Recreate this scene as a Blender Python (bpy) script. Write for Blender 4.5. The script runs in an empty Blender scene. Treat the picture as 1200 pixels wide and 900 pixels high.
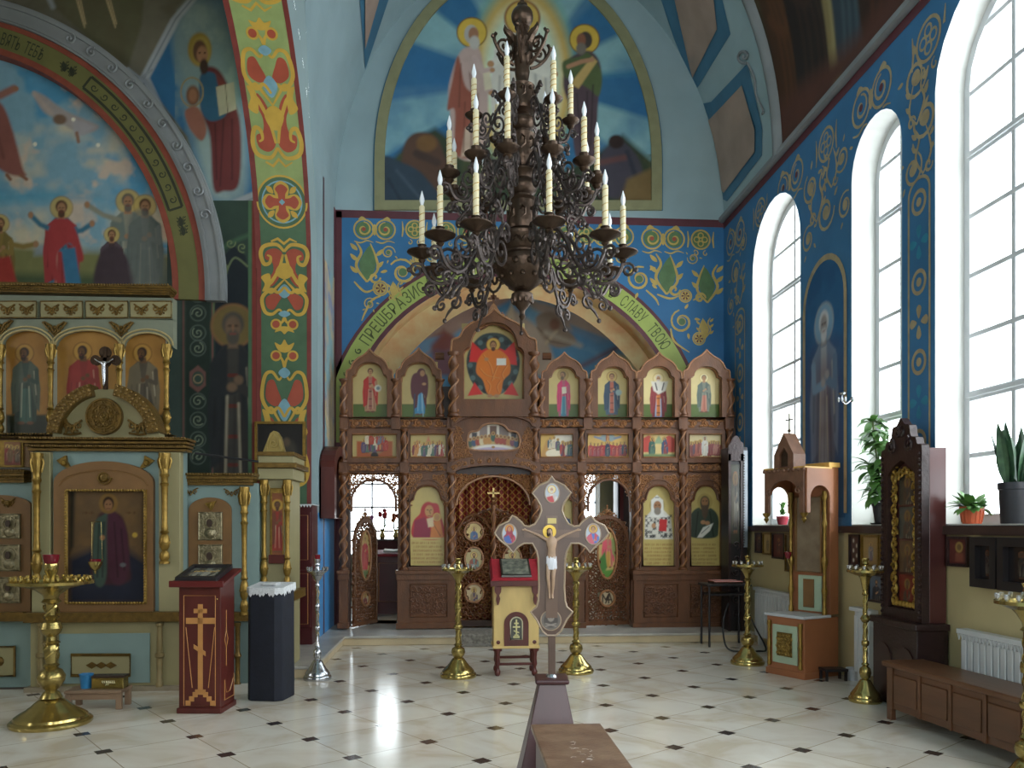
import bpy, bmesh, math, random
import numpy as np
from mathutils import Vector, Matrix
from mathutils.geometry import delaunay_2d_cdt
random.seed(7)
rng = np.random.default_rng(7)
PI = math.pi
SC = bpy.context.scene
COL = SC.collection
FOC, CX, HY, EYE, YAW = 950.0, 600.0, 617.0, 1.65, math.radians(4)
_c, _s = math.cos(YAW), math.sin(YAW)
def ray(px, py):
    a, b = (px - CX) / FOC, (HY - py) / FOC
    return Vector((a * _c + _s, -a * _s + _c, b))
def pY(px, py, Y):
    d = ray(px, py); t = Y / d.y
    return Vector((d.x * t, Y, EYE + d.z * t))
def pX(px, py, X):
    d = ray(px, py); t = X / d.x
    return Vector((X, d.y * t, EYE + d.z * t))
def pZ(px, py, Z=0.0):
    d = ray(px, py); t = (Z - EYE) / d.z
    return Vector((d.x * t, d.y * t, Z))
def pD(px, py, D):
    d = ray(px, py)
    return Vector((d.x * D, d.y * D, EYE + d.z * D))
def lin(h):
    if isinstance(h, str):
        h = h.lstrip('#'); v = [int(h[i:i + 2], 16) / 255 for i in (0, 2, 4)]
    else:
        v = list(h)
    return np.array([x / 12.92 if x <= .04045 else ((x + .055) / 1.055) ** 2.4 for x in v], dtype=np.float64)
MATS = {}
def mat(name, col, rough=.55, metal=0.0, var=.18, scale=6.0, bump=0.0, bscale=None, spec=.5, stretch=None, coat=0.0, col2=None):
    if name in MATS: return MATS[name]
    m = bpy.data.materials.new(name); m.use_nodes = True
    nt = m.node_tree; N = nt.nodes; L = nt.links
    b = N['Principled BSDF']
    b.inputs['Roughness'].default_value = rough
    b.inputs['Metallic'].default_value = metal
    b.inputs['Specular IOR Level'].default_value = spec
    b.inputs['Coat Weight'].default_value = coat
    tc = N.new('ShaderNodeTexCoord'); mp = N.new('ShaderNodeMapping')
    L.new(tc.outputs['Object'], mp.inputs['Vector'])
    if stretch: mp.inputs['Scale'].default_value = stretch
    nz = N.new('ShaderNodeTexNoise'); nz.inputs['Scale'].default_value = scale; nz.inputs['Detail'].default_value = 4
    L.new(mp.outputs['Vector'], nz.inputs['Vector'])
    rp = N.new('ShaderNodeValToRGB')
    c = lin(col); d = lin(col2) if col2 is not None else c * (1 + var)
    a0 = c * (1 - var) if col2 is None else c
    rp.color_ramp.elements[0].position = .3; rp.color_ramp.elements[1].position = .72
    rp.color_ramp.elements[0].color = (*np.clip(a0, 0, 1), 1); rp.color_ramp.elements[1].color = (*np.clip(d, 0, 1), 1)
    L.new(nz.outputs['Fac'], rp.inputs['Fac']); L.new(rp.outputs['Color'], b.inputs['Base Color'])
    if bump:
        n2 = N.new('ShaderNodeTexNoise'); n2.inputs['Scale'].default_value = bscale or scale * 4; n2.inputs['Detail'].default_value = 3
        L.new(mp.outputs['Vector'], n2.inputs['Vector'])
        bp = N.new('ShaderNodeBump'); bp.inputs['Strength'].default_value = bump; bp.inputs['Distance'].default_value = .02
        L.new(n2.outputs['Fac'], bp.inputs['Height']); L.new(bp.outputs['Normal'], b.inputs['Normal'])
    MATS[name] = m
    return m
def painted_mat(name, rough=.5, spec=.3, metal=0.0):
    if name in MATS: return MATS[name]
    m = bpy.data.materials.new(name); m.use_nodes = True
    nt = m.node_tree; b = nt.nodes['Principled BSDF']
    b.inputs['Roughness'].default_value = rough; b.inputs['Specular IOR Level'].default_value = spec; b.inputs['Metallic'].default_value = metal
    a = nt.nodes.new('ShaderNodeVertexColor'); a.layer_name = 'paint'
    nt.links.new(a.outputs['Color'], b.inputs['Base Color'])
    MATS[name] = m
    return m
def world_of(o):
    m = Matrix.Identity(4)
    while o is not None:
        m = o.matrix_basis @ m; o = o.parent
    return m
def tag(o, label=None, cat=None, group=None, kind=None):
    if label: o['label'] = label
    if cat: o['category'] = cat
    if group: o['group'] = group
    if kind: o['kind'] = kind
    return o
def thing(name, label, cat, loc=(0, 0, 0), rz=0.0, group=None):
    o = bpy.data.objects.new(name, None); COL.objects.link(o)
    o.empty_display_size = .1
    o.location = loc; o.rotation_euler = (0, 0, rz)
    return tag(o, label, cat, group)
def copy_tree(o, loc=None, rz=None, label=None, group=None, parent=None):
    c = o.copy(); COL.objects.link(c)
    if parent is not None: c.parent = parent
    if loc is not None: c.location = loc
    if rz is not None: c.rotation_euler = (0, 0, rz)
    if label: c['label'] = label
    if group: c['group'] = group
    for ch in list(o.children): copy_tree(ch, parent=c)
    return c
class MB:
    def __init__(s): s.v = []; s.f = []; s.m = []; s.sm = []
    def add(s, vs, fs, m=0, smooth=False):
        n = len(s.v); s.v.extend([tuple(p) for p in vs])
        for f in fs:
            s.f.append(tuple(i + n for i in f)); s.m.append(m); s.sm.append(smooth)
        return s
    def box(s, x0, x1, y0, y1, z0, z1, m=0):
        if x0 > x1: x0, x1 = x1, x0
        if y0 > y1: y0, y1 = y1, y0
        if z0 > z1: z0, z1 = z1, z0
        v = [(x0, y0, z0), (x1, y0, z0), (x1, y1, z0), (x0, y1, z0), (x0, y0, z1), (x1, y0, z1), (x1, y1, z1), (x0, y1, z1)]
        return s.add(v, [(0, 3, 2, 1), (4, 5, 6, 7), (0, 1, 5, 4), (1, 2, 6, 5), (2, 3, 7, 6), (3, 0, 4, 7)], m)
    def hexa(s, bot, top, m=0):       # two quads, both counter-clockwise seen from above
        return s.add(list(bot) + list(top), [(0, 3, 2, 1), (4, 5, 6, 7), (0, 1, 5, 4), (1, 2, 6, 5), (2, 3, 7, 6), (3, 0, 4, 7)], m)
    def tube(s, pts, r, n=6, closed=False, m=0, flat=1.0):
        P = [Vector(p) for p in pts]; k = len(P)
        if k < 2: return s
        R = [r] * k if not hasattr(r, '__len__') else list(r)
        T = []
        for i in range(k):
            a = P[(i - 1) % k] if (closed or i > 0) else P[i]
            b = P[(i + 1) % k] if (closed or i < k - 1) else P[i]
            t = b - a
            T.append(t.normalized() if t.length > 1e-9 else Vector((0, 0, 1)))
        ref = Vector((0, 0, 1)) if abs(T[0].z) < .9 else Vector((0, 1, 0))
        nrm = (ref - T[0] * ref.dot(T[0])).normalized()
        vs = []
        for i in range(k):
            nrm = nrm - T[i] * nrm.dot(T[i])
            nrm = nrm.normalized() if nrm.length > 1e-6 else T[i].orthogonal().normalized()
            bi = T[i].cross(nrm)
            for j in range(n):
                a = 2 * PI * j / n
                vs.append(P[i] + (nrm * math.cos(a) + bi * math.sin(a) * flat) * R[i])
        fs = []
        for i in range(k if closed else k - 1):
            i2 = (i + 1) % k
            for j in range(n):
                j2 = (j + 1) % n
                fs.append((i * n + j, i * n + j2, i2 * n + j2, i2 * n + j))
        s.add(vs, fs, m, True)
        if not closed:
            s.add(vs[:n], [tuple(reversed(range(n)))], m); s.add(vs[-n:], [tuple(range(n))], m)
        return s
    def lathe(s, prof, c=(0, 0, 0), n=24, m=0, a0=0.0):
        vs = []; k = len(prof)
        for r, z in prof:
            for j in range(n):
                a = 2 * PI * j / n + a0
                vs.append((c[0] + r * math.cos(a), c[1] + r * math.sin(a), c[2] + z))
        fs = []
        for i in range(k - 1):
            for j in range(n):
                j2 = (j + 1) % n
                fs.append((i * n + j, i * n + j2, (i + 1) * n + j2, (i + 1) * n + j))
        if prof[0][0] > 1e-5: fs.append(tuple(reversed(range(n))))
        if prof[-1][0] > 1e-5: fs.append(tuple((k - 1) * n + j for j in range(n)))
        return s.add(vs, fs, m, True)
    def ball(s, c, r, n=10, m=0, sz=1.0, sx=1.0, sy=1.0):
        vs = []; fs = []; k = max(4, n // 2)
        for i in range(k + 1):
            th = PI * i / k
            for j in range(n):
                a = 2 * PI * j / n
                vs.append((c[0] + r * sx * math.sin(th) * math.cos(a), c[1] + r * sy * math.sin(th) * math.sin(a), c[2] - r * sz * math.cos(th)))
        for i in range(k):
            for j in range(n):
                j2 = (j + 1) % n
                fs.append((i * n + j, i * n + j2, (i + 1) * n + j2, (i + 1) * n + j))
        return s.add(vs, fs, m, True)
    def prism(s, poly, d0, d1, fr, holes=(), m=0, side_m=None, back=True):
        """extrude the 2-D outline (with holes) from depth d0 to d1; fr(u, v, d) gives the 3-D point. d0 is the front"""
        loops = [list(poly)] + [list(h) for h in holes]
        tri_v, tris = fill2d(loops)
        s.add([fr(u, v, d0) for u, v in tri_v], tris, m)
        if back: s.add([fr(u, v, d1) for u, v in tri_v], [tuple(reversed(t)) for t in tris], m)
        for li, lp in enumerate(loops):
            a = sum(lp[i][0] * lp[(i + 1) % len(lp)][1] - lp[(i + 1) % len(lp)][0] * lp[i][1] for i in range(len(lp)))
            if (a < 0) == (li == 0): lp = lp[::-1]
            k = len(lp)
            vs = [fr(u, v, d0) for u, v in lp] + [fr(u, v, d1) for u, v in lp]
            s.add(vs, [(i, k + i, k + (i + 1) % k, (i + 1) % k) for i in range(k)], m if side_m is None else side_m)
        return s
    def molding(s, path, w, t, fr, d, m=0, closed=False):
        """a rounded strip of width w standing t proud of depth d along a 2-D path"""
        s.tube([fr(u, v, d - t * .2) for u, v in path], w / 2, 6, closed, m)
        return s
    def build(s, name, mats, parent=None, world=True, bevel=0.0, ang=38, label=None):
        me = bpy.data.meshes.new(name)
        vs = s.v
        if parent is not None and world:
            inv = world_of(parent).inverted()
            vs = [tuple(inv @ Vector(p)) for p in vs]
        me.from_pydata(vs, [], s.f)
        if not isinstance(mats, (list, tuple)): mats = [mats]
        for mm in mats: me.materials.append(mm)
        me.polygons.foreach_set('material_index', s.m)
        me.polygons.foreach_set('use_smooth', s.sm)
        me.update()
        if any(s.sm): me.set_sharp_from_angle(angle=math.radians(ang))
        o = bpy.data.objects.new(name, me); COL.objects.link(o)
        if parent is not None: o.parent = parent
        if bevel:
            bv = o.modifiers.new('bevel', 'BEVEL'); bv.width = bevel; bv.segments = 2; bv.limit_method = 'ANGLE'; bv.angle_limit = math.radians(50)
        if label: o['label'] = label
        return o
def inside(p, loop):
    x, y = p; r = False; n = len(loop)
    for i in range(n):
        x1, y1 = loop[i]; x2, y2 = loop[(i + 1) % n]
        if (y1 > y) != (y2 > y) and x < (x2 - x1) * (y - y1) / (y2 - y1) + x1: r = not r
    return r
def fill2d(loops, extra=()):
    vs = []; es = []
    for lp in loops:
        n = len(vs); k = len(lp)
        vs += [Vector((float(a), float(b))) for a, b in lp]; es += [(n + i, n + (i + 1) % k) for i in range(k)]
    vs += [Vector((float(a), float(b))) for a, b in extra]
    ov, oe, of, _, _, _ = delaunay_2d_cdt(vs, es, [], 0, 1e-7)
    out = []
    for f in of:
        c = sum((ov[i] for i in f), Vector((0, 0))) / len(f)
        if sum(inside((c.x, c.y), lp) for lp in loops) % 2 == 1:
            a = (ov[f[1]] - ov[f[0]]).cross(ov[f[2]] - ov[f[0]])
            out.append(tuple(f) if a > 0 else tuple(reversed(f)))
    return [(v.x, v.y) for v in ov], out
def FY(y0, sgn=1):            # frontal frame: u -> X, v -> Z, depth d goes into the room (+Y)
    return lambda u, v, d: (u, y0 + d * sgn, v)
def arc(cx, cy, rx, ry, a0, a1, n=16):
    return [(cx + rx * math.cos(math.radians(a0 + (a1 - a0) * i / n)), cy + ry * math.sin(math.radians(a0 + (a1 - a0) * i / n))) for i in range(n + 1)]
def spline(pts, n=8, closed=False):
    P = [np.array(p, float) for p in pts]; k = len(P); out = []
    rngk = range(k if closed else k - 1)
    for i in rngk:
        p1, p2 = P[i], P[(i + 1) % k]
        p0 = P[(i - 1) % k] if (closed or i > 0) else p1
        p3 = P[(i + 2) % k] if (closed or i < k - 2) else p2
        for j in range(n):
            t = j / n
            out.append(tuple(.5 * (2 * p1 + (p2 - p0) * t + (2 * p0 - 5 * p1 + 4 * p2 - p3) * t * t + (3 * p1 - p0 - 3 * p2 + p3) * t ** 3)))
    if not closed: out.append(tuple(P[-1]))
    return out
def spiral(cx, cy, r, turns=1.6, a0=0.0, sgn=1, n=22, rin=.12):
    """runs from the outer end at angle a0 (radians) inwards"""
    return [(cx + r * (1 - (1 - rin) * i / n) * math.cos(a0 + sgn * turns * 2 * PI * i / n), cy + r * (1 - (1 - rin) * i / n) * math.sin(a0 + sgn * turns * 2 * PI * i / n)) for i in range(n + 1)]
def ogee(w, zs, zt, n=10, notch=.08):
    """trefoil keel arch outline from (-w, zs) over the peak (0, zt) to (w, zs)"""
    h = zt - zs
    right = spline([(w, zs), (w * .98, zs + h * .22), (w * (1 - notch * .6), zs + h * .34), (w * .80, zs + h * .40), (w * .70, zs + h * .56), (w * .52, zs + h * .70), (w * .28, zs + h * .80), (w * .1, zs + h * .91), (0, zt)], 4)
    return right[:-1] + [(0, zt)] + [(-a, b) for a, b in reversed(right[:-1])]
def trefoil(w, zs, zt, n=8):
    """round-headed opening with small shoulders"""
    h = zt - zs
    r = spline([(w, zs), (w, zs + h * .18), (w * .9, zs + h * .30), (w * .80, zs + h * .34), (w * .76, zs + h * .5), (w * .62, zs + h * .76), (w * .34, zs + h * .95), (0, zt)], 4)
    return r[:-1] + [(0, zt)] + [(-a, b) for a, b in reversed(r[:-1])]
_TXT = {}
def glyph(ch):
    if ch not in _TXT:
        cu = bpy.data.curves.new('t', 'FONT'); cu.body = ch; cu.resolution_u = 3
        ob = bpy.data.objects.new('t', cu); COL.objects.link(ob)
        dg = bpy.context.evaluated_depsgraph_get(); ev = ob.evaluated_get(dg); me = ev.to_mesh()
        vs = [(v.co.x, v.co.y) for v in me.vertices]; fs = [tuple(p.vertices) for p in me.polygons]
        ev.to_mesh_clear(); bpy.data.objects.remove(ob); bpy.data.curves.remove(cu)
        w = (max(v[0] for v in vs) - min(v[0] for v in vs)) if vs else .3
        x0 = min((v[0] for v in vs), default=0)
        _TXT[ch] = ([(a - x0, b) for a, b in vs], fs, w)
    return _TXT[ch]
def arc_text(mb, text, cx, cy, r, a0, a1, height, fr, d, m, squeeze=None):
    """letters standing on a circle of radius r between angles a0 and a1 (degrees, clockwise reading when a0 > a1)"""
    ws = [glyph(c)[2] if c != ' ' else .35 for c in text]
    tot = sum(ws) + .16 * len(ws)
    length = abs(math.radians(a1 - a0)) * r
    sx = length / tot; sz = height / .73
    pos = 0
    for c, w in zip(text, ws):
        if c != ' ':
            vs, fs, _ = glyph(c); out = []
            for x, y in vs:
                a = math.radians(a0) + math.copysign(1, a1 - a0) * (pos + x) * sx / r
                rr = r + y * sz
                out.append(fr(cx + rr * math.cos(a), cy + rr * math.sin(a), d))
            mb.add(out, fs, m)
        pos += w + .16
_EP = [0]
def _eps(d):
    _EP[0] += 1; return d - 2e-5 * (_EP[0] % 25)
def ribbon(mb, pts, w, fr, d, m=0, taper=True):
    d = _eps(d)
    P = [np.array(p[:2], float) for p in pts]; k = len(P)
    if k < 2: return
    L = []; R = []
    for i in range(k):
        t = P[min(i + 1, k - 1)] - P[max(i - 1, 0)]
        ln = np.hypot(*t); t = t / (ln if ln > 1e-9 else 1)
        q = np.array((-t[1], t[0]))
        ww = w * (.35 + .65 * math.sin(PI * min(1, .12 + .88 * i / (k - 1)))) if taper else w
        L.append(P[i] + q * ww / 2); R.append(P[i] - q * ww / 2)
    vs = [fr(*p, d) for p in L] + [fr(*p, d) for p in R]
    mb.add(vs, [(i, k + i, k + i + 1, i + 1) for i in range(k - 1)], m)
def blob(mb, pts, fr, d, m=0, sm=True):
    d = _eps(d)
    lp = spline(pts, 4, True) if sm else list(pts)
    v, t = fill2d([lp]); mb.add([fr(a, b, d) for a, b in v], t, m)
def disc(mb, cx, cy, r, fr, d, m=0, r0=0, n=24, ry=None):
    d = _eps(d)
    ry = ry or r
    if r0:
        o = [fr(cx + r * math.cos(2 * PI * i / n), cy + ry * math.sin(2 * PI * i / n), d) for i in range(n)]
        q = [fr(cx + r0 * math.cos(2 * PI * i / n), cy + r0 * ry / r * math.sin(2 * PI * i / n), d) for i in range(n)]
        mb.add(o + q, [(i, (i + 1) % n, n + (i + 1) % n, n + i) for i in range(n)], m)
    elif r > .15:                      # large discs follow the curve of what they are painted on
        for a, b in ((1, .66), (.66, .33), (.33, .02)): disc(mb, cx, cy, r * a, fr, d, m, r * b, n, ry * a)
    else:
        mb.add([fr(cx + r * math.cos(2 * PI * i / n), cy + ry * math.sin(2 * PI * i / n), d) for i in range(n)], [tuple(range(n))], m)
class Cv:
    def __init__(s, x0, y0, x1, y1, step, bg):
        s.nx = max(2, int(round(abs(x1 - x0) / step)) + 1); s.ny = max(2, int(round(abs(y1 - y0) / step)) + 1)
        s.b = (x0, y0, x1, y1); s.st = step
        s.X, s.Y = np.meshgrid(np.linspace(x0, x1, s.nx), np.linspace(y0, y1, s.ny))
        s.c = np.empty((s.ny, s.nx, 3)); s.c[:] = lin(bg)
    def _win(s, xa, ya, xb, yb):
        x0, y0, x1, y1 = s.b
        i0 = int((min(xa, xb) - x0) / (x1 - x0) * (s.nx - 1)) - 2; i1 = int((max(xa, xb) - x0) / (x1 - x0) * (s.nx - 1)) + 3
        j = sorted(((ya - y0) / (y1 - y0) * (s.ny - 1), (yb - y0) / (y1 - y0) * (s.ny - 1)))
        return slice(max(0, int(j[0]) - 2), max(0, min(s.ny, int(j[1]) + 3))), slice(max(0, i0), max(0, min(s.nx, i1)))
    def mix(s, w, mask, col, a):
        k = (mask * a)[..., None]
        s.c[w] = s.c[w] * (1 - k) + (lin(col) if not isinstance(col, np.ndarray) else col) * k
    def poly(s, pts, col, soft=.8, a=1.0, sm=False):
        if sm: pts = spline(pts, 6, True)
        P = np.array(pts, float)
        w = s._win(P[:, 0].min() - soft * 2, P[:, 1].min() - soft * 2, P[:, 0].max() + soft * 2, P[:, 1].max() + soft * 2)
        X, Y = s.X[w], s.Y[w]
        if X.size == 0: return s
        ins = np.zeros(X.shape, bool); d2 = np.full(X.shape, 1e18)
        for i in range(len(P)):
            x1, y1 = P[i]; x2, y2 = P[(i + 1) % len(P)]
            if y1 != y2: ins ^= ((y1 > Y) != (y2 > Y)) & (X < (x2 - x1) * (Y - y1) / (y2 - y1) + x1)
            dx, dy = x2 - x1, y2 - y1; q = dx * dx + dy * dy + 1e-12
            t = np.clip(((X - x1) * dx + (Y - y1) * dy) / q, 0, 1)
            d2 = np.minimum(d2, (X - x1 - t * dx) ** 2 + (Y - y1 - t * dy) ** 2)
        d = np.sqrt(d2) * np.where(ins, 1, -1)
        s.mix(w, np.clip(d / (2 * soft) + .5, 0, 1), col, a); return s
    def ell(s, cx, cy, rx, ry, col, soft=.8, a=1.0, rot=0):
        r = max(rx, ry) + soft * 2
        w = s._win(cx - r, cy - r, cx + r, cy + r); X, Y = s.X[w] - cx, s.Y[w] - cy
        if X.size == 0: return s
        if rot:
            c, q = math.cos(math.radians(rot)), math.sin(math.radians(rot)); X, Y = X * c + Y * q, -X * q + Y * c
        d = (1 - np.sqrt((X / rx) ** 2 + (Y / ry) ** 2)) * min(rx, ry)
        s.mix(w, np.clip(d / (2 * soft) + .5, 0, 1), col, a); return s
    def line(s, pts, wd, col, soft=.5, a=1.0, sm=False):
        if sm: pts = spline(pts, 6)
        P = np.array(pts, float); r = wd + soft * 2
        w = s._win(P[:, 0].min() - r, P[:, 1].min() - r, P[:, 0].max() + r, P[:, 1].max() + r); X, Y = s.X[w], s.Y[w]
        if X.size == 0: return s
        d2 = np.full(X.shape, 1e18)
        for (x1, y1), (x2, y2) in zip(P[:-1], P[1:]):
            dx, dy = x2 - x1, y2 - y1; q = dx * dx + dy * dy + 1e-12
            t = np.clip(((X - x1) * dx + (Y - y1) * dy) / q, 0, 1)
            d2 = np.minimum(d2, (X - x1 - t * dx) ** 2 + (Y - y1 - t * dy) ** 2)
        s.mix(w, np.clip((wd / 2 - np.sqrt(d2)) / (2 * soft) + .5, 0, 1), col, a); return s
    def ring(s, cx, cy, r, wd, col, a=1.0, ry=None):
        n = 28; ry = ry or r
        return s.line([(cx + r * math.cos(2 * PI * i / n), cy + ry * math.sin(2 * PI * i / n)) for i in range(n + 1)], wd, col, a=a)
    def noise(s, scale, seed=0):
        g = np.random.default_rng(seed); out = np.zeros((s.ny, s.nx)); amp = 1; tot = 0
        for o in range(4):
            cell = scale / 2 ** o
            gx = int(abs(s.b[2] - s.b[0]) / cell) + 3; gy = int(abs(s.b[3] - s.b[1]) / cell) + 3
            G = g.random((gy, gx))
            u = np.linspace(0, abs(s.b[2] - s.b[0]) / cell, s.nx); v = np.linspace(0, abs(s.b[3] - s.b[1]) / cell, s.ny)
            iu = u.astype(int); iv = v.astype(int); fu = u - iu; fv = v - iv
            fu = fu * fu * (3 - 2 * fu); fv = fv * fv * (3 - 2 * fv)
            a = G[np.ix_(iv, iu)] * (1 - fu) + G[np.ix_(iv, iu + 1)] * fu
            b = G[np.ix_(iv + 1, iu)] * (1 - fu) + G[np.ix_(iv + 1, iu + 1)] * fu
            out += amp * (a * (1 - fv)[:, None] + b * fv[:, None]); tot += amp; amp *= .55
        return out / tot
    def mottle(s, amt, scale, seed=1):
        s.c *= (1 + amt * (s.noise(scale, seed) - .5) * 2)[..., None]; s.c = np.clip(s.c, 0, 1); return s
    def cloud(s, col, scale, seed, lo=.5, hi=.65, a=1.0, mask=None):
        k = np.clip((s.noise(scale, seed) - lo) / (hi - lo), 0, 1) * a
        if mask is not None: k = k * mask
        s.c = s.c * (1 - k[..., None]) + lin(col) * k[..., None]; return s
    def text_rows(s, x0, x1, y0, y1, rows, col, seed=0):
        g = random.Random(seed)
        for i in range(rows):
            y = y0 + (y1 - y0) * (i + .5) / rows; x = x0 + g.random() * (x1 - x0) * .12; e = x1 - g.random() * (x1 - x0) * .12
            h = (y1 - y0) / rows * .26
            while x < e:
                s.line([(x, y - h), (x, y + h)], .55, col, soft=.35, a=.8)
                if g.random() < .6: s.line([(x, y + g.uniform(-h, h)), (x + .9, y)], .5, col, soft=.35, a=.7)
                x += 1.25 if g.random() < .85 else 2.2
        return s
def panel(cv, name, fr, parent=None, m=None, keep=None, back=None, label=None, thick=.012):
    """turn a canvas into a painted panel. fr(u, v, d) gives the 3-D point of canvas point (u, v)"""
    ny, nx = cv.ny, cv.nx
    vs = [fr(x, y, 0) for x, y in zip(cv.X.ravel(), cv.Y.ravel())]
    cols = cv.c.reshape(-1, 3)
    fs = []
    idx = np.arange(ny * nx).reshape(ny, nx)
    K = None
    if keep is not None:
        mx = (cv.X[:-1, :-1] + cv.X[1:, 1:]) / 2; my = (cv.Y[:-1, :-1] + cv.Y[1:, 1:]) / 2
        K = keep(mx, my)
    flip = (cv.b[2] - cv.b[0]) * (cv.b[3] - cv.b[1]) < 0     # canvas y down
    q = np.stack([idx[:-1, :-1], idx[:-1, 1:], idx[1:, 1:], idx[1:, :-1]], -1).reshape(-1, 4)
    if K is not None: q = q[K.ravel()]
    q = q[:, ::-1]                                            # canvas y runs down
    nf = len(vs)
    fs = [tuple(int(i) for i in r) for r in q]
    mi = [0] * len(fs)
    if back is not None:                                      # a board behind the paint
        x0, y0, x1, y1 = cv.b
        b = [fr(x, y, dd) for dd in (0.0, thick) for x, y in ((x0, y0), (x1, y0), (x1, y1), (x0, y1))]
        vs = vs + b
        fs += [tuple(nf + i for i in t) for t in ((4, 5, 6, 7), (0, 1, 5, 4), (1, 2, 6, 5), (2, 3, 7, 6), (3, 0, 4, 7))]; mi += [1] * 5
    me = bpy.data.meshes.new(name)
    if parent is not None:
        inv = world_of(parent).inverted(); vs = [tuple(inv @ Vector(p)) for p in vs]
    me.from_pydata([tuple(v) for v in vs], [], fs)
    at = me.color_attributes.new('paint', 'FLOAT_COLOR', 'POINT')
    full = np.ones((len(vs), 4), np.float32); full[:nf, :3] = np.clip(cols, 0, 1)
    at.data.foreach_set('color', full.ravel())
    me.materials.append(m or painted_mat('icon_paint', .42, .35))
    if back is not None: me.materials.append(back)
    me.polygons.foreach_set('material_index', mi); me.update()
    o = bpy.data.objects.new(name, me); COL.objects.link(o)
    if parent is not None: o.parent = parent
    if label: o['label'] = label
    return o
SKIN, HAIR = '#b98a62', '#4a3324'
def saint(cv, cx, y0, h, robe='#7a2f2a', mantle='#39506e', hem=None, hair=HAIR, halo='#d8b45a', ring='#8a4a2a', turn=0.0, beard=True, book=False, w=1.0, dark=1.0, under=None, veil=False, stole=None, skin=SKIN, feet=True, halo_a=1.0):
    """a standing figure in canvas units; y0 is the top of the head, h the height down to the hem (canvas y down)"""
    u = h / 7.6; k = .022 * h
    X = lambda a: cx + a * u * w
    Y = lambda a: y0 + a * u
    so = max(.4 * cv.st, .06 * u)
    if halo: cv.ell(cx + turn * .1 * u, Y(.5), .95 * u, .95 * u, ring, so, halo_a); cv.ell(cx + turn * .1 * u, Y(.5), .85 * u, .85 * u, halo, so, halo_a)
    cv.poly([(X(-1.05), Y(2.0)), (X(-.5), Y(1.3)), (X(.5), Y(1.3)), (X(1.05), Y(2.0)), (X(1.15), Y(4.2)), (X(.95), Y(7.3)), (X(-.95), Y(7.3)), (X(-1.15), Y(4.2))], robe, so)
    if under: cv.poly([(X(-.45), Y(4.0)), (X(.45), Y(4.0)), (X(.55), Y(7.4)), (X(-.55), Y(7.4))], under, so)
    cv.poly([(X(-1.1), Y(1.9)), (X(-.35), Y(1.3)), (X(-.15), Y(3.0)), (X(-.55), Y(6.2)), (X(-1.2), Y(6.6)), (X(-1.35), Y(4.0))], mantle, so)
    cv.poly([(X(1.1), Y(1.9)), (X(.35), Y(1.3)), (X(.2), Y(2.6)), (X(.9), Y(5.8)), (X(1.25), Y(6.4)), (X(1.35), Y(4.0))], mantle, so)
    if stole: cv.poly([(X(-.28), Y(1.5)), (X(.28), Y(1.5)), (X(.3), Y(7.0)), (X(-.3), Y(7.0))], stole, so); [cv.line([(X(-.2), Y(t)), (X(.2), Y(t))], .16 * u, '#5a2a22') for t in (2.6, 3.9, 5.2, 6.4)]
    for a, b, c, d in ((-.5, 3.2, -.7, 6.9), (.1, 3.5, .05, 7.1), (.55, 3.4, .7, 6.8), (-.9, 2.4, -1.0, 5.2), (.95, 2.4, 1.0, 5.4)):
        cv.line([(X(a), Y(b)), (X(c), Y(d))], .09 * u, '#1c1714', so, .45)
    for a, b, c, d in ((-.3, 3.2, -.4, 6.8), (.75, 2.3, .95, 4.6), (.3, 3.8, .4, 6.8)):
        cv.line([(X(a), Y(b)), (X(c), Y(d))], .08 * u, '#f0e2c0', so, .35)
    cv.line([(X(-1.0), Y(2.2)), (X(-.9), Y(3.3)), (X(.0), Y(3.2))], .42 * u, mantle, so); cv.line([(X(1.0), Y(2.2)), (X(1.0), Y(3.4)), (X(.2), Y(3.0))], .42 * u, robe, so)
    cv.ell(X(-.05), Y(3.1), .22 * u, .2 * u, skin, so); cv.ell(X(.3), Y(2.8), .2 * u, .2 * u, skin, so)
    if book: cv.poly([(X(-.35), Y(2.5)), (X(.5), Y(2.4)), (X(.55), Y(3.5)), (X(-.3), Y(3.6))], '#e6ddc4' if book is True else book, so)
    if feet:
        cv.ell(X(-.4), Y(7.4), .34 * u, .16 * u, '#6a4630', so); cv.ell(X(.4), Y(7.4), .34 * u, .16 * u, '#6a4630', so)
    t = turn * .12 * u
    cv.poly([(X(-.22), Y(.9)), (X(.22), Y(.9)), (X(.26), Y(1.45)), (X(-.26), Y(1.45))], skin, so)
    cv.ell(cx + t, Y(.42), .47 * u, .52 * u, mantle if veil else hair, so)
    if veil: cv.poly([(X(-.5), Y(.3)), (X(.5), Y(.3)), (X(.75), Y(1.6)), (X(-.75), Y(1.6))], mantle, so)
    cv.ell(cx + t * 1.8, Y(.56), .33 * u, .46 * u, skin, so)
    if beard and not veil: cv.ell(cx + t * 1.8, Y(.98), .27 * u, .32 * u, hair, so)
    e = so * .8
    for sx in (-.13, .13): cv.ell(cx + t * 2.4 + sx * u, Y(.5), .07 * u, .045 * u, '#2a1c14', e, .9)
    cv.line([(cx + t * 2.6, Y(.5)), (cx + t * 2.9, Y(.72))], .06 * u, '#8a5e40', e, .7)
    cv.line([(cx + t * 2.2 - .1 * u, Y(.84)), (cx + t * 2.2 + .1 * u, Y(.84))], .07 * u, '#7a3a30', e, .8)
def bust(cv, cx, y0, h, robe, mantle, **k):
    saint(cv, cx, y0, h * 2.1, robe, mantle, feet=False, **k)
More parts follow.
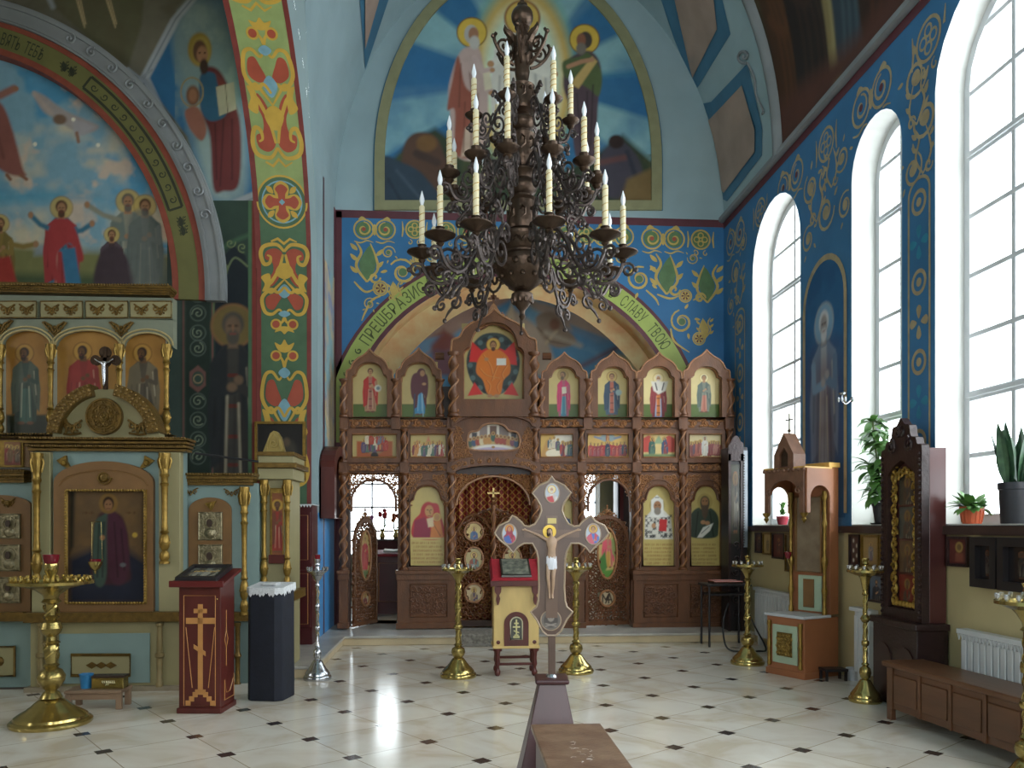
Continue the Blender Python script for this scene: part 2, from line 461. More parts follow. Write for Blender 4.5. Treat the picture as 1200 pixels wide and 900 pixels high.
def crowd(cv, x0, x1, yb, h, n, cols, seed=0):
    g = random.Random(seed)
    for i in range(n):
        x = x0 + (x1 - x0) * (i + .5) / n
        saint(cv, x, yb - h * g.uniform(.9, 1.08), h, g.choice(cols), g.choice(cols), turn=g.uniform(-1, 1), w=1.15, ring='#a07a40')
def proj(p):
    d = p[0] * _s + p[1] * _c
    return CX + FOC * (p[0] * _c - p[1] * _s) / d, HY - FOC * (p[2] - EYE) / d
XR, YB, ZC, ZSOL = 4.3, 12.75, 6.55, .135
XL = pY(393, 600, YB).x
YP = pX(372, 600, XL).y
XPL = pY(300, 600, YP).x
YSOL = 11.35
AX0 = -9.0                 # far side of the aisle
YR = -4.5                  # wall behind the camera
VA, VB, VX = (XR - XL) / 2, 4.15, (XR + XL) / 2
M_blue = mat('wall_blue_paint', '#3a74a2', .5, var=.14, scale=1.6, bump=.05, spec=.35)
M_lblue = mat('pale_blue_plaster', '#9ab0b5', .6, var=.10, scale=1.1, bump=.04, spec=.3)
M_beige = mat('ochre_wall_paint', '#b5a67c', .5, var=.08, scale=1.5, spec=.35)
M_white = mat('white_reveal_plaster', '#c9c9c3', .6, var=.03, scale=2)
M_maroon = mat('maroon_border_paint', '#5e3038', .55, var=.12)
M_gold_p = mat('gold_ornament_paint', '#c4a95c', .5, var=.14, scale=9)
M_green_p = mat('green_ornament_paint', '#5b7a50', .5, var=.15, scale=9)
M_brick_p = mat('brick_red_ornament_paint', '#a5503e', .5, var=.12, scale=9)
M_sky_p = mat('pale_blue_ornament_paint', '#7aa6b4', .5, var=.12, scale=9)
M_dgold_p = mat('faded_ochre_ornament_paint', '#ab9a78', .55, var=.16, scale=9)
M_band = mat('pale_green_band_paint', '#a5b45c', .5, var=.12, scale=3)
M_letter = mat('dark_green_letter_paint', '#4f5a2a', .55, var=.1)
M_cream = mat('cream_soffit_paint', '#d6c48e', .55, var=.16, scale=4, col2='#cf9a6a')
M_grey = mat('grey_moulding_plaster', '#84888a', .6, var=.12, scale=2.5)
M_terra = mat('terracotta_panel_paint', '#a38c7e', .6, var=.14, scale=2)
M_pblue = mat('steel_blue_panel_paint', '#40708c', .55, var=.14, scale=2)
M_plaster = mat('plain_plaster', '#b9b6a6', .65, var=.06)
M_stone = mat('grey_marble_step', '#a3a09a', .3, var=.22, scale=3, col2='#c9c4b8')
M_stone2 = mat('cream_marble_riser', '#cdbb98', .35, var=.15, scale=3)
def floor_mat():
    m = bpy.data.materials.new('cream_marble_tile'); m.use_nodes = True
    nt = m.node_tree; N = nt.nodes; L = nt.links; b = N['Principled BSDF']
    b.inputs['Roughness'].default_value = .16; b.inputs['Specular IOR Level'].default_value = .5
    geo = N.new('ShaderNodeNewGeometry'); sep = N.new('ShaderNodeSeparateXYZ'); L.new(geo.outputs['Position'], sep.inputs[0])
    def M(op, a, b_=None, c=None):
        n = N.new('ShaderNodeMath'); n.operation = op
        for i, v in enumerate((a, b_, c)):
            if v is None: continue
            if isinstance(v, (int, float)): n.inputs[i].default_value = v
            else: L.new(v, n.inputs[i])
        return n.outputs[0]
    al = math.radians(4.75) + YAW          # turn of the tile grid in the room
    ca, sa, P = math.cos(al), math.sin(al), .93
    u = M('SUBTRACT', M('MULTIPLY', sep.outputs[0], ca), M('MULTIPLY', sep.outputs[1], sa))
    v = M('ADD', M('MULTIPLY', sep.outputs[0], sa), M('MULTIPLY', sep.outputs[1], ca))
    a = M('SUBTRACT', M('DIVIDE', M('ADD', u, v), P), .3635)
    c = M('SUBTRACT', M('DIVIDE', M('SUBTRACT', u, v), P), .1626)
    fa = M('SUBTRACT', M('FRACT', M('ADD', a, .5)), .5); fc = M('SUBTRACT', M('FRACT', M('ADD', c, .5)), .5)
    du = M('ABSOLUTE', M('ADD', fa, fc)); dv = M('ABSOLUTE', M('SUBTRACT', fa, fc))     # inset square stands square to the grid turned 45
    dot = M('LESS_THAN', M('MAXIMUM', M('ABSOLUTE', fa), M('ABSOLUTE', fc)), .083)
    ja = M('LESS_THAN', M('ABSOLUTE', fa), .006); jc = M('LESS_THAN', M('ABSOLUTE', fc), .006)
    joint = M('MAXIMUM', ja, jc)
    nz = N.new('ShaderNodeTexNoise'); nz.inputs['Scale'].default_value = 1.7; nz.inputs['Detail'].default_value = 6; nz.inputs['Distortion'].default_value = 1.2
    L.new(geo.outputs['Position'], nz.inputs['Vector'])
    rp = N.new('ShaderNodeValToRGB'); e = rp.color_ramp.elements
    e[0].position = .34; e[0].color = (*lin('#cdc0ab'), 1); e[1].position = .6; e[1].color = (*lin('#e0dacd'), 1)
    x = e.new(.48); x.color = (*lin('#dad1c2'), 1)
    L.new(nz.outputs['Fac'], rp.inputs['Fac'])
    wn = N.new('ShaderNodeTexWhiteNoise'); wn.noise_dimensions = '2D'
    cb = N.new('ShaderNodeCombineXYZ'); L.new(M('FLOOR', a), cb.inputs[0]); L.new(M('FLOOR', c), cb.inputs[1]); L.new(cb.outputs[0], wn.inputs['Vector'])
    hsv = N.new('ShaderNodeHueSaturation'); L.new(rp.outputs['Color'], hsv.inputs['Color'])
    L.new(M('ADD', M('MULTIPLY', wn.outputs['Value'], .12), .92), hsv.inputs['Value'])
    def mixc(f, c1, c2):
        n = N.new('ShaderNodeMix'); n.data_type = 'RGBA'; L.new(f, n.inputs['Factor'])
        if isinstance(c1, tuple): n.inputs[6].default_value = c1
        else: L.new(c1, n.inputs[6])
        n.inputs[7].default_value = c2; return n.outputs[2]
    c1 = mixc(joint, hsv.outputs['Color'], (*lin('#a2937c'), 1))
    c2 = mixc(dot, c1, (*lin('#3d3634'), 1))
    L.new(c2, b.inputs['Base Color'])
    return m
mb = MB(); mb.box(AX0 - .3, XR + .3, YR - .3, YB + 5.2, -.12, 0)
tag(mb.build('floor', floor_mat()), kind='structure')
mb = MB()
mb.box(XL - 3.2, XR, YSOL, YB + 5, 0.001, ZSOL - .035, 1); mb.box(XL - 3.2, XR, YSOL - .03, YB + 5, ZSOL - .035, ZSOL, 0)
a = pZ(398, 735, ZSOL); xs = pZ(339, 790, 0).x
mb.box(XL - 3.2, xs + .3, 8.95, YSOL - .031, 0.001, ZSOL - .035, 1); mb.box(XL - 3.2, xs + .33, 8.92, YSOL - .031, ZSOL - .035, ZSOL, 0)
tag(mb.build('step', [M_stone, M_stone2], bevel=.008), 'grey marble edged step below the icon screen', kind='structure')
FR = lambda u, v, d: (XR + d, -u, v)          # u = -Y so that the face looks into the room
def win_outline(y0, y1, zs, zr, rise, n=14):  # y0 near side, y1 far side; sill zs, spring zr
    yc, hw = (y0 + y1) / 2, (y1 - y0) / 2
    return [(-y1, zs), (-y0, zs)] + [(-(yc - hw * math.cos(PI * i / n)), zr + rise * math.sin(PI * i / n)) for i in range(n + 1)]
ZSILL = 1.66
w1y1 = pX(882, 500, XR).y; w1y0 = pX(938, 500, XR).y
w2y1 = pX(998, 500, XR).y; w2y0 = pX(1057, 500, XR).y
w3y1 = pX(1096, 500, XR).y; w3y0 = w3y1 - 2.55
z1t = pX(912, 227, XR).z; z2t = pX(1027, 133, XR).z
WINS = [(w1y0, w1y1, ZSILL, z1t - (w1y1 - w1y0) / 2, (w1y1 - w1y0) / 2),
        (w2y0, w2y1, ZSILL, z2t - (w2y1 - w2y0) / 2, (w2y1 - w2y0) / 2),
        (w3y0, w3y1, ZSILL, pX(1096, 92, XR).z - .12, .86),
        (3.2, 4.15, ZSILL, 5.3, .4), (.2, 2.4, ZSILL, 5.2, .9), (-3.6, -1.4, ZSILL, 5.2, .9)]  # last two: unseen windows, widened to brighten the interior
holes = [win_outline(*w) for w in WINS]
wall_r = MB()
wall_r.prism([(-YB, 1.6), (-YR, 1.6), (-YR, ZC), (-YB, ZC)], 0, .42, FR, holes, m=0, side_m=1)
wall_r.prism([(-YB, 0), (-YR, 0), (-YR, 1.6), (-YB, 1.6)], 0, .42, FR, m=2)
E1 = -.004
NB = len(wall_r.f)
def rect(mb, u0, u1, v0, v1, fr, d, m): mb.add([fr(u0, v0, d), fr(u1, v0, d), fr(u1, v1, d), fr(u0, v1, d)], [(0, 1, 2, 3)], m)
rect(wall_r, -YB, -YR, ZC - .13, ZC, FR, E1, 3)
for h in holes:                      # thin dark line painted round each opening
    for i in range(len(h)):
        (a0, b0), (a1, b1) = h[i], h[(i + 1) % len(h)]
        ribbon(wall_r, [(a0, b0), (a1, b1)], .03, FR, E1, 3, taper=False)
def leafspray(mb, u, v, r, a, fr, d, m1, m2, k=1):
    """a scroll with a bud in its eye and a few leaves on the stem"""
    sp = spiral(u, v, r, 1.35, a, k, 20, .3)
    ribbon(mb, sp, r * .2, fr, d, m1)
    disc(mb, u, v, r * .30, fr, d, m2, n=10)
    disc(mb, u, v, r * .36, fr, d + .0005, m1, r0=r * .27, n=12)
    for t in (.5, 1.6, 2.9):
        q = a - k * t; cu, cv_ = u + r * 1.1 * math.cos(q), v + r * 1.1 * math.sin(q)
        blob(mb, [(cu, cv_), (cu + r * .28 * math.cos(q - k * .6), cv_ + r * .28 * math.sin(q - k * .6)), (cu + r * .5 * math.cos(q - k * .2), cv_ + r * .5 * math.sin(q - k * .2)), (cu + r * .2 * math.cos(q + k * .5), cv_ + r * .2 * math.sin(q + k * .5))], fr, d, m1)
def roundels(mb, u, v, r, fr, d, mg, mgreen, mred):
    """pair of facing scroll roundels with palmettes"""
    for k in (-1, 1):
        c = u + k * r * 1.02
        disc(mb, c, v, r, fr, d, mg, r0=r * .84, n=22)
        disc(mb, c, v, r * .74, fr, d, mgreen, n=18)
        ribbon(mb, spiral(c, v, r * .7, 1.2, PI / 2 if k > 0 else PI / 2, k, 18, .2), r * .17, fr, d - .001, mg)
        disc(mb, c, v, r * .2, fr, d - .002, mred, n=10)
        blob(mb, [(c - k * r * .2, v + r * .95), (c + k * r * .2, v + r * 1.22), (c + k * r * .5, v + r * .9)], fr, d, mg)
        ribbon(mb, spline([(c - r * .9, v - r * 1.15), (c - r * .3, v - r * 1.3), (c + r * .3, v - r * 1.08), (c + r * .9, v - r * 1.25)], 4), r * .14, fr, d, mg)
    blob(mb, [(u, v - r * .6), (u + r * .25, v), (u, v + r * .5), (u - r * .25, v)], fr, d - .0015, mg)
def quatre(mb, u, v, r, fr, d, mg, mgreen):
    disc(mb, u, v, r, fr, d, mg, r0=r * .84, n=22); disc(mb, u, v, r * .82, fr, d, mgreen, n=18)
    for q in range(4):
        disc(mb, u + r * .4 * math.cos(q * PI / 2), v + r * .4 * math.sin(q * PI / 2), r * .32, fr, d - .001, mg, r0=r * .2, n=12)
    for k in (-1, 1):
        ribbon(mb, [(u + k * r * 1.3, v - r * .8), (u + k * r * 1.2, v), (u + k * r * 1.3, v + r * .8)], r * .2, fr, d, mg)
        ribbon(mb, spiral(u + k * r * .5, v - r * 1.35, r * .3, 1, PI / 2, k, 10), r * .12, fr, d, mg)
def acanthus(mb, u, v, h, fr, d, mg, mgreen, k=1):
    blob(mb, [(u, v - h * .5), (u + k * h * .22, v - h * .1), (u + k * h * .1, v + h * .25), (u - k * h * .12, v + h * .5), (u - k * h * .26, v + h * .1), (u - k * h * .2, v - h * .25)], fr, d, mgreen)
    ribbon(mb, spline([(u, v - h * .55), (u + k * h * .3, v - h * .1), (u + k * h * .16, v + h * .3), (u + k * h * .3, v + h * .58)], 6), h * .085, fr, d - .001, mg)
    ribbon(mb, spline([(u, v - h * .55), (u - k * h * .3, v - h * .2), (u - k * h * .26, v + h * .15), (u - k * h * .1, v + h * .55)], 6), h * .075, fr, d - .001, mg)
    for t, q in ((-.3, 1), (.05, 1), (.35, 1), (-.15, -1), (.2, -1)):
        a, b = u + q * k * h * .27, v + t * h
        blob(mb, [(a, b), (a + q * k * h * .14, b + h * .05), (a + q * k * h * .2, b + h * .2), (a + q * k * h * .04, b + h * .12)], fr, d - .001, mg)
    ribbon(mb, spiral(u - k * h * .22, v - h * .42, h * .17, 1.2, 0, k, 14), h * .08, fr, d - .001, mg)
g = random.Random(3)
for i in range(16):                   # frieze of roundels under the cornice
    y = YB - .55 - i * 1.02
    if y < YR + .5: break
    (roundels(wall_r, -y, ZC - .46, .2, FR, E1, 4, 0, 3) if i % 2 == 0 else quatre(wall_r, -y, ZC - .46, .2, FR, E1, 4, 0))
def free(y, z, r):
    return all(not (w[0] - r < y < w[1] + r and z < w[3] + w[4] * math.sqrt(max(0, 1 - ((y - (w[0] + w[1]) / 2) / ((w[1] - w[0]) / 2 + r)) ** 2)) + r) for w in WINS)
for y, z, r, a, k in ((12.2, 5.55, .2, 0, 1), (11.85, 5.9, .14, 1, -1), (9.55, 5.75, .2, 2, 1), (9.15, 5.3, .22, 0, -1), (9.62, 5.15, .17, 1, 1), (8.75, 5.75, .16, 3, 1), (7.3, 5.85, .2, 0, -1), (7.15, 5.4, .2, 2, 1), (7.35, 5.0, .16, 1, -1), (12.4, 5.1, .16, 2, 1), (12.1, 4.7, .14, 0, -1), (8.68, 5.2, .16, 1, 1), (3.0, 5.6, .22, 0, 1), (2.3, 5.5, .22, 2, -1)):
    if free(y, z, r * .5): leafspray(wall_r, -y, z, r, a, FR, E1, 4, 4, k)
for y, z, h, k in ((9.38, 5.55, .5, 1), (9.0, 5.75, .4, -1), (12.0, 5.3, .5, 1), (7.28, 5.62, .4, 1), (7.18, 5.12, .4, -1)):
    if free(y, z, .1): acanthus(wall_r, -y, z, h, FR, E1, 4, 0, k)
def vstrip(yc, z0, z1, hw, mo):
    for sgn in (-1, 1):
        ribbon(wall_r, [(-yc + sgn * hw, z0 + .1), (-yc + sgn * hw, z1 - .1)], .03, FR, E1, 4, taper=False)
    ribbon(wall_r, arc(-yc, z1 - .1, hw, .14, 0, 180, 10), .03, FR, E1, 4, taper=False); ribbon(wall_r, arc(-yc, z0 + .1, hw, .14, 180, 360, 10), .03, FR, E1, 4, taper=False)
    n = int((z1 - z0) / .36)
    for i in range(n):
        z = z0 + (z1 - z0) * (i + .5) / n
        if i % 2:
            for a in range(4):
                q = a * PI / 2
                blob(wall_r, [(-yc + .03 * math.cos(q), z + .03 * math.sin(q)), (-yc + .12 * math.cos(q - .35), z + .13 * math.sin(q - .35)), (-yc + .15 * math.cos(q), z + .16 * math.sin(q)), (-yc + .12 * math.cos(q + .35), z + .13 * math.sin(q + .35))], FR, E1, mo if i % 4 == 1 else 4)
        else:
            disc(wall_r, -yc, z, hw * .72, FR, E1, 4, r0=hw * .5, n=18); disc(wall_r, -yc, z, hw * .25, FR, E1, 4, n=12)
vstrip((w2y0 + w3y1) / 2 - .02, 2.25, 4.85, .17, 7)
vstrip((w1y1 + YB) / 2 - .12, 2.3, 4.9, .2, 4)
kp = [i for i, f in enumerate(wall_r.f) if i < NB or not any(inside((-wall_r.v[j][1], wall_r.v[j][2]), h) for j in f for h in holes)]
wall_r.f = [wall_r.f[i] for i in kp]; wall_r.sm = [wall_r.sm[i] for i in kp]; wall_r.m = [wall_r.m[i] for i in kp]
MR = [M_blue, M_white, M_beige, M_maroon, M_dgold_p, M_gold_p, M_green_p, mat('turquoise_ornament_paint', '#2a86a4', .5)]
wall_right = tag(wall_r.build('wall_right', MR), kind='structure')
yn = (w1y0 + w2y1) / 2
cvn = Cv(-.52, 4.75, .52, 1.75, .022, '#2c6390')
cvn.cloud('#23507c', .5, 5, .4, .6, .6)
saint(cvn, 0, 2.0, .01, ) if False else None
def flipY(cv):  # saints are painted with y running down
    cv.Y = -cv.Y; cv.b = (cv.b[0], -cv.b[1], cv.b[2], -cv.b[3]); return cv
flipY(cvn)
saint(cvn, .0, -4.15, 2.0, '#5f7690', '#7590ab', halo='#7fa2bd', ring='#98a2aa', skin='#9a9494', hair='#c9ccd0', stole='#b4bcc4', w=1.05)
cvn.mottle(.12, .3, 4)
arch_keep = lambda X, Y: (-Y < 4.25) | (X ** 2 + (-Y - 4.25) ** 2 < .27)
niche = panel(cvn, 'painted_saint', lambda u, v, d: (XR - .006 + d, yn - u, -v), m=painted_mat('fresco_paint', .6, .25), keep=arch_keep, parent=wall_right)
nb = MB()
ribbon(nb, [(-yn - .53, 1.8), (-yn - .53, 4.25)] + arc(-yn, 4.25, .53, .53, 180, 0, 16)[1:] + [(-yn + .53, 1.8)], .07, FR, -.01, 0, taper=False)
nb.build('niche_border', M_dgold_p, wall_right)
mb = MB(); mb.box(XR - .05, XR - .001, YR, YB - .02, 1.58, 1.655)
tag(mb.build('trim_1', mat('dark_brown_ledge', '#3c2a24', .45)), 'dark brown ledge along the window sills', kind='structure')
M_frame = mat('white_window_paint', '#cfd2d6', .5, var=.03)
def glass_mat():
    m = bpy.data.materials.new('window_glass'); m.use_nodes = True; nt = m.node_tree; N = nt.nodes
    for n in list(N):
        if n.type == 'BSDF_PRINCIPLED': N.remove(n)
    t = N.new('ShaderNodeBsdfTransparent'); t.inputs[0].default_value = (.93, .96, .97, 1)
    gl = N.new('ShaderNodeBsdfGlossy'); gl.inputs['Roughness'].default_value = .02
    mx = N.new('ShaderNodeMixShader'); mx.inputs[0].default_value = .06
    nt.links.new(t.outputs[0], mx.inputs[1]); nt.links.new(gl.outputs[0], mx.inputs[2])
    nt.links.new(mx.outputs[0], N['Material Output'].inputs[0]); return m
M_glass = glass_mat()
def rail(mb, y0, y1, z0, z1, x0, x1): mb.box(x0, x1, y0, y1, z0, z1)
BARS = [ZSILL + .62, 2.81, 3.345, 3.88, 4.41, 4.95, 5.5, 6.0]
def window(n, w, cols, transoms):
    y0, y1, zs, zr, rise = w; yc, hw = (y0 + y1) / 2, (y1 - y0) / 2
    f = MB(); out = win_outline(y0 - .02, y1 + .02, zs - .02, zr, rise + .02); ins = win_outline(y0 + .08, y1 - .08, zs + .1, zr, max(.05, rise - .09))
    f.prism(out, .27, .34, FR, [ins])
    top = lambda y: zr + (rise - .05) * math.sqrt(max(0, 1 - ((y - yc) / hw) ** 2))
    for c in range(1, cols):
        y = y0 + (y1 - y0) * c / cols
        f.box(XR + .275, XR + .33, y - .025, y + .025, zs + .05, top(y))
    for z in BARS:
        if zs + .2 < z < zr + rise - .2:
            k = math.sqrt(max(0, 1 - max(0, (z - zr) / rise) ** 2)) if z > zr else 1
            t = .045 if any(abs(z - q) < .05 for q in transoms) else .022
            f.box(XR + .272, XR + .332, yc - hw * k + .03, yc + hw * k - .03, z - t, z + t)
            if t > .03: f.box(XR + .25, XR + .273, yc - hw * k + .05, yc + hw * k - .05, z - .015, z + .03)
    o = tag(f.build('window_%d' % n, M_frame, bevel=.006), kind='structure')
    gmb = MB(); gmb.prism(win_outline(y0 + .02, y1 - .02, zs + .02, zr, rise - .02), .30, .306, FR)
    gmb.build('pane', M_glass, o)
    s = MB(); s.box(XR + .0, XR + .42, y0 + .002, y1 - .002, zs - .02, zs + .012)
    s.build('sill', mat('sill_paint', '#d8d6cf', .45, var=.03), o)
    return o
for i, w in enumerate(WINS): window(i + 1, w, 2 if i != 2 else 4, (3.345 if i == 0 else 2.81, 4.95))
BF = lambda px, py, d=0: tuple(pY(px, py, YB + d))
def px2(px, py, Y=None):
    p = pY(px, py, YB if Y is None else Y); return (p.x, p.z)
def pxs(pts, Y=None): return [px2(a, b, Y) for a, b in pts]
ACX, ACY = px2(606, 520)
sc_b = (px2(706, 520)[0] - px2(606, 520)[0]) / 100        # metres per photo pixel on this wall
hole = [(ACX + 195 * sc_b, ZSOL), (ACX + 195 * sc_b, ACY)] + arc(ACX, ACY, 195 * sc_b, 195 * sc_b, 0, 180, 40)[1:] + [(ACX - 195 * sc_b, ZSOL)]
wb = MB(); F0 = FY(YB)
wb.prism([(XL - .4, 0), (XR + .42, 0), (XR + .42, ZC), (XL - .4, ZC)], 0, .45, F0, [hole[::-1]], m=0, side_m=5)
wb.prism([(XL - .4, ZC), (XR + .42, ZC), (XR + .42, 11.2), (XL - .4, 11.2)], 0, .45, F0, m=1)
rect(wb, XL, XR, ZC - .1, ZC + .02, F0, -.004, 2)
rect(wb, XL, XL + .1, ZSOL, ZC, F0, -.004, 2)
def annulus(mb, cx, cy, r0, r1, a0, a1, fr, d, m, n=48):
    o = arc(cx, cy, r1, r1, a0, a1, n); q = arc(cx, cy, r0, r0, a0, a1, n)
    mb.add([fr(u, v, d) for u, v in o + q], [(i, i + 1, n + 2 + i, n + 1 + i) for i in range(n)], m)
annulus(wb, ACX, ACY, 195 * sc_b, 224 * sc_b, 0, 180, F0, -.004, 2)
annulus(wb, ACX, ACY, 200 * sc_b, 220 * sc_b, 0, 180, F0, -.006, 3)
arc_text(wb, 'ПРЕѠБРАЗИСѦ', ACX, ACY, 203 * sc_b, 147, 117, 14 * sc_b, F0, -.009, 4)
arc_text(wb, 'НА ГОРѢ ХРИСТЕ БОЖЕ', ACX, ACY, 203 * sc_b, 114, 76, 14 * sc_b, F0, -.009, 4)
arc_text(wb, 'СВОИМЪ', ACX, ACY, 203 * sc_b, 69.5, 56.5, 14 * sc_b, F0, -.009, 4)
arc_text(wb, 'СЛАВУ', ACX, ACY, 203 * sc_b, 54, 44, 14 * sc_b, F0, -.009, 4)
arc_text(wb, 'ТВОЮ', ACX, ACY, 203 * sc_b, 41.5, 32.5, 14 * sc_b, F0, -.009, 4)
for a in (150, 154, 158): 
    q = math.radians(a); ribbon(wb, spiral(ACX + 210 * sc_b * math.cos(q), ACY + 210 * sc_b * math.sin(q), 4 * sc_b, 1.2, q, 1, 10), 2 * sc_b, F0, -.009, 4)
s_ = sc_b
def B(px, py): return px2(px, py)
for (x, y, r) in ((439, 269, 12), (711 + 8, 277, 12), (777, 280, 13), (560, 272, 12), (650, 274, 12)): roundels(wb, *B(x, y), r * s_, F0, -.005, 6, 7, 8)
for (x, y, r) in ((486, 269, 11), (821, 281, 12), (523, 271, 11), (605, 273, 11), (687, 276, 11)): quatre(wb, *B(x, y), r * s_, F0, -.005, 6, 7)
for (x, y, r, a, k) in ((472, 319, 16, 2.6, -1), (433, 356, 7, .6, 1), (455, 296, 8, 0, 1), (749, 327, 15, 1.2, 1), (799, 377, 14, 1.8, 1), (812, 303, 7, 3, 1), (505, 300, 9, 2, -1), (728, 303, 8, 0, 1)): leafspray(wb, *B(x, y), r * s_, a, F0, -.005, 6, 7, k)
for (x, y, h, k) in ((430, 308, 40, -1), (781, 322, 42, -1), (829, 333, 40, 1), (826, 385, 22, 1), (463, 341, 20, 1), (490, 302, 20, -1)): acanthus(wb, *B(x, y), h * s_, F0, -.005, 6, 7 if h > 30 else 6, k)
for (x, y, r) in ((446, 338, 9), (803, 347, 8), (819, 397, 8)):
    u, v = B(x, y); disc(wb, u, v, r * s_, F0, -.007, 6, r0=r * s_ * .8); disc(wb, u, v, r * s_ * .74, F0, -.006, 6, n=16)
    for q in range(6): blob(wb, [(u, v), (u + r * s_ * .6 * math.cos(q * PI / 3 - .25), v + r * s_ * .6 * math.sin(q * PI / 3 - .25)), (u + r * s_ * .6 * math.cos(q * PI / 3 + .25), v + r * s_ * .6 * math.sin(q * PI / 3 + .25))], F0, -.008, 2, sm=False)
for pts in (((446, 347), (436, 352), (428, 366), (424, 376)), ((415, 330), (428, 342), (440, 338)), ((786, 385), (790, 400), (808, 413)), ((770, 345), (785, 350), (795, 347)), ((757, 340), (768, 350), (772, 358)), ((826, 345), (812, 352)), ((462, 345), (480, 338), (495, 326))):
    ribbon(wb, spline(pxs(pts), 5), 2.6 * s_, F0, -.005, 6)
RP = [px2(606 + 199 * math.cos(PI * i / 40), 520 - 199 * math.sin(PI * i / 40), YB + .44) for i in range(41)]; RQ = [px2(606 + (168 + 4 * math.cos(4 * PI * i / 40)) * math.cos(PI * i / 40), 520 - (167 + 4 * math.cos(4 * PI * i / 40)) * math.sin(PI * i / 40), YB + .44) for i in range(40, -1, -1)]
wb.prism(RP + RQ, 0, .015, FY(YB + .44), m=5)
def lunette(hw, yb, rx, ry, cy, n=40):
    pts = [(607 - hw, yb), (607 + hw, yb), (607 + hw, cy)] + [(607 + rx * math.cos(PI * i / n), cy - ry * math.sin(PI * i / n)) for i in range(1, n)] + [(607 - hw, cy)]
    return pxs(pts)
fo, fi = lunette(168, 247, 168, 235, 190), lunette(156, 236, 156, 222, 190)
wb.prism(fo[::-1], -.05, 0, F0, [fi], m=9)
ln = fo[2:] ; ribbon(wb, ln + [fo[0]], .05, F0, -.006, 10, taper=False); ribbon(wb, [fo[1], fo[2]], .05, F0, -.006, 10, taper=False)
M_olive = mat('olive_moulding', '#8c8a66', .6, var=.1)
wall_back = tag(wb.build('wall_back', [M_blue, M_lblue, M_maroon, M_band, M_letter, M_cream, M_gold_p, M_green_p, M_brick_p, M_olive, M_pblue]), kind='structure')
cv = Cv(448, -38, 766, 240, 1.25, '#4f8aa2')
R0 = (612, 95)
for i in range(16):
    a = i * PI / 8 + .12; w_ = .17 + .05 * (i % 3)
    cv.poly([R0, (R0[0] + 330 * math.cos(a - w_), R0[1] + 330 * math.sin(a - w_)), (R0[0] + 330 * math.cos(a + w_), R0[1] + 330 * math.sin(a + w_))], '#9cc4c4' if i % 2 else '#346a98', 4, .75)
cv.cloud('#2f6a9a', 60, 3, .45, .7, .5)
for r, c in ((64, '#7fae9a'), (58, '#c9a24e'), (53, '#e0c074'), (47, '#cfe0c4'), (38, '#dff0e4')): cv.ell(612, 92, r, r * 1.85, c, 5, .85)
cv.poly([(448, 200), (480, 165), (510, 150), (545, 175), (600, 196), (660, 200), (700, 180), (730, 158), (766, 190), (766, 241), (448, 241)], '#3a4634', 4)
cv.cloud('#55583a', 22, 8, .5, .7, .8, mask=(cv.Y > 180) * 1.0)
saint(cv, 612, 10, 170, '#e6e2d4', '#d8d4c8', hair='#5a3c28', halo='#d9b75e', w=1.25, under='#f0ece0')
cv.line([(596, 62), (578, 74)], 9, '#e0dccf', 1.5); cv.ell(575, 75, 4, 4, SKIN); cv.line([(628, 62), (648, 84)], 9, '#e0dccf', 1.5); cv.ell(650, 87, 4, 4, SKIN)
cv.ell(553, 38, 18, 18, '#7a5a2a'); cv.ell(553, 38, 16.6, 16.6, '#dcb84e')
cv.poly([(537, 65), (548, 55), (562, 58), (568, 90), (572, 110), (566, 180), (535, 182), (527, 128), (526, 100)], '#c3a9a0', 1.5, sm=True)
cv.poly([(537, 66), (530, 95), (524, 128), (533, 130), (534, 180), (556, 178), (560, 120), (545, 100)], '#9b5a4a', 1.5, sm=True)
cv.poly([(545, 150), (562, 145), (566, 182), (540, 184)], '#cdb49e', 1.5)
for x0, y0, x1, y1 in ((540, 75, 538, 125), (550, 80, 556, 140), (545, 120, 543, 178), (553, 118, 552, 176), (560, 110, 561, 172)): cv.line([(x0, y0), (x1, y1)], 2, '#6a4236', 1, .6)
cv.line([(556, 68), (566, 84), (576, 82)], 7, '#c9b0a8', 1); cv.line([(552, 80), (566, 100), (576, 108)], 8, '#c3a9a0', 1); cv.ell(577, 82, 3, 2.5, SKIN); cv.ell(576, 109, 3.4, 2.6, SKIN)
cv.poly([(566, 86), (574, 84), (577, 104), (568, 106)], '#dcd2b4', 1)
cv.ell(552, 40, 8, 11, '#b9b4ac'); cv.ell(555, 40, 6, 8, '#a8795c'); cv.ell(556, 50, 6, 8, '#c4bfb6', 1.2)
cv.ell(685, 46, 18, 18, '#7a5a2a'); cv.ell(685, 46, 16.6, 16.6, '#dcb84e')
cv.poly([(664, 75), (674, 64), (692, 60), (704, 78), (701, 120), (695, 190), (676, 188), (668, 130), (660, 100)], '#5a4a50', 1.5, sm=True)
cv.poly([(660, 72), (680, 66), (690, 62), (705, 85), (702, 112), (690, 104), (676, 96), (662, 90)], '#5c6a44', 1.5, sm=True)
cv.poly([(668, 98), (694, 66), (700, 72), (678, 104)], '#c7a86a', 1.2)
for x0, y0, x1, y1 in ((676, 110, 682, 184), (688, 108, 688, 186), (695, 100, 692, 170)): cv.line([(x0, y0), (x1, y1)], 2, '#3a3036', 1, .7)
cv.ell(686, 47, 8, 10, '#4e4640'); cv.ell(681, 47, 5.5, 8, '#8d5e48'); cv.ell(681, 57, 6, 7, '#7d746a', 1.2); cv.line([(666, 78), (682, 72), (694, 70)], 5, '#b98a6a', 1)
cv.poly([(470, 190), (476, 165), (490, 155), (510, 160), (520, 180), (528, 215), (500, 235), (470, 215)], '#5c4438', 2, sm=True)
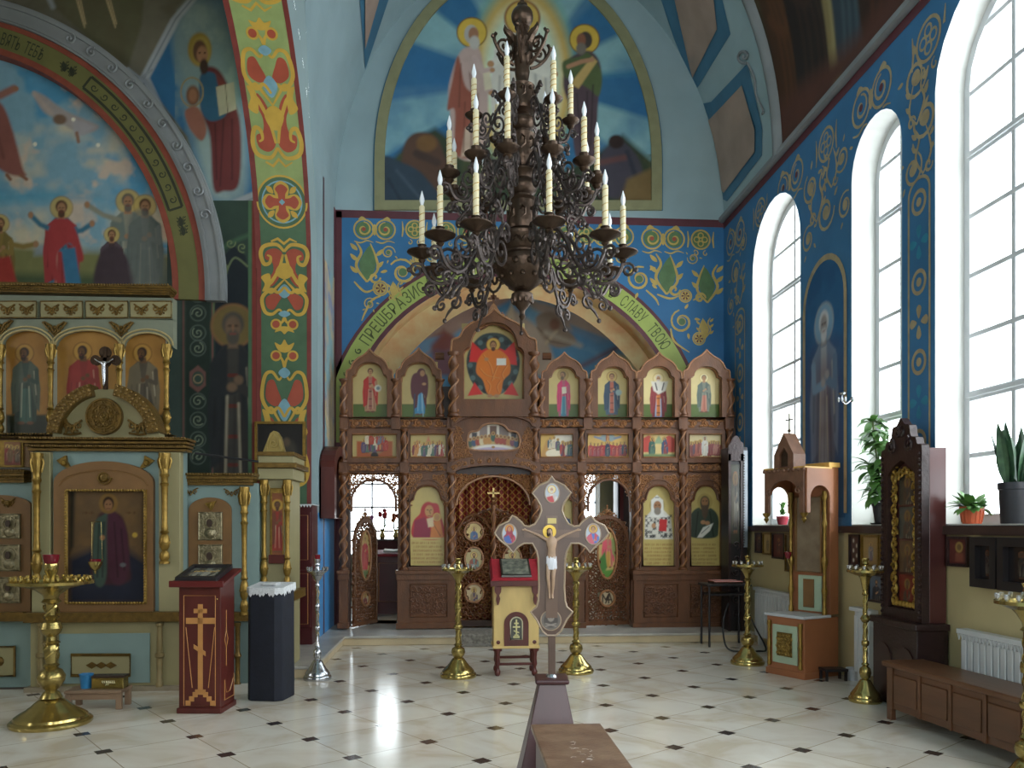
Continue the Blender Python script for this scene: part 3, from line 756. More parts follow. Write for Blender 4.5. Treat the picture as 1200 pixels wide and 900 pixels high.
cv.ell(500, 168, 12, 10, '#7a5a38', 2); cv.line([(488, 180), (512, 190)], 9, '#4a3a34', 2)
cv.poly([(448, 186), (470, 190), (496, 205), (515, 240), (448, 241)], '#374552', 2, sm=True); cv.line([(465, 200), (492, 232)], 3, '#566470', 2, .6); cv.line([(455, 210), (470, 236)], 3, '#2a3440', 2, .7)
cv.poly([(703, 185), (712, 172), (722, 162), (738, 172), (752, 195), (750, 225), (715, 232), (700, 210)], '#4a4650', 2, sm=True); cv.ell(722, 166, 9, 8, '#3a2c28', 1.5)
cv.line([(706, 190), (735, 184)], 7, '#6a4a48', 2); cv.line([(735, 178), (746, 210)], 5, '#363a46', 2)
cv.poly([(735, 210), (766, 196), (766, 241), (725, 241)], '#7a6440', 3)
cv.mottle(.10, 9, 11)
el = lambda X, Y: (Y > 190) | (((X - 607) / 160) ** 2 + ((Y - 190) / 229) ** 2 < 1)
M_fresco = painted_mat('fresco_paint', .6, .25)
panel(cv, 'transfiguration_mural', lambda u, v, d: BF(u, v, -.02 + d), wall_back, M_fresco, keep=el)
cv = Cv(385, 300, 830, 470, 1.5, '#5f93b4')
cv.cloud('#88b0c4', 40, 2, .45, .65, .8)
cv.poly([(440, 420), (500, 378), (560, 352), (610, 345), (560, 372), (520, 400), (470, 440)], '#b48c74', 3, .9)
cv.poly([(600, 345), (640, 356), (690, 372), (735, 400), (700, 402), (650, 378)], '#c0a488', 3, .85)
cv.poly([(560, 440), (575, 390), (600, 360), (640, 390), (655, 440)], '#c4a98a', 3, .85)
cv.ell(520, 400, 16, 10, '#a06a54', 2, .8); cv.poly([(628, 372), (648, 366), (664, 385), (676, 400), (655, 408), (636, 396)], '#9c8670', 2, .95, sm=True); cv.poly([(600, 352), (585, 395), (600, 440), (612, 440), (606, 395)], '#dcc8a4', 2, .8); cv.poly([(440, 425), (480, 402), (520, 392), (505, 410), (460, 440)], '#6fa4c4', 2, .8); cv.poly([(668, 380), (720, 400), (712, 418), (676, 400)], '#6a9cc0', 2, .8); cv.line([(652, 388), (640, 402)], 4, '#c4b090', 1.5); cv.line([(630, 384), (645, 400), (668, 404)], 2, '#7a6654', 1, .8); cv.ell(650, 380, 6, 7, '#8a6450', 2)
cv.poly([(505, 405), (520, 385), (535, 400), (530, 440), (508, 440)], '#8e4e44', 3, .8); cv.line([(640, 390), (680, 405)], 5, '#c2b49c', 3, .8); cv.line([(540, 380), (560, 400)], 5, '#b89a84', 3, .8)
cv.poly([(690, 440), (720, 415), (800, 425), (800, 470), (690, 470)], '#cbb888', 3); cv.line([(680, 430), (722, 408), (735, 398)], 5, '#7a5254', 3, .8)
cv.mottle(.12, 14, 6)
apse_Y = lambda u: YB + .5 + 2.0 * math.sqrt(max(0, 1 - ((u - 606) / 224) ** 2))
ap = panel(cv, 'apse', lambda u, v, d: tuple(pY(u, v, YB + .46 + 1.6 * math.sqrt(max(0, 1 - ((u - 606) / 226) ** 2)) * (1 - max(0, (470 - v) / 220) ** 2) + d)), None, M_fresco)
tag(ap, 'painted blue apse half dome above the icon screen', kind='structure')
mb = MB(); SY = YB + 4.6
swin = [[(a, b) for a, b in pxs(q, SY)] for q in (((404, 650), (500, 650), (500, 540), (404, 540)), ((640, 612), (698, 612), (698, 520), (640, 520)))]
mb.prism([(XL - 3.0, 0), (XR + 2, 0), (XR + 2, 7), (XL - 3.0, 7)], 0, .2, FY(SY), [q for q in swin])
mb.box(XL - 3.2, XL - 3.0, YB + .45, SY, 0, 7); mb.box(XR + 2, XR + 2.2, YB + .42, SY, 0, 7); mb.box(XL - 3.2, XR + 2.2, YB + .45, SY + .2, 7, 7.1)
mb.box(XL - 3.2, XL - .4, YB + .3, YB + .45, 0, 7); mb.box(XR + .42, XR + 2.2, YB + .3, YB + .45, 0, 7)
tag(mb.build('wall_sanctuary', M_plaster), kind='structure')
for q in swin:
    f = MB(); (x0, z0), (x1, _), (_, z1) = q[0], q[1], q[2]
    for i in range(4): x = x0 + (x1 - x0) * i / 3; f.box(x - .018, x + .018, SY - .03, SY + .06, z0, z1)
    for i in range(5): z = z0 + (z1 - z0) * i / 4; f.box(x0, x1, SY - .03, SY + .06, z - .018, z + .018)
    o = tag(f.build('window_%d' % (7 + swin.index(q)), M_frame), kind='structure')
    gg = MB(); gg.box(x0, x1, SY + .02, SY + .026, z0, z1); gg.build('pane', M_glass, o)
def vx(z):
    h = min(1.0, max(0, (z - ZC) / VB)); return VA * math.sqrt(1 - h * h)
RS, ZSP = 3.13, 5.0                                            # the side arch: radius and springing
YRIB = pX(915, 187, XR).y
def yarch(z):                                                 # far side of the side arch at height z
    if z <= ZSP: return YP
    h = min(RS, z - ZSP); return YP - RS + math.sqrt(RS * RS - h * h)
nz_ = 26
vl = MB(); zl = [ZC + (VB) * math.sin(PI / 2 * i / nz_) for i in range(nz_ + 1)]
def strip(mb, side, ylo, yhi, m):
    for i in range(nz_):
        z0, z1 = zl[i], zl[i + 1]
        p = [(VX + side * vx(z0), ylo(z0), z0), (VX + side * vx(z0), yhi, z0), (VX + side * vx(z1), yhi, z1), (VX + side * vx(z1), ylo(z1), z1)]
        mb.add(p, [(0, 1, 2, 3) if side > 0 else (3, 2, 1, 0)], m, True)
ZT = ZSP + RS
YM = 7.0                                                      # middle of the side arch; its crown runs level
strip(vl, 1, lambda z: YRIB, YB + .1, 0)
strip(vl, -1, lambda z: yarch(z) if z < ZT else YP - RS, YB + .1, 0)
strip(vl, 1, lambda z: YR, YRIB - .5, 0); 
for i in range(nz_):                                          # near half of the left flank
    z0, z1 = zl[i], zl[i + 1]
    ya = lambda z: 2 * YM - yarch(z) if z < ZT else YP - RS
    vl.add([(VX - vx(z0), YR, z0), (VX - vx(z0), ya(z0), z0), (VX - vx(z1), ya(z1), z1), (VX - vx(z1), YR, z1)], [(3, 2, 1, 0)], 0, True)
def onvault(px, py, lift=0):
    d = ray(px, py); lo, hi = 5.0, 16.0; best = None
    t = 5.0; prev = None
    while t < 16:
        X, Y, Z = d.x * t, d.y * t, EYE + d.z * t
        if Z > ZC: f = ((X - VX) / (VA - lift)) ** 2 + ((Z - ZC) / (VB - lift)) ** 2 - 1
        else: f = abs(X - VX) - (VA - lift)
        if prev is not None and prev < 0 <= f: break
        prev = f; t += .02
    return (d.x * t, min(d.y * t, YB - .006 - lift), EYE + d.z * t)
def vpanel(outer, inner):
    for pts, m, lf in ((outer, 1, .014), (inner, 2, .03)):
        lp = []
        for i in range(len(pts)):
            a, b = np.array(pts[i], float), np.array(pts[(i + 1) % len(pts)], float)
            lp += [tuple(a + (b - a) * j / 6) for j in range(6)]
        xs_, ys_ = [p[0] for p in lp], [p[1] for p in lp]
        ex = [(x, y) for x in np.arange(min(xs_) + 3, max(xs_), 9) for y in np.arange(min(ys_) + 3, max(ys_), 9) if inside((x, y), lp)]
        v, t = fill2d([lp], ex); vl.add([onvault(x, y, lf) for x, y in v], [tuple(reversed(q)) for q in t], m)
vpanel([(812, 142), (876, 74), (893, 150), (893, 182), (852, 236), (812, 236)], [(822, 150), (869, 100), (884, 152), (884, 178), (848, 226), (822, 226)])
vpanel([(768, -20), (842, -20), (856, 40), (812, 112)], [(786, -20), (834, -20), (840, 34), (811, 92)])
vpanel([(420, -20), (462, -20), (428, 82)], [(428, -20), (450, -20), (428, 58)])
ribbon(vl, [onvault(x, y, .02)[1:] for x, y in ((812, 142), (876, 74))], .001, lambda u, v, d: (VX, u, v), 0, 1) if False else None
gl = MB()
for (x, y) in ((872, 66), ):
    pts = [onvault(*p, .03) for p in spiral(x, y, 9, 1.3, 1.2, 1, 16)]; gl.tube(pts, .02, 5)
    pts = [onvault(*p, .03) for p in spline([(876, 74), (884, 92), (886, 112), (894, 128), (893, 134)], 6)]; gl.tube(pts, .016, 5)
ceil = tag(vl.build('ceiling', [M_lblue, M_pblue, M_terra]), 'pale blue painted vault with blue framed panels', kind='structure')
gl.build('scroll', M_grey, ceil)
rb = MB(); rb.tube([(VX + vx(z) - .02, YRIB, z) for z in zl[:-2]], .09, 6)
rb.tube([(XR - .03, y, ZC + .02) for y in (YB, YRIB, 4, 0, YR)], .06, 6)
tag(rb.build('trim_2', M_grey, ang=60), 'grey rib and cornice of the vault', kind='structure')
cv = Cv(0, 0, 4.2, 3.6, .03, '#3a3428')          # u: towards the camera from the rib, v: up along the flank
cv.Y = cv.Y; cv.cloud('#54462e', .9, 4, .45, .65, .8); cv.cloud('#3a3a3e', .7, 9, .5, .65, .7)
def up(v): return v
for x, w_, c1, c2 in ((.45, .7, '#4a3020', '#5e3c26'), (1.05, .8, '#2c2422', '#3e2e28'), (1.62, .35, '#8a7a52', '#a09468'), (1.95, .6, '#36424c', '#4a5a62'), (2.6, .8, '#38261e', '#54301f'), (3.4, .8, '#4a3a26', '#6a5030')):
    cv.poly([(x - w_ * .5, .1), (x - w_ * .55, .8), (x - w_ * .35, 1.7), (x + w_ * .3, 1.8), (x + w_ * .5, .9), (x + w_ * .42, .05)], c1, .03, sm=True)
    for k in (-.3, -.08, .16, .34): cv.line([(x + k * w_, .15), (x + k * w_ * .9 + .05, .7), (x + k * w_ * .5, 1.5)], .07, c2, .03, .8, sm=True)
    cv.ell(x, 2.0, .15, .2, '#6a4a34', .03); cv.line([(x - w_ * .3, 1.2), (x + w_ * .1, .95), (x + w_ * .45, 1.15)], .12, c2, .03, sm=True)
cv.poly([(0, 0), (4.2, 0), (4.2, .35), (2, .2), (0, .45)], '#5a382e', .1)
cv.mottle(.15, .4, 3)
def flank(u, v, d):
    th = v / 3.6 * 1.15; z = ZC + .06 + VB * math.sin(th); return (VX + vx(z) - .015, YRIB - .04 - u, z)
fm = panel(cv, 'vault_mural', flank, ceil, M_fresco)
mb = MB()
for i in range(nz_):
    z0, z1 = zl[i], zl[i + 1]
    mb.add([(VX + vx(z0), YRIB - 5, z0), (VX + vx(z0), YRIB, z0), (VX + vx(z1), YRIB, z1), (VX + vx(z1), YRIB - 5, z1)], [(0, 1, 2, 3)], 0, True)
mb.build('vault_flank', M_terra, ceil)
wl = MB()
zz = [ZSOL * 0] + [ZSP * .5, ZSP] + [ZSP + (ZC - ZSP) * i / 6 for i in range(1, 7)]
M_lower = mat('bright_blue_dado_paint', '#4a93cf', .5, var=.06)
for z0, z1 in zip(zz[:-1], zz[1:]):
    wl.add([(XL, yarch(z0), z0), (XL, YB, z0), (XL, YB, z1), (XL, yarch(z1), z1)], [(3, 2, 1, 0)], 0)
yo = 2 * YM
for z0, z1 in zip(zz[:-1], zz[1:]):
    wl.add([(XL, YR, z0), (XL, yo - yarch(z0), z0), (XL, yo - yarch(z1), z1), (XL, YR, z1)], [(3, 2, 1, 0)], 0)
zd = pX(386, 602, XL).z
LF = lambda u, v, d: (XL - d, u, v)            # looks towards +X; d negative lifts off the wall
rect(wl, YP + .02, YB - .02, 0, zd, LF, -.004, 1)
for y in (YP + .45, ): rect(wl, y, y + .1, 0, pX(380, 210, XL).z, LF, -.006, 2)
wl.box(XL - .005, XL + .012, YB - .16, YB - .01, 0, ZC, 2)
cvl = Cv(0, 0, YB - YP - .75, 3.6, .03, '#8fb0b8'); cvl.cloud('#b8a894', .5, 5, .45, .6, .9); cvl.cloud('#7f8fb0', .4, 8, .55, .65, .8); cvl.cloud('#c9b68a', .3, 12, .6, .7, .8)
wall_left = tag(wl.build('wall_left', [M_lblue, M_lower, M_maroon]), kind='structure')
panel(cvl, 'faded_mural', lambda u, v, d: (XL + .01 - d, YP + .56 + u, 1.85 + v), wall_left, M_fresco)
mb = MB(); ang = [math.radians(a) for a in range(0, 181, 6)]
E_ = [(YP - RS + RS * math.cos(a) - (0 if a < 1.58 else 2 * (YP - RS - YM)), ZSP + RS * math.sin(a)) for a in ang]
for (y0, z0), (y1, z1) in zip(E_[:-1], E_[1:]):
    mb.add([(XL, y0, z0), (min(XL + 2, max(XL, VX - vx(z0))), y0, z0), (max(XL, VX - vx(z1)), y1, z1), (XL, y1, z1)], [(0, 1, 2, 3)])
tag(mb.build('trim_3', M_lblue), kind='structure')
SOFF = lambda u, v, d: (u, (YP - RS + (RS + d) * math.cos((v - ZSP) / RS)) if v > ZSP else YP + d, (ZSP + (RS + d) * math.sin((v - ZSP) / RS)) if v > ZSP else v)
def s_at(py, xx=None):
    xx = (XL + XPL) / 2 if xx is None else xx
    lo, hi = 0.0, ZSP + RS * 1.45
    for _ in range(40):
        m_ = (lo + hi) / 2
        if proj(SOFF(xx, m_, 0))[1] > py: lo = m_
        else: hi = m_
    return lo
UC, UH = (XL + XPL) / 2, (XL - XPL) / 2
pr = MB()
sv = [0, 1.5, 3, ZSP] + [ZSP + RS * PI / 2 * i / 16 for i in range(1, 17)]
def soffrect(mb, u0, u1, v0, v1, d, m):
    vv = [v0] + [v for v in sv if v0 + 1e-3 < v < v1 - 1e-3] + [v1]
    for a, b in zip(vv[:-1], vv[1:]): mb.add([SOFF(u0, a, d), SOFF(u1, a, d), SOFF(u1, b, d), SOFF(u0, b, d)], [(0, 1, 2, 3)], m)
s_circ = s_at(237); s_top = ZSP + RS * PI / 2
soffrect(pr, XPL, XL, 0, s_circ, 0, 0); soffrect(pr, XPL, XL, s_circ, s_top, 0, 1)
soffrect(pr, XPL, XPL + .07, 0, s_top, -.004, 2); soffrect(pr, XL - .14, XL - .08, 0, s_top, -.004, 2); soffrect(pr, XL - .08, XL, 0, s_top, -.004, 6)
pr.box(XPL, XL - .02, YP + .05, YB, 0, ZSP)
for i in range(16):            # far leg of the arch, towards the camera
    a0, a1 = PI / 2 + PI / 2 * i / 16, PI / 2 + PI / 2 * (i + 1) / 16
    q = lambda u, a: (u, 2 * YM - YP + RS + RS * math.cos(a), ZSP + RS * math.sin(a))
    pr.add([q(XPL, a0), q(XL, a0), q(XL, a1), q(XPL, a1)], [(0, 1, 2, 3)], 1)
pr.box(XPL, XL, 2 * YM - YP + RS, YP - RS, ZT, ZT + .05, 1)
pr.box(XPL, XL - .001, yo - YP - 1.2, yo - YP, 0, ZSP)
H = UH * .80; UCC = UC - .03
def mirr(pts, k): return [(UCC + k * a * H, b) for a, b in pts]
def motif(s0, s1, flip):
    """palmette of brick-red lobes outlined in yellow, s0 (root) to s1 (tip)"""
    S = lambda t: s0 + (s1 - s0) * t
    for k in (-1, 1):
        # scroll at the root
        blob(pr, mirr([(.05, S(.16)), (.35, S(.10)), (.72, S(.13)), (.78, S(.21)), (.5, S(.24)), (.45, S(.33)), (.62, S(.42)), (.55, S(.5)), (.25, S(.42)), (.14, S(.3))], k), SOFF, -.006, 4)
        ribbon(pr, mirr(spline([(0, S(.13)), (.3, S(.06)), (.8, S(.08)), (.95, S(.16)), (.82, S(.26)), (.6, S(.25)), (.55, S(.19)), (.7, S(.17))], 6), k), .055, SOFF, -.008, 3)
        ribbon(pr, mirr(spline([(.05, S(.16)), (.2, S(.30)), (.5, S(.44)), (.72, S(.50)), (.55, S(.56)), (.3, S(.5)), (0, S(.42))], 6), k), .05, SOFF, -.008, 3)
        blob(pr, mirr([(.62, S(.36)), (.95, S(.40)), (.8, S(.47)), (.9, S(.55)), (.62, S(.52)), (.55, S(.44))], k), SOFF, -.007, 3)
        # upper hook
        blob(pr, mirr([(.12, S(.60)), (.4, S(.57)), (.75, S(.62)), (.7, S(.72)), (.45, S(.74)), (.28, S(.68))], k), SOFF, -.006, 4)
        ribbon(pr, mirr(spline([(0, S(.5)), (.25, S(.56)), (.55, S(.53)), (.9, S(.62)), (.8, S(.76)), (.5, S(.79)), (.2, S(.74)), (0, S(.82))], 6), k), .05, SOFF, -.008, 3)
        # little rings towards the tip
        u, v = UCC + k * .34 * H, S(.895)
        disc(pr, u, v, .075, SOFF, -.007, 3, n=16); disc(pr, u, v, .05, SOFF, -.009, 4, n=16)
        ribbon(pr, mirr(spline([(.02, S(.82)), (.06, S(.86)), (.2, S(.9))], 4), k), .035, SOFF, -.008, 3)
    blob(pr, [(UCC, S(.62)), (UCC + .09, S(.55)), (UCC, S(.47)), (UCC - .09, S(.55))], SOFF, -.008, 5)
    blob(pr, [(UCC, S(.42)), (UCC + .12, S(.36)), (UCC + .07, S(.27)), (UCC, S(.25)), (UCC - .07, S(.27)), (UCC - .12, S(.36))], SOFF, -.009, 3)
    blob(pr, [(UCC, S(1.0)), (UCC + .05, S(.965)), (UCC + .13, S(.98)), (UCC + .08, S(.93)), (UCC, S(.915)), (UCC - .08, S(.93)), (UCC - .13, S(.98)), (UCC - .05, S(.965))], SOFF, -.007, 3)
    blob(pr, [(UCC, S(.82)), (UCC + .08, S(.785)), (UCC, S(.75)), (UCC - .08, S(.785))], SOFF, -.009, 5)
    ribbon(pr, [(UCC - .17, S(.03)), (UCC - .08, S(.0)), (UCC, S(.05)), (UCC + .08, S(.0)), (UCC + .17, S(.03))], .04, SOFF, -.007, 3)
motif(s_at(195), s_at(20), False); motif(s_at(280), s_at(392), True); motif(s_at(580), s_at(398), False)
motif(s_at(12), s_at(12) + 1.6, False)
rc = UH * .82
for r1, r0, m_, dd in ((1, .93, 3, -.006), (.92, .0, 0, -.005), (.8, .74, 5, -.007)): disc(pr, UCC, s_circ, rc * r1, SOFF, dd, m_, r0=rc * r0, n=36)
for q in range(4):
    a = q * PI / 2; cu, cw = math.cos(a), math.sin(a)
    P_ = lambda r, t: (UCC + rc * (r * cu - t * cw), s_circ + rc * (r * cw + t * cu))
    blob(pr, [P_(.08, .12), P_(.35, .28), P_(.62, .27), P_(.78, .0), P_(.62, -.27), P_(.35, -.28), P_(.08, -.12)], SOFF, -.008, 3)
    blob(pr, [P_(.0, .1), P_(.3, .15), P_(.5, .24), P_(.66, .0), P_(.5, -.24), P_(.3, -.15), P_(.0, -.1)], SOFF, -.010, 4)
    a2 = a + PI / 4; blob(pr, [(UCC + rc * .82 * math.cos(a2 + d_) * e, s_circ + rc * .82 * math.sin(a2 + d_) * e) for d_, e in ((0, .55), (.16, .8), (0, 1), (-.16, .8))], SOFF, -.007, 3)
disc(pr, UCC, s_circ, rc * .12, SOFF, -.012, 5, n=4)
pier = tag(pr.build('wall_pier', [mat('pier_green_paint', '#4c6b4e', .55, var=.1), mat('pier_pale_green_paint', '#93a568', .55, var=.1), mat('pier_maroon_paint', '#7a3630', .55), mat('pier_yellow_paint', '#c9a444', .5, var=.1), mat('pier_brick_paint', '#a84e38', .5, var=.1), M_sky_p, M_lblue]), 'green pier with red and yellow painted ornament', kind='structure')
Yw = YP
cv = Cv(196, 235, 301, 600, 1.2, '#2e3f36')
cv.poly([(196, 235), (212, 235), (212, 600), (196, 600)], '#3c4a44', 1)
for x in (215, 249): cv.line([(x, 275), (x, 600)], 2.2, '#6a4a44')
cv.line([(215, 275), (249, 275)], 2.2, '#6a4a44'); cv.poly([(218, 280), (246, 280), (246, 600), (218, 600)], '#243029', 1)
for i, y in enumerate((300, 322, 345, 367, 390, 408, 470, 492, 515, 535)):
    if i == 1: continue
    cv.ring(232, y, 9, 1.4, '#4f5a52'); cv.line(spiral(232, y, 7, 1.3, i, 1 if i % 2 else -1), 1.2, '#78826e')
cv.poly([(232, 428), (241, 436), (241, 452), (232, 460), (222, 452), (222, 436)], '#6a4a44', .8); cv.ell(232, 444, 7, 9, '#33443c'); cv.ring(232, 444, 5, 1.4, '#8a7a5a'); cv.ell(232, 347, 3, 4, '#b4a060')
cv.poly([(252, 340), (262, 300), (274, 288), (288, 300), (294, 340), (294, 600), (252, 600)], '#1f262b', 1.2, sm=False)
cv.line([(250, 372), (252, 345), (262, 330), (268, 312), (276, 302), (290, 312)], 2.4, '#5f6a4c', sm=True); cv.line([(262, 290), (276, 282), (290, 276)], 5, '#3f5a44', 2, sm=True)
for x, y in ((258, 300), (270, 285), (284, 290), (262, 315)): cv.line(spiral(x, y, 6, 1.2, x, 1), 1.3, '#6f7a54')
saint(cv, 273, 368, 210, '#33312f', '#272a2c', hair='#4a453e', halo='#6a5a34', ring='#7a5a3a', skin='#6a5644', w=.8, stole='#3c3a36', under='#232220')
cv.poly([(295, 235), (301, 235), (301, 600), (295, 600)], '#7a3630', .6); cv.poly([(291, 235), (295, 235), (295, 600), (291, 600)], '#4c6b4e', .6)
cv.mottle(.15, 14, 2)
panel(cv, 'painted_pier_panel', lambda u, v, d: tuple(pY(u, v, YP - .01 + d)), pier, M_fresco)
CXm, CYm = -88, 340
AW = MB()
def ringpx(r0, r1, y, t, m):
    o = [px2(CXm + r1 * math.cos(math.radians(a)), CYm - r1 * math.sin(math.radians(a)), y) for a in range(-2, 93, 2)]
    q = [px2(CXm + r0 * math.cos(math.radians(a)), CYm - r0 * math.sin(math.radians(a)), y) for a in range(92, -4, -2)]
    AW.prism(o + q, 0, t, FY(y), m=m)
ya = YP + .02
ringpx(290, 297, ya - .10, .3, 0); ringpx(297, 321, ya - .09, .3, 1); ringpx(321, 328, ya - .10, .3, 0); ringpx(328, 352, ya - .14, .34, 2)
ringpx(331, 334, ya - .16, .04, 2); ringpx(346, 350, ya - .17, .05, 2)
AWf = FY(ya - .09)
def polpx(r, a): return px2(CXm + r * math.cos(math.radians(a)), CYm - r * math.sin(math.radians(a)), ya - .09)
mcx, mcz = px2(CXm, CYm, ya - .09); mk = (px2(CXm + 100, CYm, ya - .09)[0] - mcx) / 100
arc_text(AW, 'МЪВЯТЬ ТЕБѢ', CXm, -CYm, 301, 76, 63, 15, lambda u, v, d: tuple(pY(u, -v, ya - .09 + d)), -.003, 3)
for r in (301, 317): ribbon(AW, [polpx(r, a) for a in range(52, 17, -2)], .035, AWf, -.003, 3, taper=False)
ribbon(AW, [polpx(301, 52), polpx(317, 52)], .03, AWf, -.003, 3, taper=False); ribbon(AW, [polpx(301, 18), polpx(317, 18)], .03, AWf, -.003, 3, taper=False)
for i, a in enumerate(range(50, 19, -3)):
    c = polpx(309, a); ribbon(AW, spiral(c[0], c[1], 5 * mk, 1.2, a, 1 if i % 2 else -1, 12), 1.6 * mk, AWf, -.003, 3)
for a in (56, 58, 13, 15):
    c = polpx(309 + (a % 2) * 2, a); acanthus(AW, c[0], c[1], 12 * mk, AWf, -.003, 3, 3, 1)
for i, a in enumerate(range(60, 12, -5)):          # scrollwork painted on the grey moulding
    c = px2(CXm + 340 * math.cos(math.radians(a)), CYm - 340 * math.sin(math.radians(a)), ya - .17)
    AW.tube([(u, ya - .175, v) for u, v in spiral(c[0], c[1], 7 * mk, 1.3, math.radians(a), 1 if i % 2 else -1, 14)], .014, 4, m=2)
M_ltr2 = mat('aisle_letter_paint', '#2f3424', .6)
aw = tag(AW.build('wall_aisle_arch', [mat('aisle_red_paint', '#8a4434', .55), mat('aisle_olive_paint', '#6b6a3c', .6, var=.12, scale=3), M_grey, M_ltr2]), 'painted arch with lettering round the mural', kind='structure')
cv = Cv(-60, 45, 205, 345, 1.3, '#7fa6b8')
cv.cloud('#c9bfa4', 70, 2, .42, .6, .95); cv.cloud('#4f96bc', 55, 5, .55, .66, .9); cv.cloud('#d2b9a0', 38, 7, .56, .68, .8)
cv.poly([(-60, 228), (60, 222), (120, 234), (-60, 240)], '#4f9ab8', 6, .7)
cv.poly([(-60, 280), (60, 292), (205, 298), (205, 345), (-60, 345)], '#7c7c50', 6); cv.poly([(-60, 318), (205, 325), (205, 345), (-60, 345)], '#4c5a40', 6); cv.poly([(40, 286), (80, 284), (100, 296), (40, 300)], '#8a9aa8', 3, .7)
cv.poly([(-30, 110), (0, 120), (14, 150), (26, 195), (30, 206), (10, 204), (-12, 190), (-40, 170)], '#8a564e', 2, sm=True); cv.line([(0, 112), (16, 104)], 9, '#96685c', 2); cv.ell(18, 104, 4, 3, '#9a6c54'); cv.line([(8, 205), (12, 210)], 4, '#8a5e48', 1); cv.line([(24, 205), (31, 210)], 4, '#8a5e48', 1)
cv.line([(-10, 130), (4, 185)], 3, '#6a403c', 2, .7)
cv.poly([(38, 108), (52, 112), (74, 128), (100, 140), (116, 148), (104, 156), (84, 152), (66, 140), (50, 130)], '#a59c98', 2, sm=True); cv.ell(70, 140, 8, 6, '#7a6250', 1.5); cv.poly([(84, 138), (112, 148), (100, 158), (88, 160)], '#a7a3a6', 2); cv.line([(90, 156), (92, 166)], 4, '#94705c', 1); cv.line([(40, 110), (60, 132)], 5, '#b9a59a', 2, .7)
for x, y in ((86, 140), (41, 169), (115, 170)): cv.ell(x, y, 2.4, 2.4, '#e8e4d0', .6)
def apost(x, y, h, robe, mantle, arms=(), hal=True, hair='#5a4030'):
    saint(cv, x, y, h, robe, mantle, hair=hair, halo='#c9b06a' if hal else None, ring='#8f7a44', halo_a=.7, feet=False, w=1.1, under=mantle, skin='#a37a5a')
    for a, b in arms: cv.line([a, ((a[0] + b[0]) / 2, (a[1] + b[1]) / 2 + 3), b], 6, mantle if False else robe, 1.5); cv.ell(b[0], b[1], 3, 4, '#a37a5a', 1)
apost(150, 228, 120, '#8d8c7c', '#6f7a74', [((140, 258), (102, 240))], hair='#6a6258'); apost(170, 234, 112, '#6f7672', '#55625f')
apost(72, 236, 112, '#3f6f86', '#a03e40', [((58, 268), (36, 252)), ((84, 272), (108, 262))])
cv.poly([(60, 262), (72, 256), (86, 264), (98, 300), (92, 306), (82, 285), (66, 300), (70, 330), (60, 320), (55, 285)], '#a43f40', 1.5, sm=True); cv.poly([(72, 292), (88, 290), (96, 340), (78, 342)], '#3f7596', 1.5)
apost(131, 270, 78, '#4a3c3c', '#544850'); cv.poly([(116, 300), (134, 288), (150, 304), (156, 340), (112, 340)], '#463a40', 2, sm=True)
apost(0, 256, 92, '#8a7440', '#7a6a3c', [((12, 286), (42, 286))]); cv.poly([(-20, 305), (12, 300), (22, 340), (-20, 345)], '#a03a34', 2)
cv.poly([(150, 262), (176, 250), (202, 330), (205, 345), (160, 345)], '#6c716c', 3, .7, sm=True)
cv.mottle(.10, 8, 21)
inr = lambda X, Y: (X - CXm) ** 2 + (Y - CYm) ** 2 < 294 ** 2
panel(cv, 'ascension_mural', lambda u, v, d: tuple(pY(u, v, YP + .1 + d)), aw, M_fresco, keep=inr)
cv = Cv(-60, -40, 298, 275, 1.3, '#6b675a')
cv.poly([(60, -40), (172, -40), (166, 30), (150, 78), (120, 60), (60, 5)], '#5c5a44', 2); cv.cloud('#57503c', 40, 3, .5, .7, .5)
for x0, x1 in ((84, 98), (118, 134)):
    for k in range(3): cv.line([(x0 + 3 * k, -20), (x1 + 1.2 * k, 32 - abs(k - 1) * 4)], 1.6, '#a89470', .8)
cv.poly([(172, 98), (178, 82), (208, 20), (232, -10), (262, -40), (298, -40), (298, 225), (247, 246), (220, 160)], '#2f6188', 1.5)
M_ = ((cv.X > 205) & (cv.X < 285)) * 1.0
cv.poly([(205, 40), (225, 0), (255, 10), (275, 60), (285, 140), (285, 225), (250, 235), (232, 190), (215, 110)], '#8a9a94', 8, .9, sm=True); cv.cloud('#6d8288', 26, 5, .45, .65, .7, mask=M_)
cv.poly([(172, 98), (212, 22), (262, -38), (254, -40), (200, 22), (160, 98)], '#9aa0a6', 1.5); cv.line([(166, 97), (206, 22), (258, -40)], 2, '#7c828a'); cv.line([(150, 80), (165, 92), (178, 82)], 3, '#8a9096')
cv.poly([(160, 92), (176, 92), (247, 246), (298, 224), (298, 240), (240, 275), (232, 262)], '#8f959c', 1.5); cv.line([(168, 98), (243, 254), (298, 232)], 2.5, '#767c84')
cv.line([(40, -40), (62, 8)], 6, '#8a8f92', 2)
cv.ell(234, 58, 14, 20, '#8a7434', 1.5); cv.ell(236, 60, 11, 17, '#9a8644', 1.5)
cv.poly([(236, 88), (244, 78), (258, 84), (272, 112), (282, 150), (280, 215), (262, 224), (250, 220), (246, 160), (236, 130)], '#5c2a2a', 2, sm=True)
cv.poly([(234, 92), (246, 84), (260, 96), (266, 132), (248, 142), (236, 130)], '#2f5670', 1.5, sm=True); cv.poly([(252, 84), (266, 100), (270, 118), (258, 112)], '#6a3430', 1.5)
cv.poly([(253, 102), (274, 96), (277, 128), (257, 136)], '#a8a08c', .8); cv.line([(264, 99), (267, 132)], 1, '#6a6454'); cv.ell(234, 60, 8, 13, '#5a4030', 1.2); cv.ell(237, 64, 6.5, 10, '#9a7054', 1.2); cv.ell(239, 78, 5, 9, '#3a2a22', 1.2)
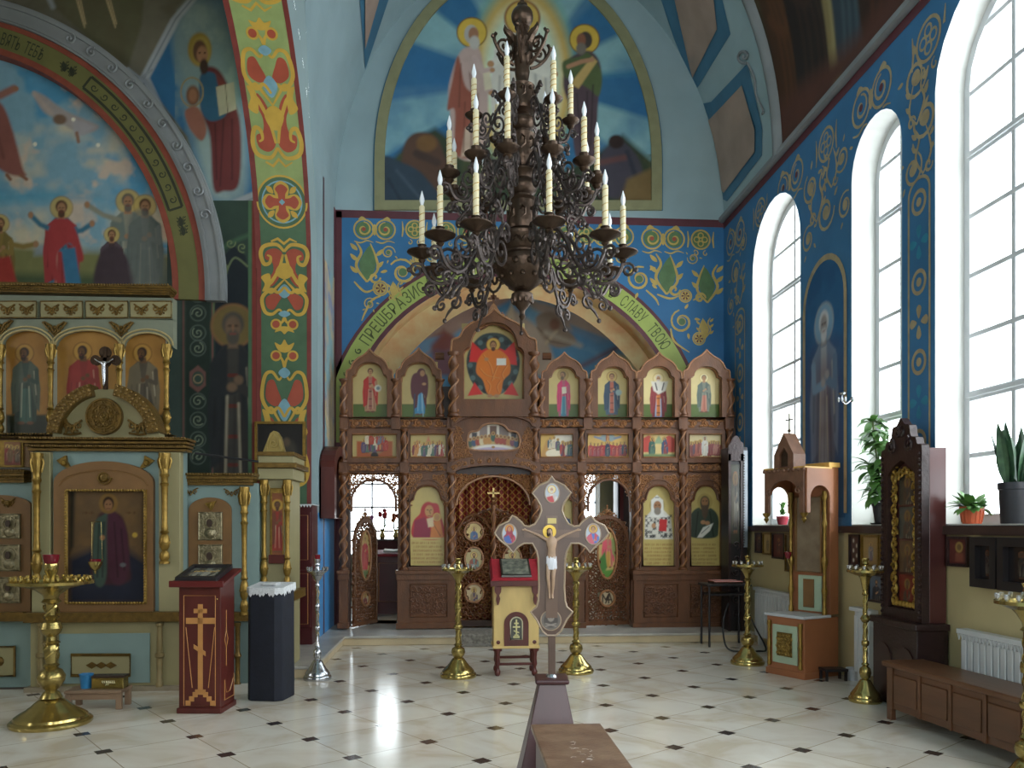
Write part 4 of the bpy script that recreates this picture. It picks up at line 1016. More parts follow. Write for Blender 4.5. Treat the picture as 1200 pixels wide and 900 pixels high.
for sx in (234, 240): cv.ell(sx, 62, 1.3, .9, '#2a1c14', .5)
cv.ring(225, 108, 13, 2, '#8a7a5a', ry=17); cv.ell(226, 112, 8, 12, '#6a4a38', 1.5); cv.ell(226, 112, 5, 8, '#8a6048', 1.2); cv.poly([(217, 130), (232, 126), (242, 150), (236, 165), (222, 150)], '#8a5a4c', 1.5, sm=True)
for a, b, c, d in ((262, 140, 258, 218), (272, 140, 272, 210), (252, 145, 254, 210)): cv.line([(a, b), (c, d)], 2, '#3a1a1c', 1, .7)
cv.mottle(.10, 12, 31)
outr = lambda X, Y: ((X - CXm) ** 2 + (Y - CYm) ** 2 > 346 ** 2) 
pend = panel(cv, 'pendentive', lambda u, v, d: tuple(pY(u, v, YP + .03 + d)), aw, M_fresco, keep=outr)
mb = MB()
aisle_fill = [[(-5.4, 2.4), (-4.3, 2.4), (-4.3, 5.6), (-5.4, 5.6)], [(-1.0, 2.4), (.1, 2.4), (.1, 5.6), (-1.0, 5.6)]]  # unseen openings added to light the left screens
mb.prism([(-YB, 0), (-YR, 0), (-YR, 10), (-YB, 10)], 0, .4, lambda u, v, d: (AX0 - d, -u, v), aisle_fill)
mb.box(AX0, XPL + .1, YP + .3, YP + .6, 0, 10)
mb.box(AX0 - .4, XPL, YR, YB, 10, 10.2)
tag(mb.build('wall_aisle', M_plaster), kind='structure')
mb = MB(); rear_fill = [[(-.4, 2.0), (2.6, 2.0), (2.6, 6.6), (-.4, 6.6)]]  # unseen opening added behind the camera for fill light
mb.prism([(AX0 - .4, 0), (XR + .42, 0), (XR + .42, 11.2), (AX0 - .4, 11.2)], 0, .3, lambda u, v, d: (u, YR - d, v), rear_fill)
mb.box(XPL, XL, YR, yo - YP, ZSP * 0, .001)
tag(mb.build('wall_rear', M_plaster), kind='structure')
mb = MB(); mb.box(XPL, XPL + .05, YR, YB, ZT - .4, 10.2); tag(mb.build('wall_aisle_top', M_plaster), kind='structure')
YI = 12.12
M_wood = mat('carved_walnut', '#6a4124', .42, var=.28, scale=7, bump=.25, bscale=60, stretch=(1, 1, .35))
M_wood_lit = mat('carved_walnut_lit_relief', '#9e6e48', .34, var=.25, scale=14, bump=.2, bscale=70)  # lighter tone paints the carving's highlights into the relief
M_wood_d = mat('dark_walnut', '#3e271c', .42, var=.25, scale=7, stretch=(1, 1, .3))
M_goldleaf = mat('gold_leaf', '#c2a868', .38, metal=.35, var=.06, scale=4)
M_icon = painted_mat('icon_paint', .36, .45)
ic = thing('iconostasis', 'tall carved brown wooden icon screen with three tiers of gold ground icons', 'icon screen', (pY(627, 735, YI).x, YI, ZSOL))
IK = (px2(701, 500, YI)[0] - px2(601, 500, YI)[0]) / 100     # metres per pixel on the screen front
def I(px, py): return px2(px, py, YI)
def Is(pts): return [px2(a, b, YI) for a, b in pts]
FI = FY(YI)
def ibox(mb, x0, x1, y0, y1, d0, d1, m=0):
    a, b = I(x0, y0), I(x1, y1); mb.box(a[0], b[0], YI + d0, YI + d1, b[1], a[1], m)
def twist_col(name, px, ya, yb, r=4.2, twist=7.0, dy=-.02):
    """column with a carved spiral, between photo heights ya (top) and yb"""
    mb = MB(); x, z1 = I(px, ya); _, z0 = I(px, yb); R = r * IK; y = YI + dy
    n = max(10, int((z1 - z0) / .05)); k = 10
    vs = []; fs = []
    for i in range(n + 1):
        z = z0 + (z1 - z0) * i / n
        for j in range(k):
            a = 2 * PI * j / k; rr = R * (.82 + .2 * math.cos(2 * (a - z * twist * 2)) )
            vs.append((x + rr * math.cos(a), y + rr * math.sin(a), z))
    for i in range(n):
        for j in range(k): fs.append((i * k + j, i * k + (j + 1) % k, (i + 1) * k + (j + 1) % k, (i + 1) * k + j))
    mb.add(vs, fs, 0, True)
    for s_ in (0, 1):                       # beaded vine wound round the shaft
        mb.tube([(x + R * 1.02 * math.cos(z * twist * 2 + s_ * PI), y + R * 1.02 * math.sin(z * twist * 2 + s_ * PI), z) for z in np.linspace(z0 + R, z1 - R, n * 2)], R * .24, 4, m=1)
    mb.lathe([(R * 1.3, 0), (R * 1.3, R * .5), (R * 1.05, R * .8)], (x, y, z0), 12); mb.lathe([(R * 1.05, -R * .8), (R * 1.35, -R * .3), (R * 1.35, 0)], (x, y, z1), 12)
    return mb.build(name, [M_wood, M_wood_lit], ic)
def frieze(mb, x0, x1, z0, z1, y, m=1, seed=0):
    """carved running scroll between x0..x1, z0..z1 standing on depth y"""
    h = z1 - z0; zc = (z0 + z1) / 2; n = max(1, int(round((x1 - x0) / (h * 1.25)))); w = (x1 - x0) / n; r = h * .12
    for i in range(n):
        c = x0 + w * (i + .5); k = 1 if i % 2 else -1
        mb.tube([(u, y, v) for u, v in spiral(c, zc, min(w, h) * .42, 1.35, PI / 2 * k, k, 16, .15)], r, 4, m=m)
        mb.tube([(u, y, v) for u, v in spline([(c - w * .5, zc + k * h * .3), (c - w * .2, zc + k * h * .42), (c, zc + k * h * .42)], 3)], r, 4, m=m)
        mb.ball((c, y, zc), r * 1.6, 6, m)
        for q in (-1, 1): mb.ball((c + q * w * .4, y, zc - k * h * .28), r * 1.7, 5, m, sz=.7, sx=1.5)
def scrollfill(mb, poly, step, y, r, m=1, holes=(), seed=0):
    """openwork of little scrolls filling a 2-D outline"""
    g = random.Random(seed); xs_ = [p[0] for p in poly]; zs_ = [p[1] for p in poly]
    row = 0; z = min(zs_) + step * .5
    while z < max(zs_):
        x = min(xs_) + step * (.5 if row % 2 else .1)
        while x < max(xs_):
            if inside((x, z), poly) and not any(inside((x, z), h) for h in holes):
                k = 1 if (row + int(x / step)) % 2 else -1
                sp = spiral(x, z, step * .56, 1.25, g.uniform(0, 6.3), k, 11, .2)
                mb.tube([(u, y, v) for u, v in sp], r, 4, m=m)
                a = g.uniform(0, 6.3); mb.ball((x + step * .5 * math.cos(a), y, z + step * .5 * math.sin(a)), r * 1.7, 5, m, sz=.8, sx=1.4)
            x += step
        z += step * .88; row += 1
def beam(y0, y1, x0, x1, name='beam'):
    mb = MB(); ibox(mb, x0, x1, y0, y1, -.03, .14); ibox(mb, x0 - 1, x1 + 1, y0 - 2.2, y0, -.07, .14); ibox(mb, x0 - 1, x1 + 1, y1, y1 + 1.8, -.06, .14)
    return mb
LC = [403, 474, 529, 627, 681, 745, 799, 853]
UC_ = [404, 464, 529, 627, 688, 745, 799, 853]
for (y0, y1, cols) in ((491, 502, UC_), (543, 553, LC)):
    for a, b in ((0, 2), (3, 7)):
        mb = beam(y0, y1, cols[a] - 3, cols[b] + 3)
        for c0, c1 in zip(cols[a:b], cols[a + 1:b + 1]):
            p, q = I(c0 + 7, y1 - .5), I(c1 - 7, y0 + .5); frieze(mb, p[0], q[0], p[1], q[1], YI - .035)
        for c in cols[a:b + 1]: ibox(mb, c - 5, c + 5, y0 - 2.5, y1 + 2, -.09, 0)
        mb.build('beam', [M_wood, M_wood_lit], ic, bevel=.004)
TOP = [(434, 22, 411), (491, 21, 410), (660, 21, 415), (717, 21, 414), (770, 21, 415), (825, 22, 412)]
def hood(name, cx, hw, ytop, yb, iw, itop, ysh, steps=3):
    """keel-arched wooden frame: stepped mouldings round a shouldered opening"""
    mb = MB(); op = [(cx + u, v) for u, v in [(a, -b) for a, b in trefoil(iw, -ysh, -itop)]]
    opening = [(cx - iw, yb)] + [(cx + iw, yb)] + op
    opening = Is(opening)
    for k in range(steps):
        w_, t_ = hw + 5.5 - 3.2 * k, ytop + 4.2 * k
        og = [(cx + a, -b) for a, b in ogee(w_, -(ysh + 1), -t_)]
        outer = Is([(cx - w_, yb), (cx + w_, yb)] + og)
        mb.prism(outer[::-1], -.13 + .04 * k, .06, FI, [opening], m=k % 2)  # alternate steps lighter, edge highlights of the moulding put into the colour
        mb.tube([(u, YI - .135 + .04 * k, v) for u, v in Is(og)], 1.0 * IK, 5, m=1 - k % 2)
    inner = Is(op); mb.tube([(u, YI - .05, v) for u, v in [I(cx - iw, yb)] + inner[::-1] + [I(cx + iw, yb)]], .9 * IK, 5, m=1)
    return mb.build(name, [M_wood, M_wood_lit], ic)
for cx, hw, yt in TOP:
    hood('arch_frame', cx, hw, yt, 490, 20.5 if cx in (434, 491) else 18, 426 if cx < 500 else 431, 448)
for x in (404, 464, 516, 633, 688, 745, 799, 853): twist_col('column', x, 446, 490, 3.9, dy=-.12)
for x in LC: twist_col('column', x, 503, 542, 3.6, dy=-.06)
def icon(name, x0, y0, x1, y1, draw, bg='#c2ad72', step=.62, d=.02, label=None, keep=None, par=None, fr=None):
    cv = Cv(x0, y0, x1, y1, step, bg); draw(cv); cv.mottle(.05, 6, int(x0 + y0))
    f = fr or (lambda u, v, dd: tuple(pY(u, v, YI + d + dd)))
    return panel(cv, name, f, par or ic, M_icon, keep=keep, back=M_wood_d, label=label)
def up_icon(x0, x1, fig, grass=True, y0=424, y1=490):
    def dr(cv):
        if grass: cv.poly([(x0, y1 - 16), (x1, y1 - 16), (x1, y1 + 1), (x0, y1 + 1)], '#566a2c', .6); cv.line([(x0, y1 - 16), (x1, y1 - 16)], .8, '#3f5226')
        fig(cv)
    return dr
icon('icon', 412, 424, 456, 491, up_icon(412, 456, lambda c: (saint(c, 434, 432, 52, '#b08060', '#b8322c', halo=None, hair='#4a2c20', beard=False, stole='#a86a5a', w=1.0), c.ell(443, 455, 4, 4, '#d8d2c0'), c.ell(443, 455, 2.2, 2.2, '#7a8a90'))), label='icon of an angel in red and rose robes')
icon('icon', 470, 424, 513, 491, up_icon(470, 513, lambda c: (saint(c, 492, 433, 54, '#3a86b4', '#5e2c34', halo=None, beard=False, turn=.8, veil=True, under='#4a94c0', w=.85), c.poly([(485, 438), (499, 438), (502, 450), (500, 466), (494, 460), (484, 468), (481, 452)], '#5a2a32', .8, sm=True), c.ell(494, 437, 4.5, 5.5, '#5a2a32', .6), c.ell(495, 437.5, 2.8, 3.6, SKIN, .5), c.ell(497, 450, 2.4, 1.6, SKIN, .5), c.line([(486, 462), (485, 488)], 1, '#1e4a6a'), c.line([(495, 462), (496, 488)], 1, '#9cc8dc'))), label='icon of a veiled woman in dark red over blue')
for (x0, x1, a) in ((641, 680, ('#d8407a', '#c03a5a', '#4a8aa8')), (697, 737, ('#3a5a70', '#33465a', '#a85a44')), (752, 791, ('#7a2a2c', '#8a3434', '#6a8ab0')), (806, 844, ('#6a7468', '#4e5a52', '#b06a4a'))):
    def fig(c, x0=x0, x1=x1, a=a):
        m_ = (x0 + x1) / 2
        if x0 == 641: saint(c, m_, 436, 54, '#b85a72', '#cf3a6a', halo='#b89a5a', ring='#a88a4a', hair='#6a5a44', book=True, under='#3f88a0', w=.85, turn=-1)
        elif x0 == 697: saint(c, m_, 438, 50, '#41586c', '#2f4458', halo='#cbb069', ring='#9a6a3a', beard=False, hair='#5a3a24', stole='#b4624a', w=1.1); c.ell(725, 460, 3.5, 3.5, '#9ab4b4')
        elif x0 == 752: saint(c, m_, 440, 52, '#7f2c2e', '#8d3638', halo='#e0cf9a', ring='#b89a5a', hair='#d8d0c4', stole='#cf7a3a', w=1.1, under='#7a96ba'); c.poly([(763, 447), (783, 447), (780, 458), (772, 462), (766, 458)], '#dad4c8', .8); [c.line(l, 1.4, '#3a3030') for l in ([(768, 449), (770, 457)], [(778, 449), (776, 457)])]
        else: saint(c, m_, 440, 44, '#7d8272', '#5d6a60', halo='#e6d7a2', ring='#c4ab6a', hair='#6a5a44', beard=False, w=1.1, under='#b8705a')
    icon('icon', x0, 428, x1, 491, up_icon(x0, x1, fig), bg='#cdb878' if x0 < 750 else '#d8c68c', label={641: 'icon of an apostle in rose red holding a book', 697: 'icon of an angel in dark blue with a red sash', 752: 'icon of a bishop with an orange stole', 806: 'icon of a warrior in a grey cloak'}[x0])
mb = MB(); cx = 578
ogm = [(cx + a, -b) for a, b in ogee(43, -418, -372)]; op = [(cx + a, -b) for a, b in trefoil(35, -424, -381)]
opening = Is([(cx - 35, 470), (cx + 35, 470)] + op)
for k in range(4):
    w_ = 50 - 3.6 * k; og = [(cx + a, -b) for a, b in ogee(w_, -(420), -(366 + 3.6 * k))]
    mb.prism(Is([(cx - w_, 490), (cx + w_, 490)] + og)[::-1], -.20 + .045 * k, .06, FI, [opening], m=k % 2)
    mb.tube([(u, YI - .205 + .045 * k, v) for u, v in Is(og)], 1.2 * IK, 5, m=1 - k % 2)
mb.tube([(u, YI - .08, v) for u, v in [I(cx - 35, 470)] + Is(op)[::-1] + [I(cx + 35, 470)]], 1.3 * IK, 5, m=1)
for k in (-1, 1):       # crest carving climbing to the cross
    for (dx, y, r) in ((6, 368, 3.2), (11, 371, 2.8), (16, 375, 2.8), (21, 378, 2.4), (26, 383, 2.4)):
        u, v = I(cx + k * dx, y); mb.tube([(a, YI - .1, b) for a, b in spiral(u, v, r * IK, 1.2, PI / 2, k, 10)], .7 * IK, 4, m=1); mb.ball((u, YI - .1, v), .9 * IK, 5, 1)
mb.prism(Is([(cx - 9, 372), (cx - 3, 361), (cx, 358), (cx + 3, 361), (cx + 9, 372)])[::-1], -.13, -.02, FI, m=1)
mb.build('arch_frame', [M_wood, M_wood_lit], ic)
mb = MB()
for x0, x1, y0, y1 in ((576.6, 579.4, 347, 360), (572.5, 583.5, 350.5, 353), (574.5, 581.5, 348, 349.8)): ibox(mb, x0, x1, y0, y1, -.10, -.06)
for x, y in ((572.5, 351.8), (583.5, 351.8), (578, 346.5)): mb.ball((I(x, y)[0], YI - .08, I(x, y)[1]), 1.3 * IK, 6)
mb.build('cross', M_wood, ic)
for x in (531.5, 624.5): twist_col('column', x, 416, 490, 5.2, dy=-.19)
for s_, x in ((-1, 519), (1, 637)):
    mb = MB(); u, v = I(x, 418); mb.tube([(u - s_ * .02, YI - .03, v), (u + s_ * .0, YI - .03, v), (u + s_ * .11, YI - .03, v)], .055, 8); mb.build('bracket', M_wood, ic)
def enthroned(c):
    c.poly([(566, 392), (590, 392), (606, 410), (609, 430), (600, 452), (578, 464), (556, 452), (547, 430), (550, 410)], '#33403e', .8, sm=True)
    for i in range(26):
        a = i * 2 * PI / 26; c.ell(578 + 27 * math.cos(a), 428 + 32 * math.sin(a), 3, 3, '#5a7070' if i % 2 else '#20282a', .6)
    for pts in (((553, 400), (578, 424), (550, 424)), ((603, 400), (606, 428), (578, 424)), ((548, 464), (556, 448), (566, 462)), ((608, 464), (600, 448), (590, 462)), ((550, 418), (578, 404), (578, 440)), ((606, 418), (578, 404), (578, 440))): c.poly(pts, '#d8302c', .7)
    c.ell(578, 404, 8.5, 8.5, '#8a5a2a', .5); c.ell(578, 404, 7.5, 7.5, '#d8b050', .5)
    c.poly([(571, 410), (585, 410), (596, 420), (598, 436), (590, 446), (586, 462), (572, 462), (566, 446), (558, 436), (561, 420)], '#e07a24', .8, sm=True)
    for l in (((566, 416), (574, 428), (578, 444)), ((590, 418), (582, 430), (576, 446)), ((562, 432), (570, 440), (584, 443)), ((570, 446), (574, 452), (572, 460)), ((586, 446), (582, 453), (584, 460)), ((594, 428), (588, 438), (590, 444))): c.line(l, .8, '#b8541e', a=.7, sm=True); c.line([(a + 1.2, b) for a, b in l], .6, '#f2b460', a=.6, sm=True)
    c.poly([(582, 420), (593, 420), (593, 428), (582, 428)], '#f2efe4', .4); c.ell(570, 421, 2.5, 2, SKIN); c.ell(574, 464, 3, 2, SKIN); c.ell(582, 464, 3, 2, SKIN)
    c.ell(578, 404, 4, 5, '#5a3420', .5); c.ell(578, 405, 3, 4.2, '#b88458', .5); c.ell(578, 409, 2.4, 2.4, '#5a3420', .5)
    for s_ in (-1.2, 1.2): c.ell(578 + s_, 404.5, .6, .45, '#20120c', .3)
icon('icon', 541, 379, 615, 474, enthroned, label='icon of an enthroned figure in orange within red and dark ovals')
mb = MB()
a1 = Is([(529, 502), (529, 492)] + [(578 + 49 * math.cos(PI - PI * i / 24), 490 - 14 * math.sin(PI * i / 24)) for i in range(25)] + [(627, 492), (627, 502)] + [(578 + 44 * math.cos(PI * i / 24), 500 - 12 * math.sin(PI * i / 24)) for i in range(25)])
mb.prism(a1, -.13, .1, FI, m=0)
for i in range(15):
    a = PI - PI * (i + .5) / 15; u, v = I(578 + 46 * math.cos(a), 495 - 13 * math.sin(a))
    mb.tube([(p, YI - .14, q) for p, q in spiral(u, v, 3.4 * IK, 1.3, a, 1 if i % 2 else -1, 11)], .75 * IK, 4, m=1); mb.ball((u, YI - .14, v), 1.2 * IK, 5, 1)
mb.build('arched_board', [M_wood, M_wood_lit], ic)
ovo = [(548, 522), (550, 508), (560, 505), (566, 499), (578, 496.5), (590, 499), (596, 505), (606, 508), (609, 520), (600, 528), (556, 528)]
oval = spline(ovo, 5, True)
mb = MB(); mb.prism(Is([(529, 542), (627, 542), (627, 500)] + [(578 + 49 * math.cos(PI * i / 16), 500 - 12 * math.sin(PI * i / 16)) for i in range(17)] + [(529, 500)])[::-1], -.06, .06, FI, [Is(oval)], m=0)
mb.tube([(u, YI - .065, v) for u, v in Is(oval)], 1.3 * IK, 5, True, m=1)
for k in (-1, 1):
    scrollfill(mb, Is([(578 + k * 46, 541), (578 + k * 46, 502), (578 + k * 38, 500), (578 + k * 34, 520), (578 + k * 26, 534), (578 + k * 10, 536), (578 + k * 10, 541)]), 5 * IK, YI - .065, .7 * IK, seed=3)
mb.build('oval_board', [M_wood, M_wood_lit], ic)
def supper(c):
    c.poly([(545, 498), (612, 498), (612, 514), (545, 514)], '#8a7a74', 2); c.poly([(571, 497), (585, 497), (585, 512), (571, 512)], '#e0d8c8', .6); c.poly([(574, 499), (582, 499), (582, 512), (574, 512)], '#6a4a3a', .6)
    for x in (550, 596): c.poly([(x, 504), (x + 12, 504), (x + 12, 516), (x, 516)], '#d4cabc', .6); c.poly([(x + 3, 507), (x + 9, 507), (x + 9, 516), (x + 3, 516)], '#3a3a40', .6)
    g = random.Random(4)
    for i in range(13):
        x = 551 + i * 4.5; y = 515 - 4 * math.sin(PI * i / 12) + (0 if i != 6 else -3)
        c.ell(x, y + 5, 3, 4.5, g.choice(['#a0402c', '#3a5a4a', '#39506e', '#c08a4a', '#7a3a50', '#d8c8a0']), .6); c.ell(x, y, 2.1, 2.3, '#c9a25c', .4); c.ell(x, y, 1.3, 1.6, '#8a5c3e', .4)
    c.ell(578, 528, 26, 7, '#e6e0d6', .8); c.ell(578, 529, 22, 5, '#b9a8c4', .8); c.ell(578, 524, 2, 1.5, '#a87a3a', .4)
icon('icon', 545, 494, 612, 532, supper, bg='#c0a468', step=.55, label='oval icon of a supper at a long white table')
mb = MB(); lo = [(578 + 47 * math.cos(PI * i / 20), 556 - 10 * math.sin(PI * i / 20)) for i in range(21)]
mb.prism(Is([(529, 556), (529, 543)] + [(578 + 49 * math.cos(PI - PI * i / 20), 545 - 10 * math.sin(PI * i / 20)) for i in range(21)] + [(627, 543), (627, 556)] + lo), -.12, .1, FI, m=0)
for i in range(14):
    a = PI - PI * (i + .5) / 14; u, v = I(578 + 47 * math.cos(a), 550.5 - 10 * math.sin(a))
    mb.tube([(p, YI - .13, q) for p, q in spiral(u, v, 3.2 * IK, 1.3, a, 1 if i % 2 else -1, 11)], .7 * IK, 4, m=1); mb.ball((u, YI - .13, v), 1.1 * IK, 5, 1)
mb.build('arched_board', [M_wood, M_wood_lit], ic)
FE = [(412, 466, '#b9a468'), (480, 524, '#c0aa6c'), (632, 672, '#cfa850'), (687, 737, '#d0a95c'), (752, 792, '#d8bf80'), (806, 846, '#dccb98')]
for i, (x0, x1, bg) in enumerate(FE):
    mb = MB(); w0, w1 = (LC[[0, 1, 3, 4, 5, 6][i]] + 4, LC[[1, 2, 4, 5, 6, 7][i]] - 4)
    mb.prism(Is([(w0, 543), (w1, 543), (w1, 502), (w0, 502)])[::-1], -.04, .06, FI, [Is([(x0 + 1, 536), (x1 - 1, 536), (x1 - 1, 509), (x0 + 1, 509)])], m=0)
    mb.tube([(u, YI - .04, v) for u, v in Is([(x0 + 1, 536), (x1 - 1, 536), (x1 - 1, 509), (x0 + 1, 509)])], .9 * IK, 4, True, m=1)
    mb.build('icon_frame', [M_wood, M_wood_lit], ic)
    def dr(c, i=i, x0=x0, x1=x1):
        m_ = (x0 + x1) / 2; w_ = x1 - x0
        cols = ['#b0342c', '#7a2c30', '#3a5a6a', '#4a6a5a', '#c88a4a', '#d8ccb0', '#5a4a6a']
        if i == 0:
            c.poly([(x0 + 6, 517), (x1 - 6, 517), (x1 - 6, 538), (x0 + 6, 538)], '#a8562c', 1); c.ell(m_, 520, 14, 12, '#8a7a5a', 1.5); crowd(c, x0 + 12, x1 - 12, 530, 16, 7, cols, 1); crowd(c, x0 + 16, x1 - 16, 522, 13, 5, ['#d8ccb0', '#6a7a8a', '#b0402c'], 2); c.ell(m_, 534, 4.5, 4, '#241a18', .6)
        elif i == 1:
            for q, h in ((x0 + 9, 9), (m_, 12), (x1 - 9, 9)): c.poly([(q - 7, 530), (q, 530 - h * 1.6), (q + 7, 530)], '#a8482c' if q != m_ else '#c87a5a', .8)
            crowd(c, x0 + 4, x1 - 4, 535, 18, 7, cols, 3)
        elif i == 2:
            c.poly([(x0, 537), (x0 + 8, 516), (x0 + 14, 512), (x0 + 26, 537)], '#c09048', 1); c.poly([(x1 - 22, 510), (x1, 508), (x1, 520), (x1 - 22, 520)], '#e0dac8', 1); c.poly([(x0 + 10, 528), (x0 + 30, 524), (x0 + 28, 533), (x0 + 10, 535)], '#e8dcc0', .8, sm=True); crowd(c, x0 + 10, x0 + 24, 527, 14, 3, cols, 5); crowd(c, x0 + 26, x1 - 2, 536, 18, 4, cols, 6)
        elif i == 3:
            c.ell(m_, 513, 9, 5, '#8a9a9a', .8); saint(c, m_, 507, 12, '#c89a5a', '#a05a3a', halo=None); c.line([(m_ - 15, 512), (m_ - 8, 514)], 2.4, '#7a8aa0'); c.line([(m_ + 15, 512), (m_ + 8, 514)], 2.4, '#7a8aa0'); crowd(c, x0 + 3, x1 - 3, 535, 17, 10, ['#a82e30', '#8a2c34', '#33485a', '#b84a3a', '#8a3a4a'], 7); saint(c, m_, 518, 18, '#2f3f50', '#26344a', veil=True)
        elif i == 4:
            for q in (x0 + 8, x1 - 8): c.poly([(q - 7, 530), (q - 7, 514), (q, 510), (q + 7, 514), (q + 7, 530)], '#b8463a', .8)
            c.poly([(m_ - 6, 520), (m_, 510), (m_ + 6, 520)], '#8aa07a', .8); saint(c, m_ - 8, 513, 23, '#3f6a5a', '#33584e', turn=1); saint(c, m_ + 7, 513, 23, '#8a2e34', '#2f4a6a', veil=True, turn=-1); c.poly([(x0, 532), (x1, 532), (x1, 538), (x0, 538)], '#7a8a5a', 1)
        else:
            crowd(c, x0 + 3, m_ - 4, 535, 18, 5, ['#8a4a44', '#b86a5a', '#6a5a6a'], 8); crowd(c, m_ + 4, x1 - 3, 535, 17, 5, ['#a0524a', '#8a3a3a', '#b87a6a'], 9); saint(c, m_, 512, 23, '#e8e2d4', '#d8d4cc', halo='#d8d0b0', ring='#b8a880')
    icon('icon', x0, 508, x1, 538, dr, bg=bg, step=.55, label=['wide icon of a crowd round a dark cave', 'wide icon of figures below red gables', 'wide icon of a nativity with a gold hill', 'wide icon of a red robed crowd beneath a seated figure', 'wide icon of two figures meeting before red towers', 'wide icon of a white robed figure among a crowd'][i])
for x in LC: twist_col('column', x, 554, 668, 4.2, twist=8, dy=-.06)
def low_icon(cx, hw, x0, x1, draw, label):
    mb = MB(); op = Is([(cx - hw, 663), (cx + hw, 663)] + [(cx + a, -b) for a, b in [(q[0], q[1]) for q in trefoil(hw, -594, -569)]])
    mb.prism(Is([(x0, 668), (x1, 668), (x1, 554), (x0, 554)])[::-1], -.05, .06, FI, [op], m=0)
    for k in (-1, 1): scrollfill(mb, Is([(cx + k * 5, 558), (cx + k * (x1 - cx - 2), 558), (cx + k * (x1 - cx - 2), 585), (cx + k * (hw + 1.5), 594), (cx + k * (hw - 2), 580), (cx + k * 9, 566)]), 5.2 * IK, YI - .055, .75 * IK, seed=int(cx) + k)
    mb.tube([(u, YI - .06, v) for u, v in op], 1.2 * IK, 5, True, m=0)
    mb.tube([(u, YI - .055, v) for u, v in Is([(cx + a, -b) for a, b in trefoil(hw + 5, -594, -562)])], 1.2 * IK, 5, m=0)
    mb.build('icon_frame', [M_wood, M_wood_lit], ic)
    icon('icon', cx - hw - 1, 568, cx + hw + 1, 664, draw, bg='#c9b46c', step=.7, label=label)
def theot(c):
    c.poly([(485, 630), (484, 612), (492, 602), (497, 592), (512, 590), (516, 602), (520, 630)], '#b8252c', .8, sm=True); c.ell(502, 600, 9, 12, '#b02228', .8); c.poly([(484, 630), (486, 610), (498, 606), (508, 630)], '#8e1c3c', .8)
    c.ell(503, 599, 5, 7, '#c48e56', .7); c.line([(503, 598), (504.5, 602)], .9, '#6a4020'); [c.ell(q, 597.5, 1, .6, '#24140c', .3) for q in (501, 505)]; c.line([(501.5, 604.5), (505, 604.5)], .9, '#8a3a2c')
    c.ell(512, 606, 5, 5, '#c9a452', .5); c.ell(512, 606, 3.2, 3.8, '#b98450', .5); c.poly([(506, 612), (516, 610), (520, 630), (504, 630)], '#cf7a34', .8); c.line([(508, 614), (516, 628)], 1, '#8a4a1c'); c.ell(506, 616, 2.5, 2, '#d8b08a', .5); c.poly([(500, 608), (508, 606), (508, 616), (502, 618)], '#e0c8a0', .8)
    c.poly([(480, 630), (522, 630), (522, 632), (480, 632)], '#cdb878', .5); c.text_rows(482, 519, 634, 661, 6, '#a06a3a', 3)
def bishop(c):
    c.poly([(755, 632), (756, 606), (764, 598), (778, 598), (786, 606), (789, 632)], '#dcd8cc', .8)
    g = random.Random(5)
    for i in range(46):
        x, y = 757 + 30 * g.random(), 604 + 26 * g.random(); c.line([(x - 1, y - 1.2), (x + 1, y + 1.2)], .9, '#2c2c30'); c.line([(x - 1, y + 1.2), (x + 1, y - 1.2)], .9, '#2c2c30')
    c.ell(770, 592, 9, 10.5, '#b09a5a', .5); c.poly([(763, 602), (763, 586), (770, 580), (777, 586), (778, 602), (782, 606), (758, 606)], '#e8e6de', .7); c.ell(770.5, 593, 4.6, 6, '#a87650', .6); c.ell(770.5, 599, 4, 4.5, '#8d8478', .7); [c.ell(q, 592, .9, .6, '#24140c', .3) for q in (768.6, 772.4)]; c.line([(768, 583), (772, 583)], .8, '#3a3a40')
    c.poly([(773, 608), (782, 609), (781, 623), (772, 622)], '#c02c2c', .6); c.ell(766, 616, 2.5, 3, SKIN, .5)
    c.text_rows(755, 788, 636, 662, 6, '#a0703c', 4)
def monk(c):
    c.poly([(807, 622), (809, 604), (818, 595), (832, 595), (841, 604), (842, 620), (838, 630), (812, 630)], '#3c4a3c', .8, sm=True); c.line([(818, 600), (815, 628)], 1.4, '#20261e'); c.line([(832, 600), (836, 628)], 1.4, '#20261e')
    c.ell(826, 588, 9, 10, '#b8a05c', .5); c.ell(826, 589, 5.6, 8, '#4c4a34', .7); c.ell(826, 588, 4, 5.4, '#a2754e', .6); c.poly([(821, 592), (831, 592), (829, 604), (826, 610), (823, 604)], '#5c4a38', .7); [c.ell(q, 587, .9, .6, '#20120c', .3) for q in (824.2, 827.8)]
    c.poly([(824, 618), (836, 613), (832, 622), (823, 630), (817, 630)], '#e8e6da', .6); c.line([(822, 625), (831, 617)], .8, '#6a6a60'); c.ell(824, 612, 3, 2.4, SKIN, .5); c.ell(829, 613, 3, 2.4, SKIN, .5)
    c.text_rows(808, 842, 636, 662, 6, '#96703c', 6)
def pantocrator(c):
    c.ell(652, 596, 10, 10, '#b08a4a', .5); c.poly([(634, 630), (637, 610), (646, 604), (658, 604), (667, 610), (670, 630)], '#7a2a2c', .8, sm=True); c.poly([(652, 606), (668, 608), (671, 630), (648, 630)], '#2f4a6e', .8); c.ell(652, 597, 6, 8, '#4a2c1c', .6); c.ell(652, 597, 4.2, 6, '#a8744a', .6); c.ell(652, 603, 3.4, 3.4, '#4a2c1c', .6); c.poly([(655, 612), (666, 614), (664, 628), (654, 626)], '#e0d8c0', .5); c.ell(645, 614, 2.5, 3, SKIN)
    c.text_rows(635, 670, 636, 662, 6, '#a06a3a', 9)
low_icon(501, 20.5, 479, 525, theot, 'icon of a woman in red holding a child')
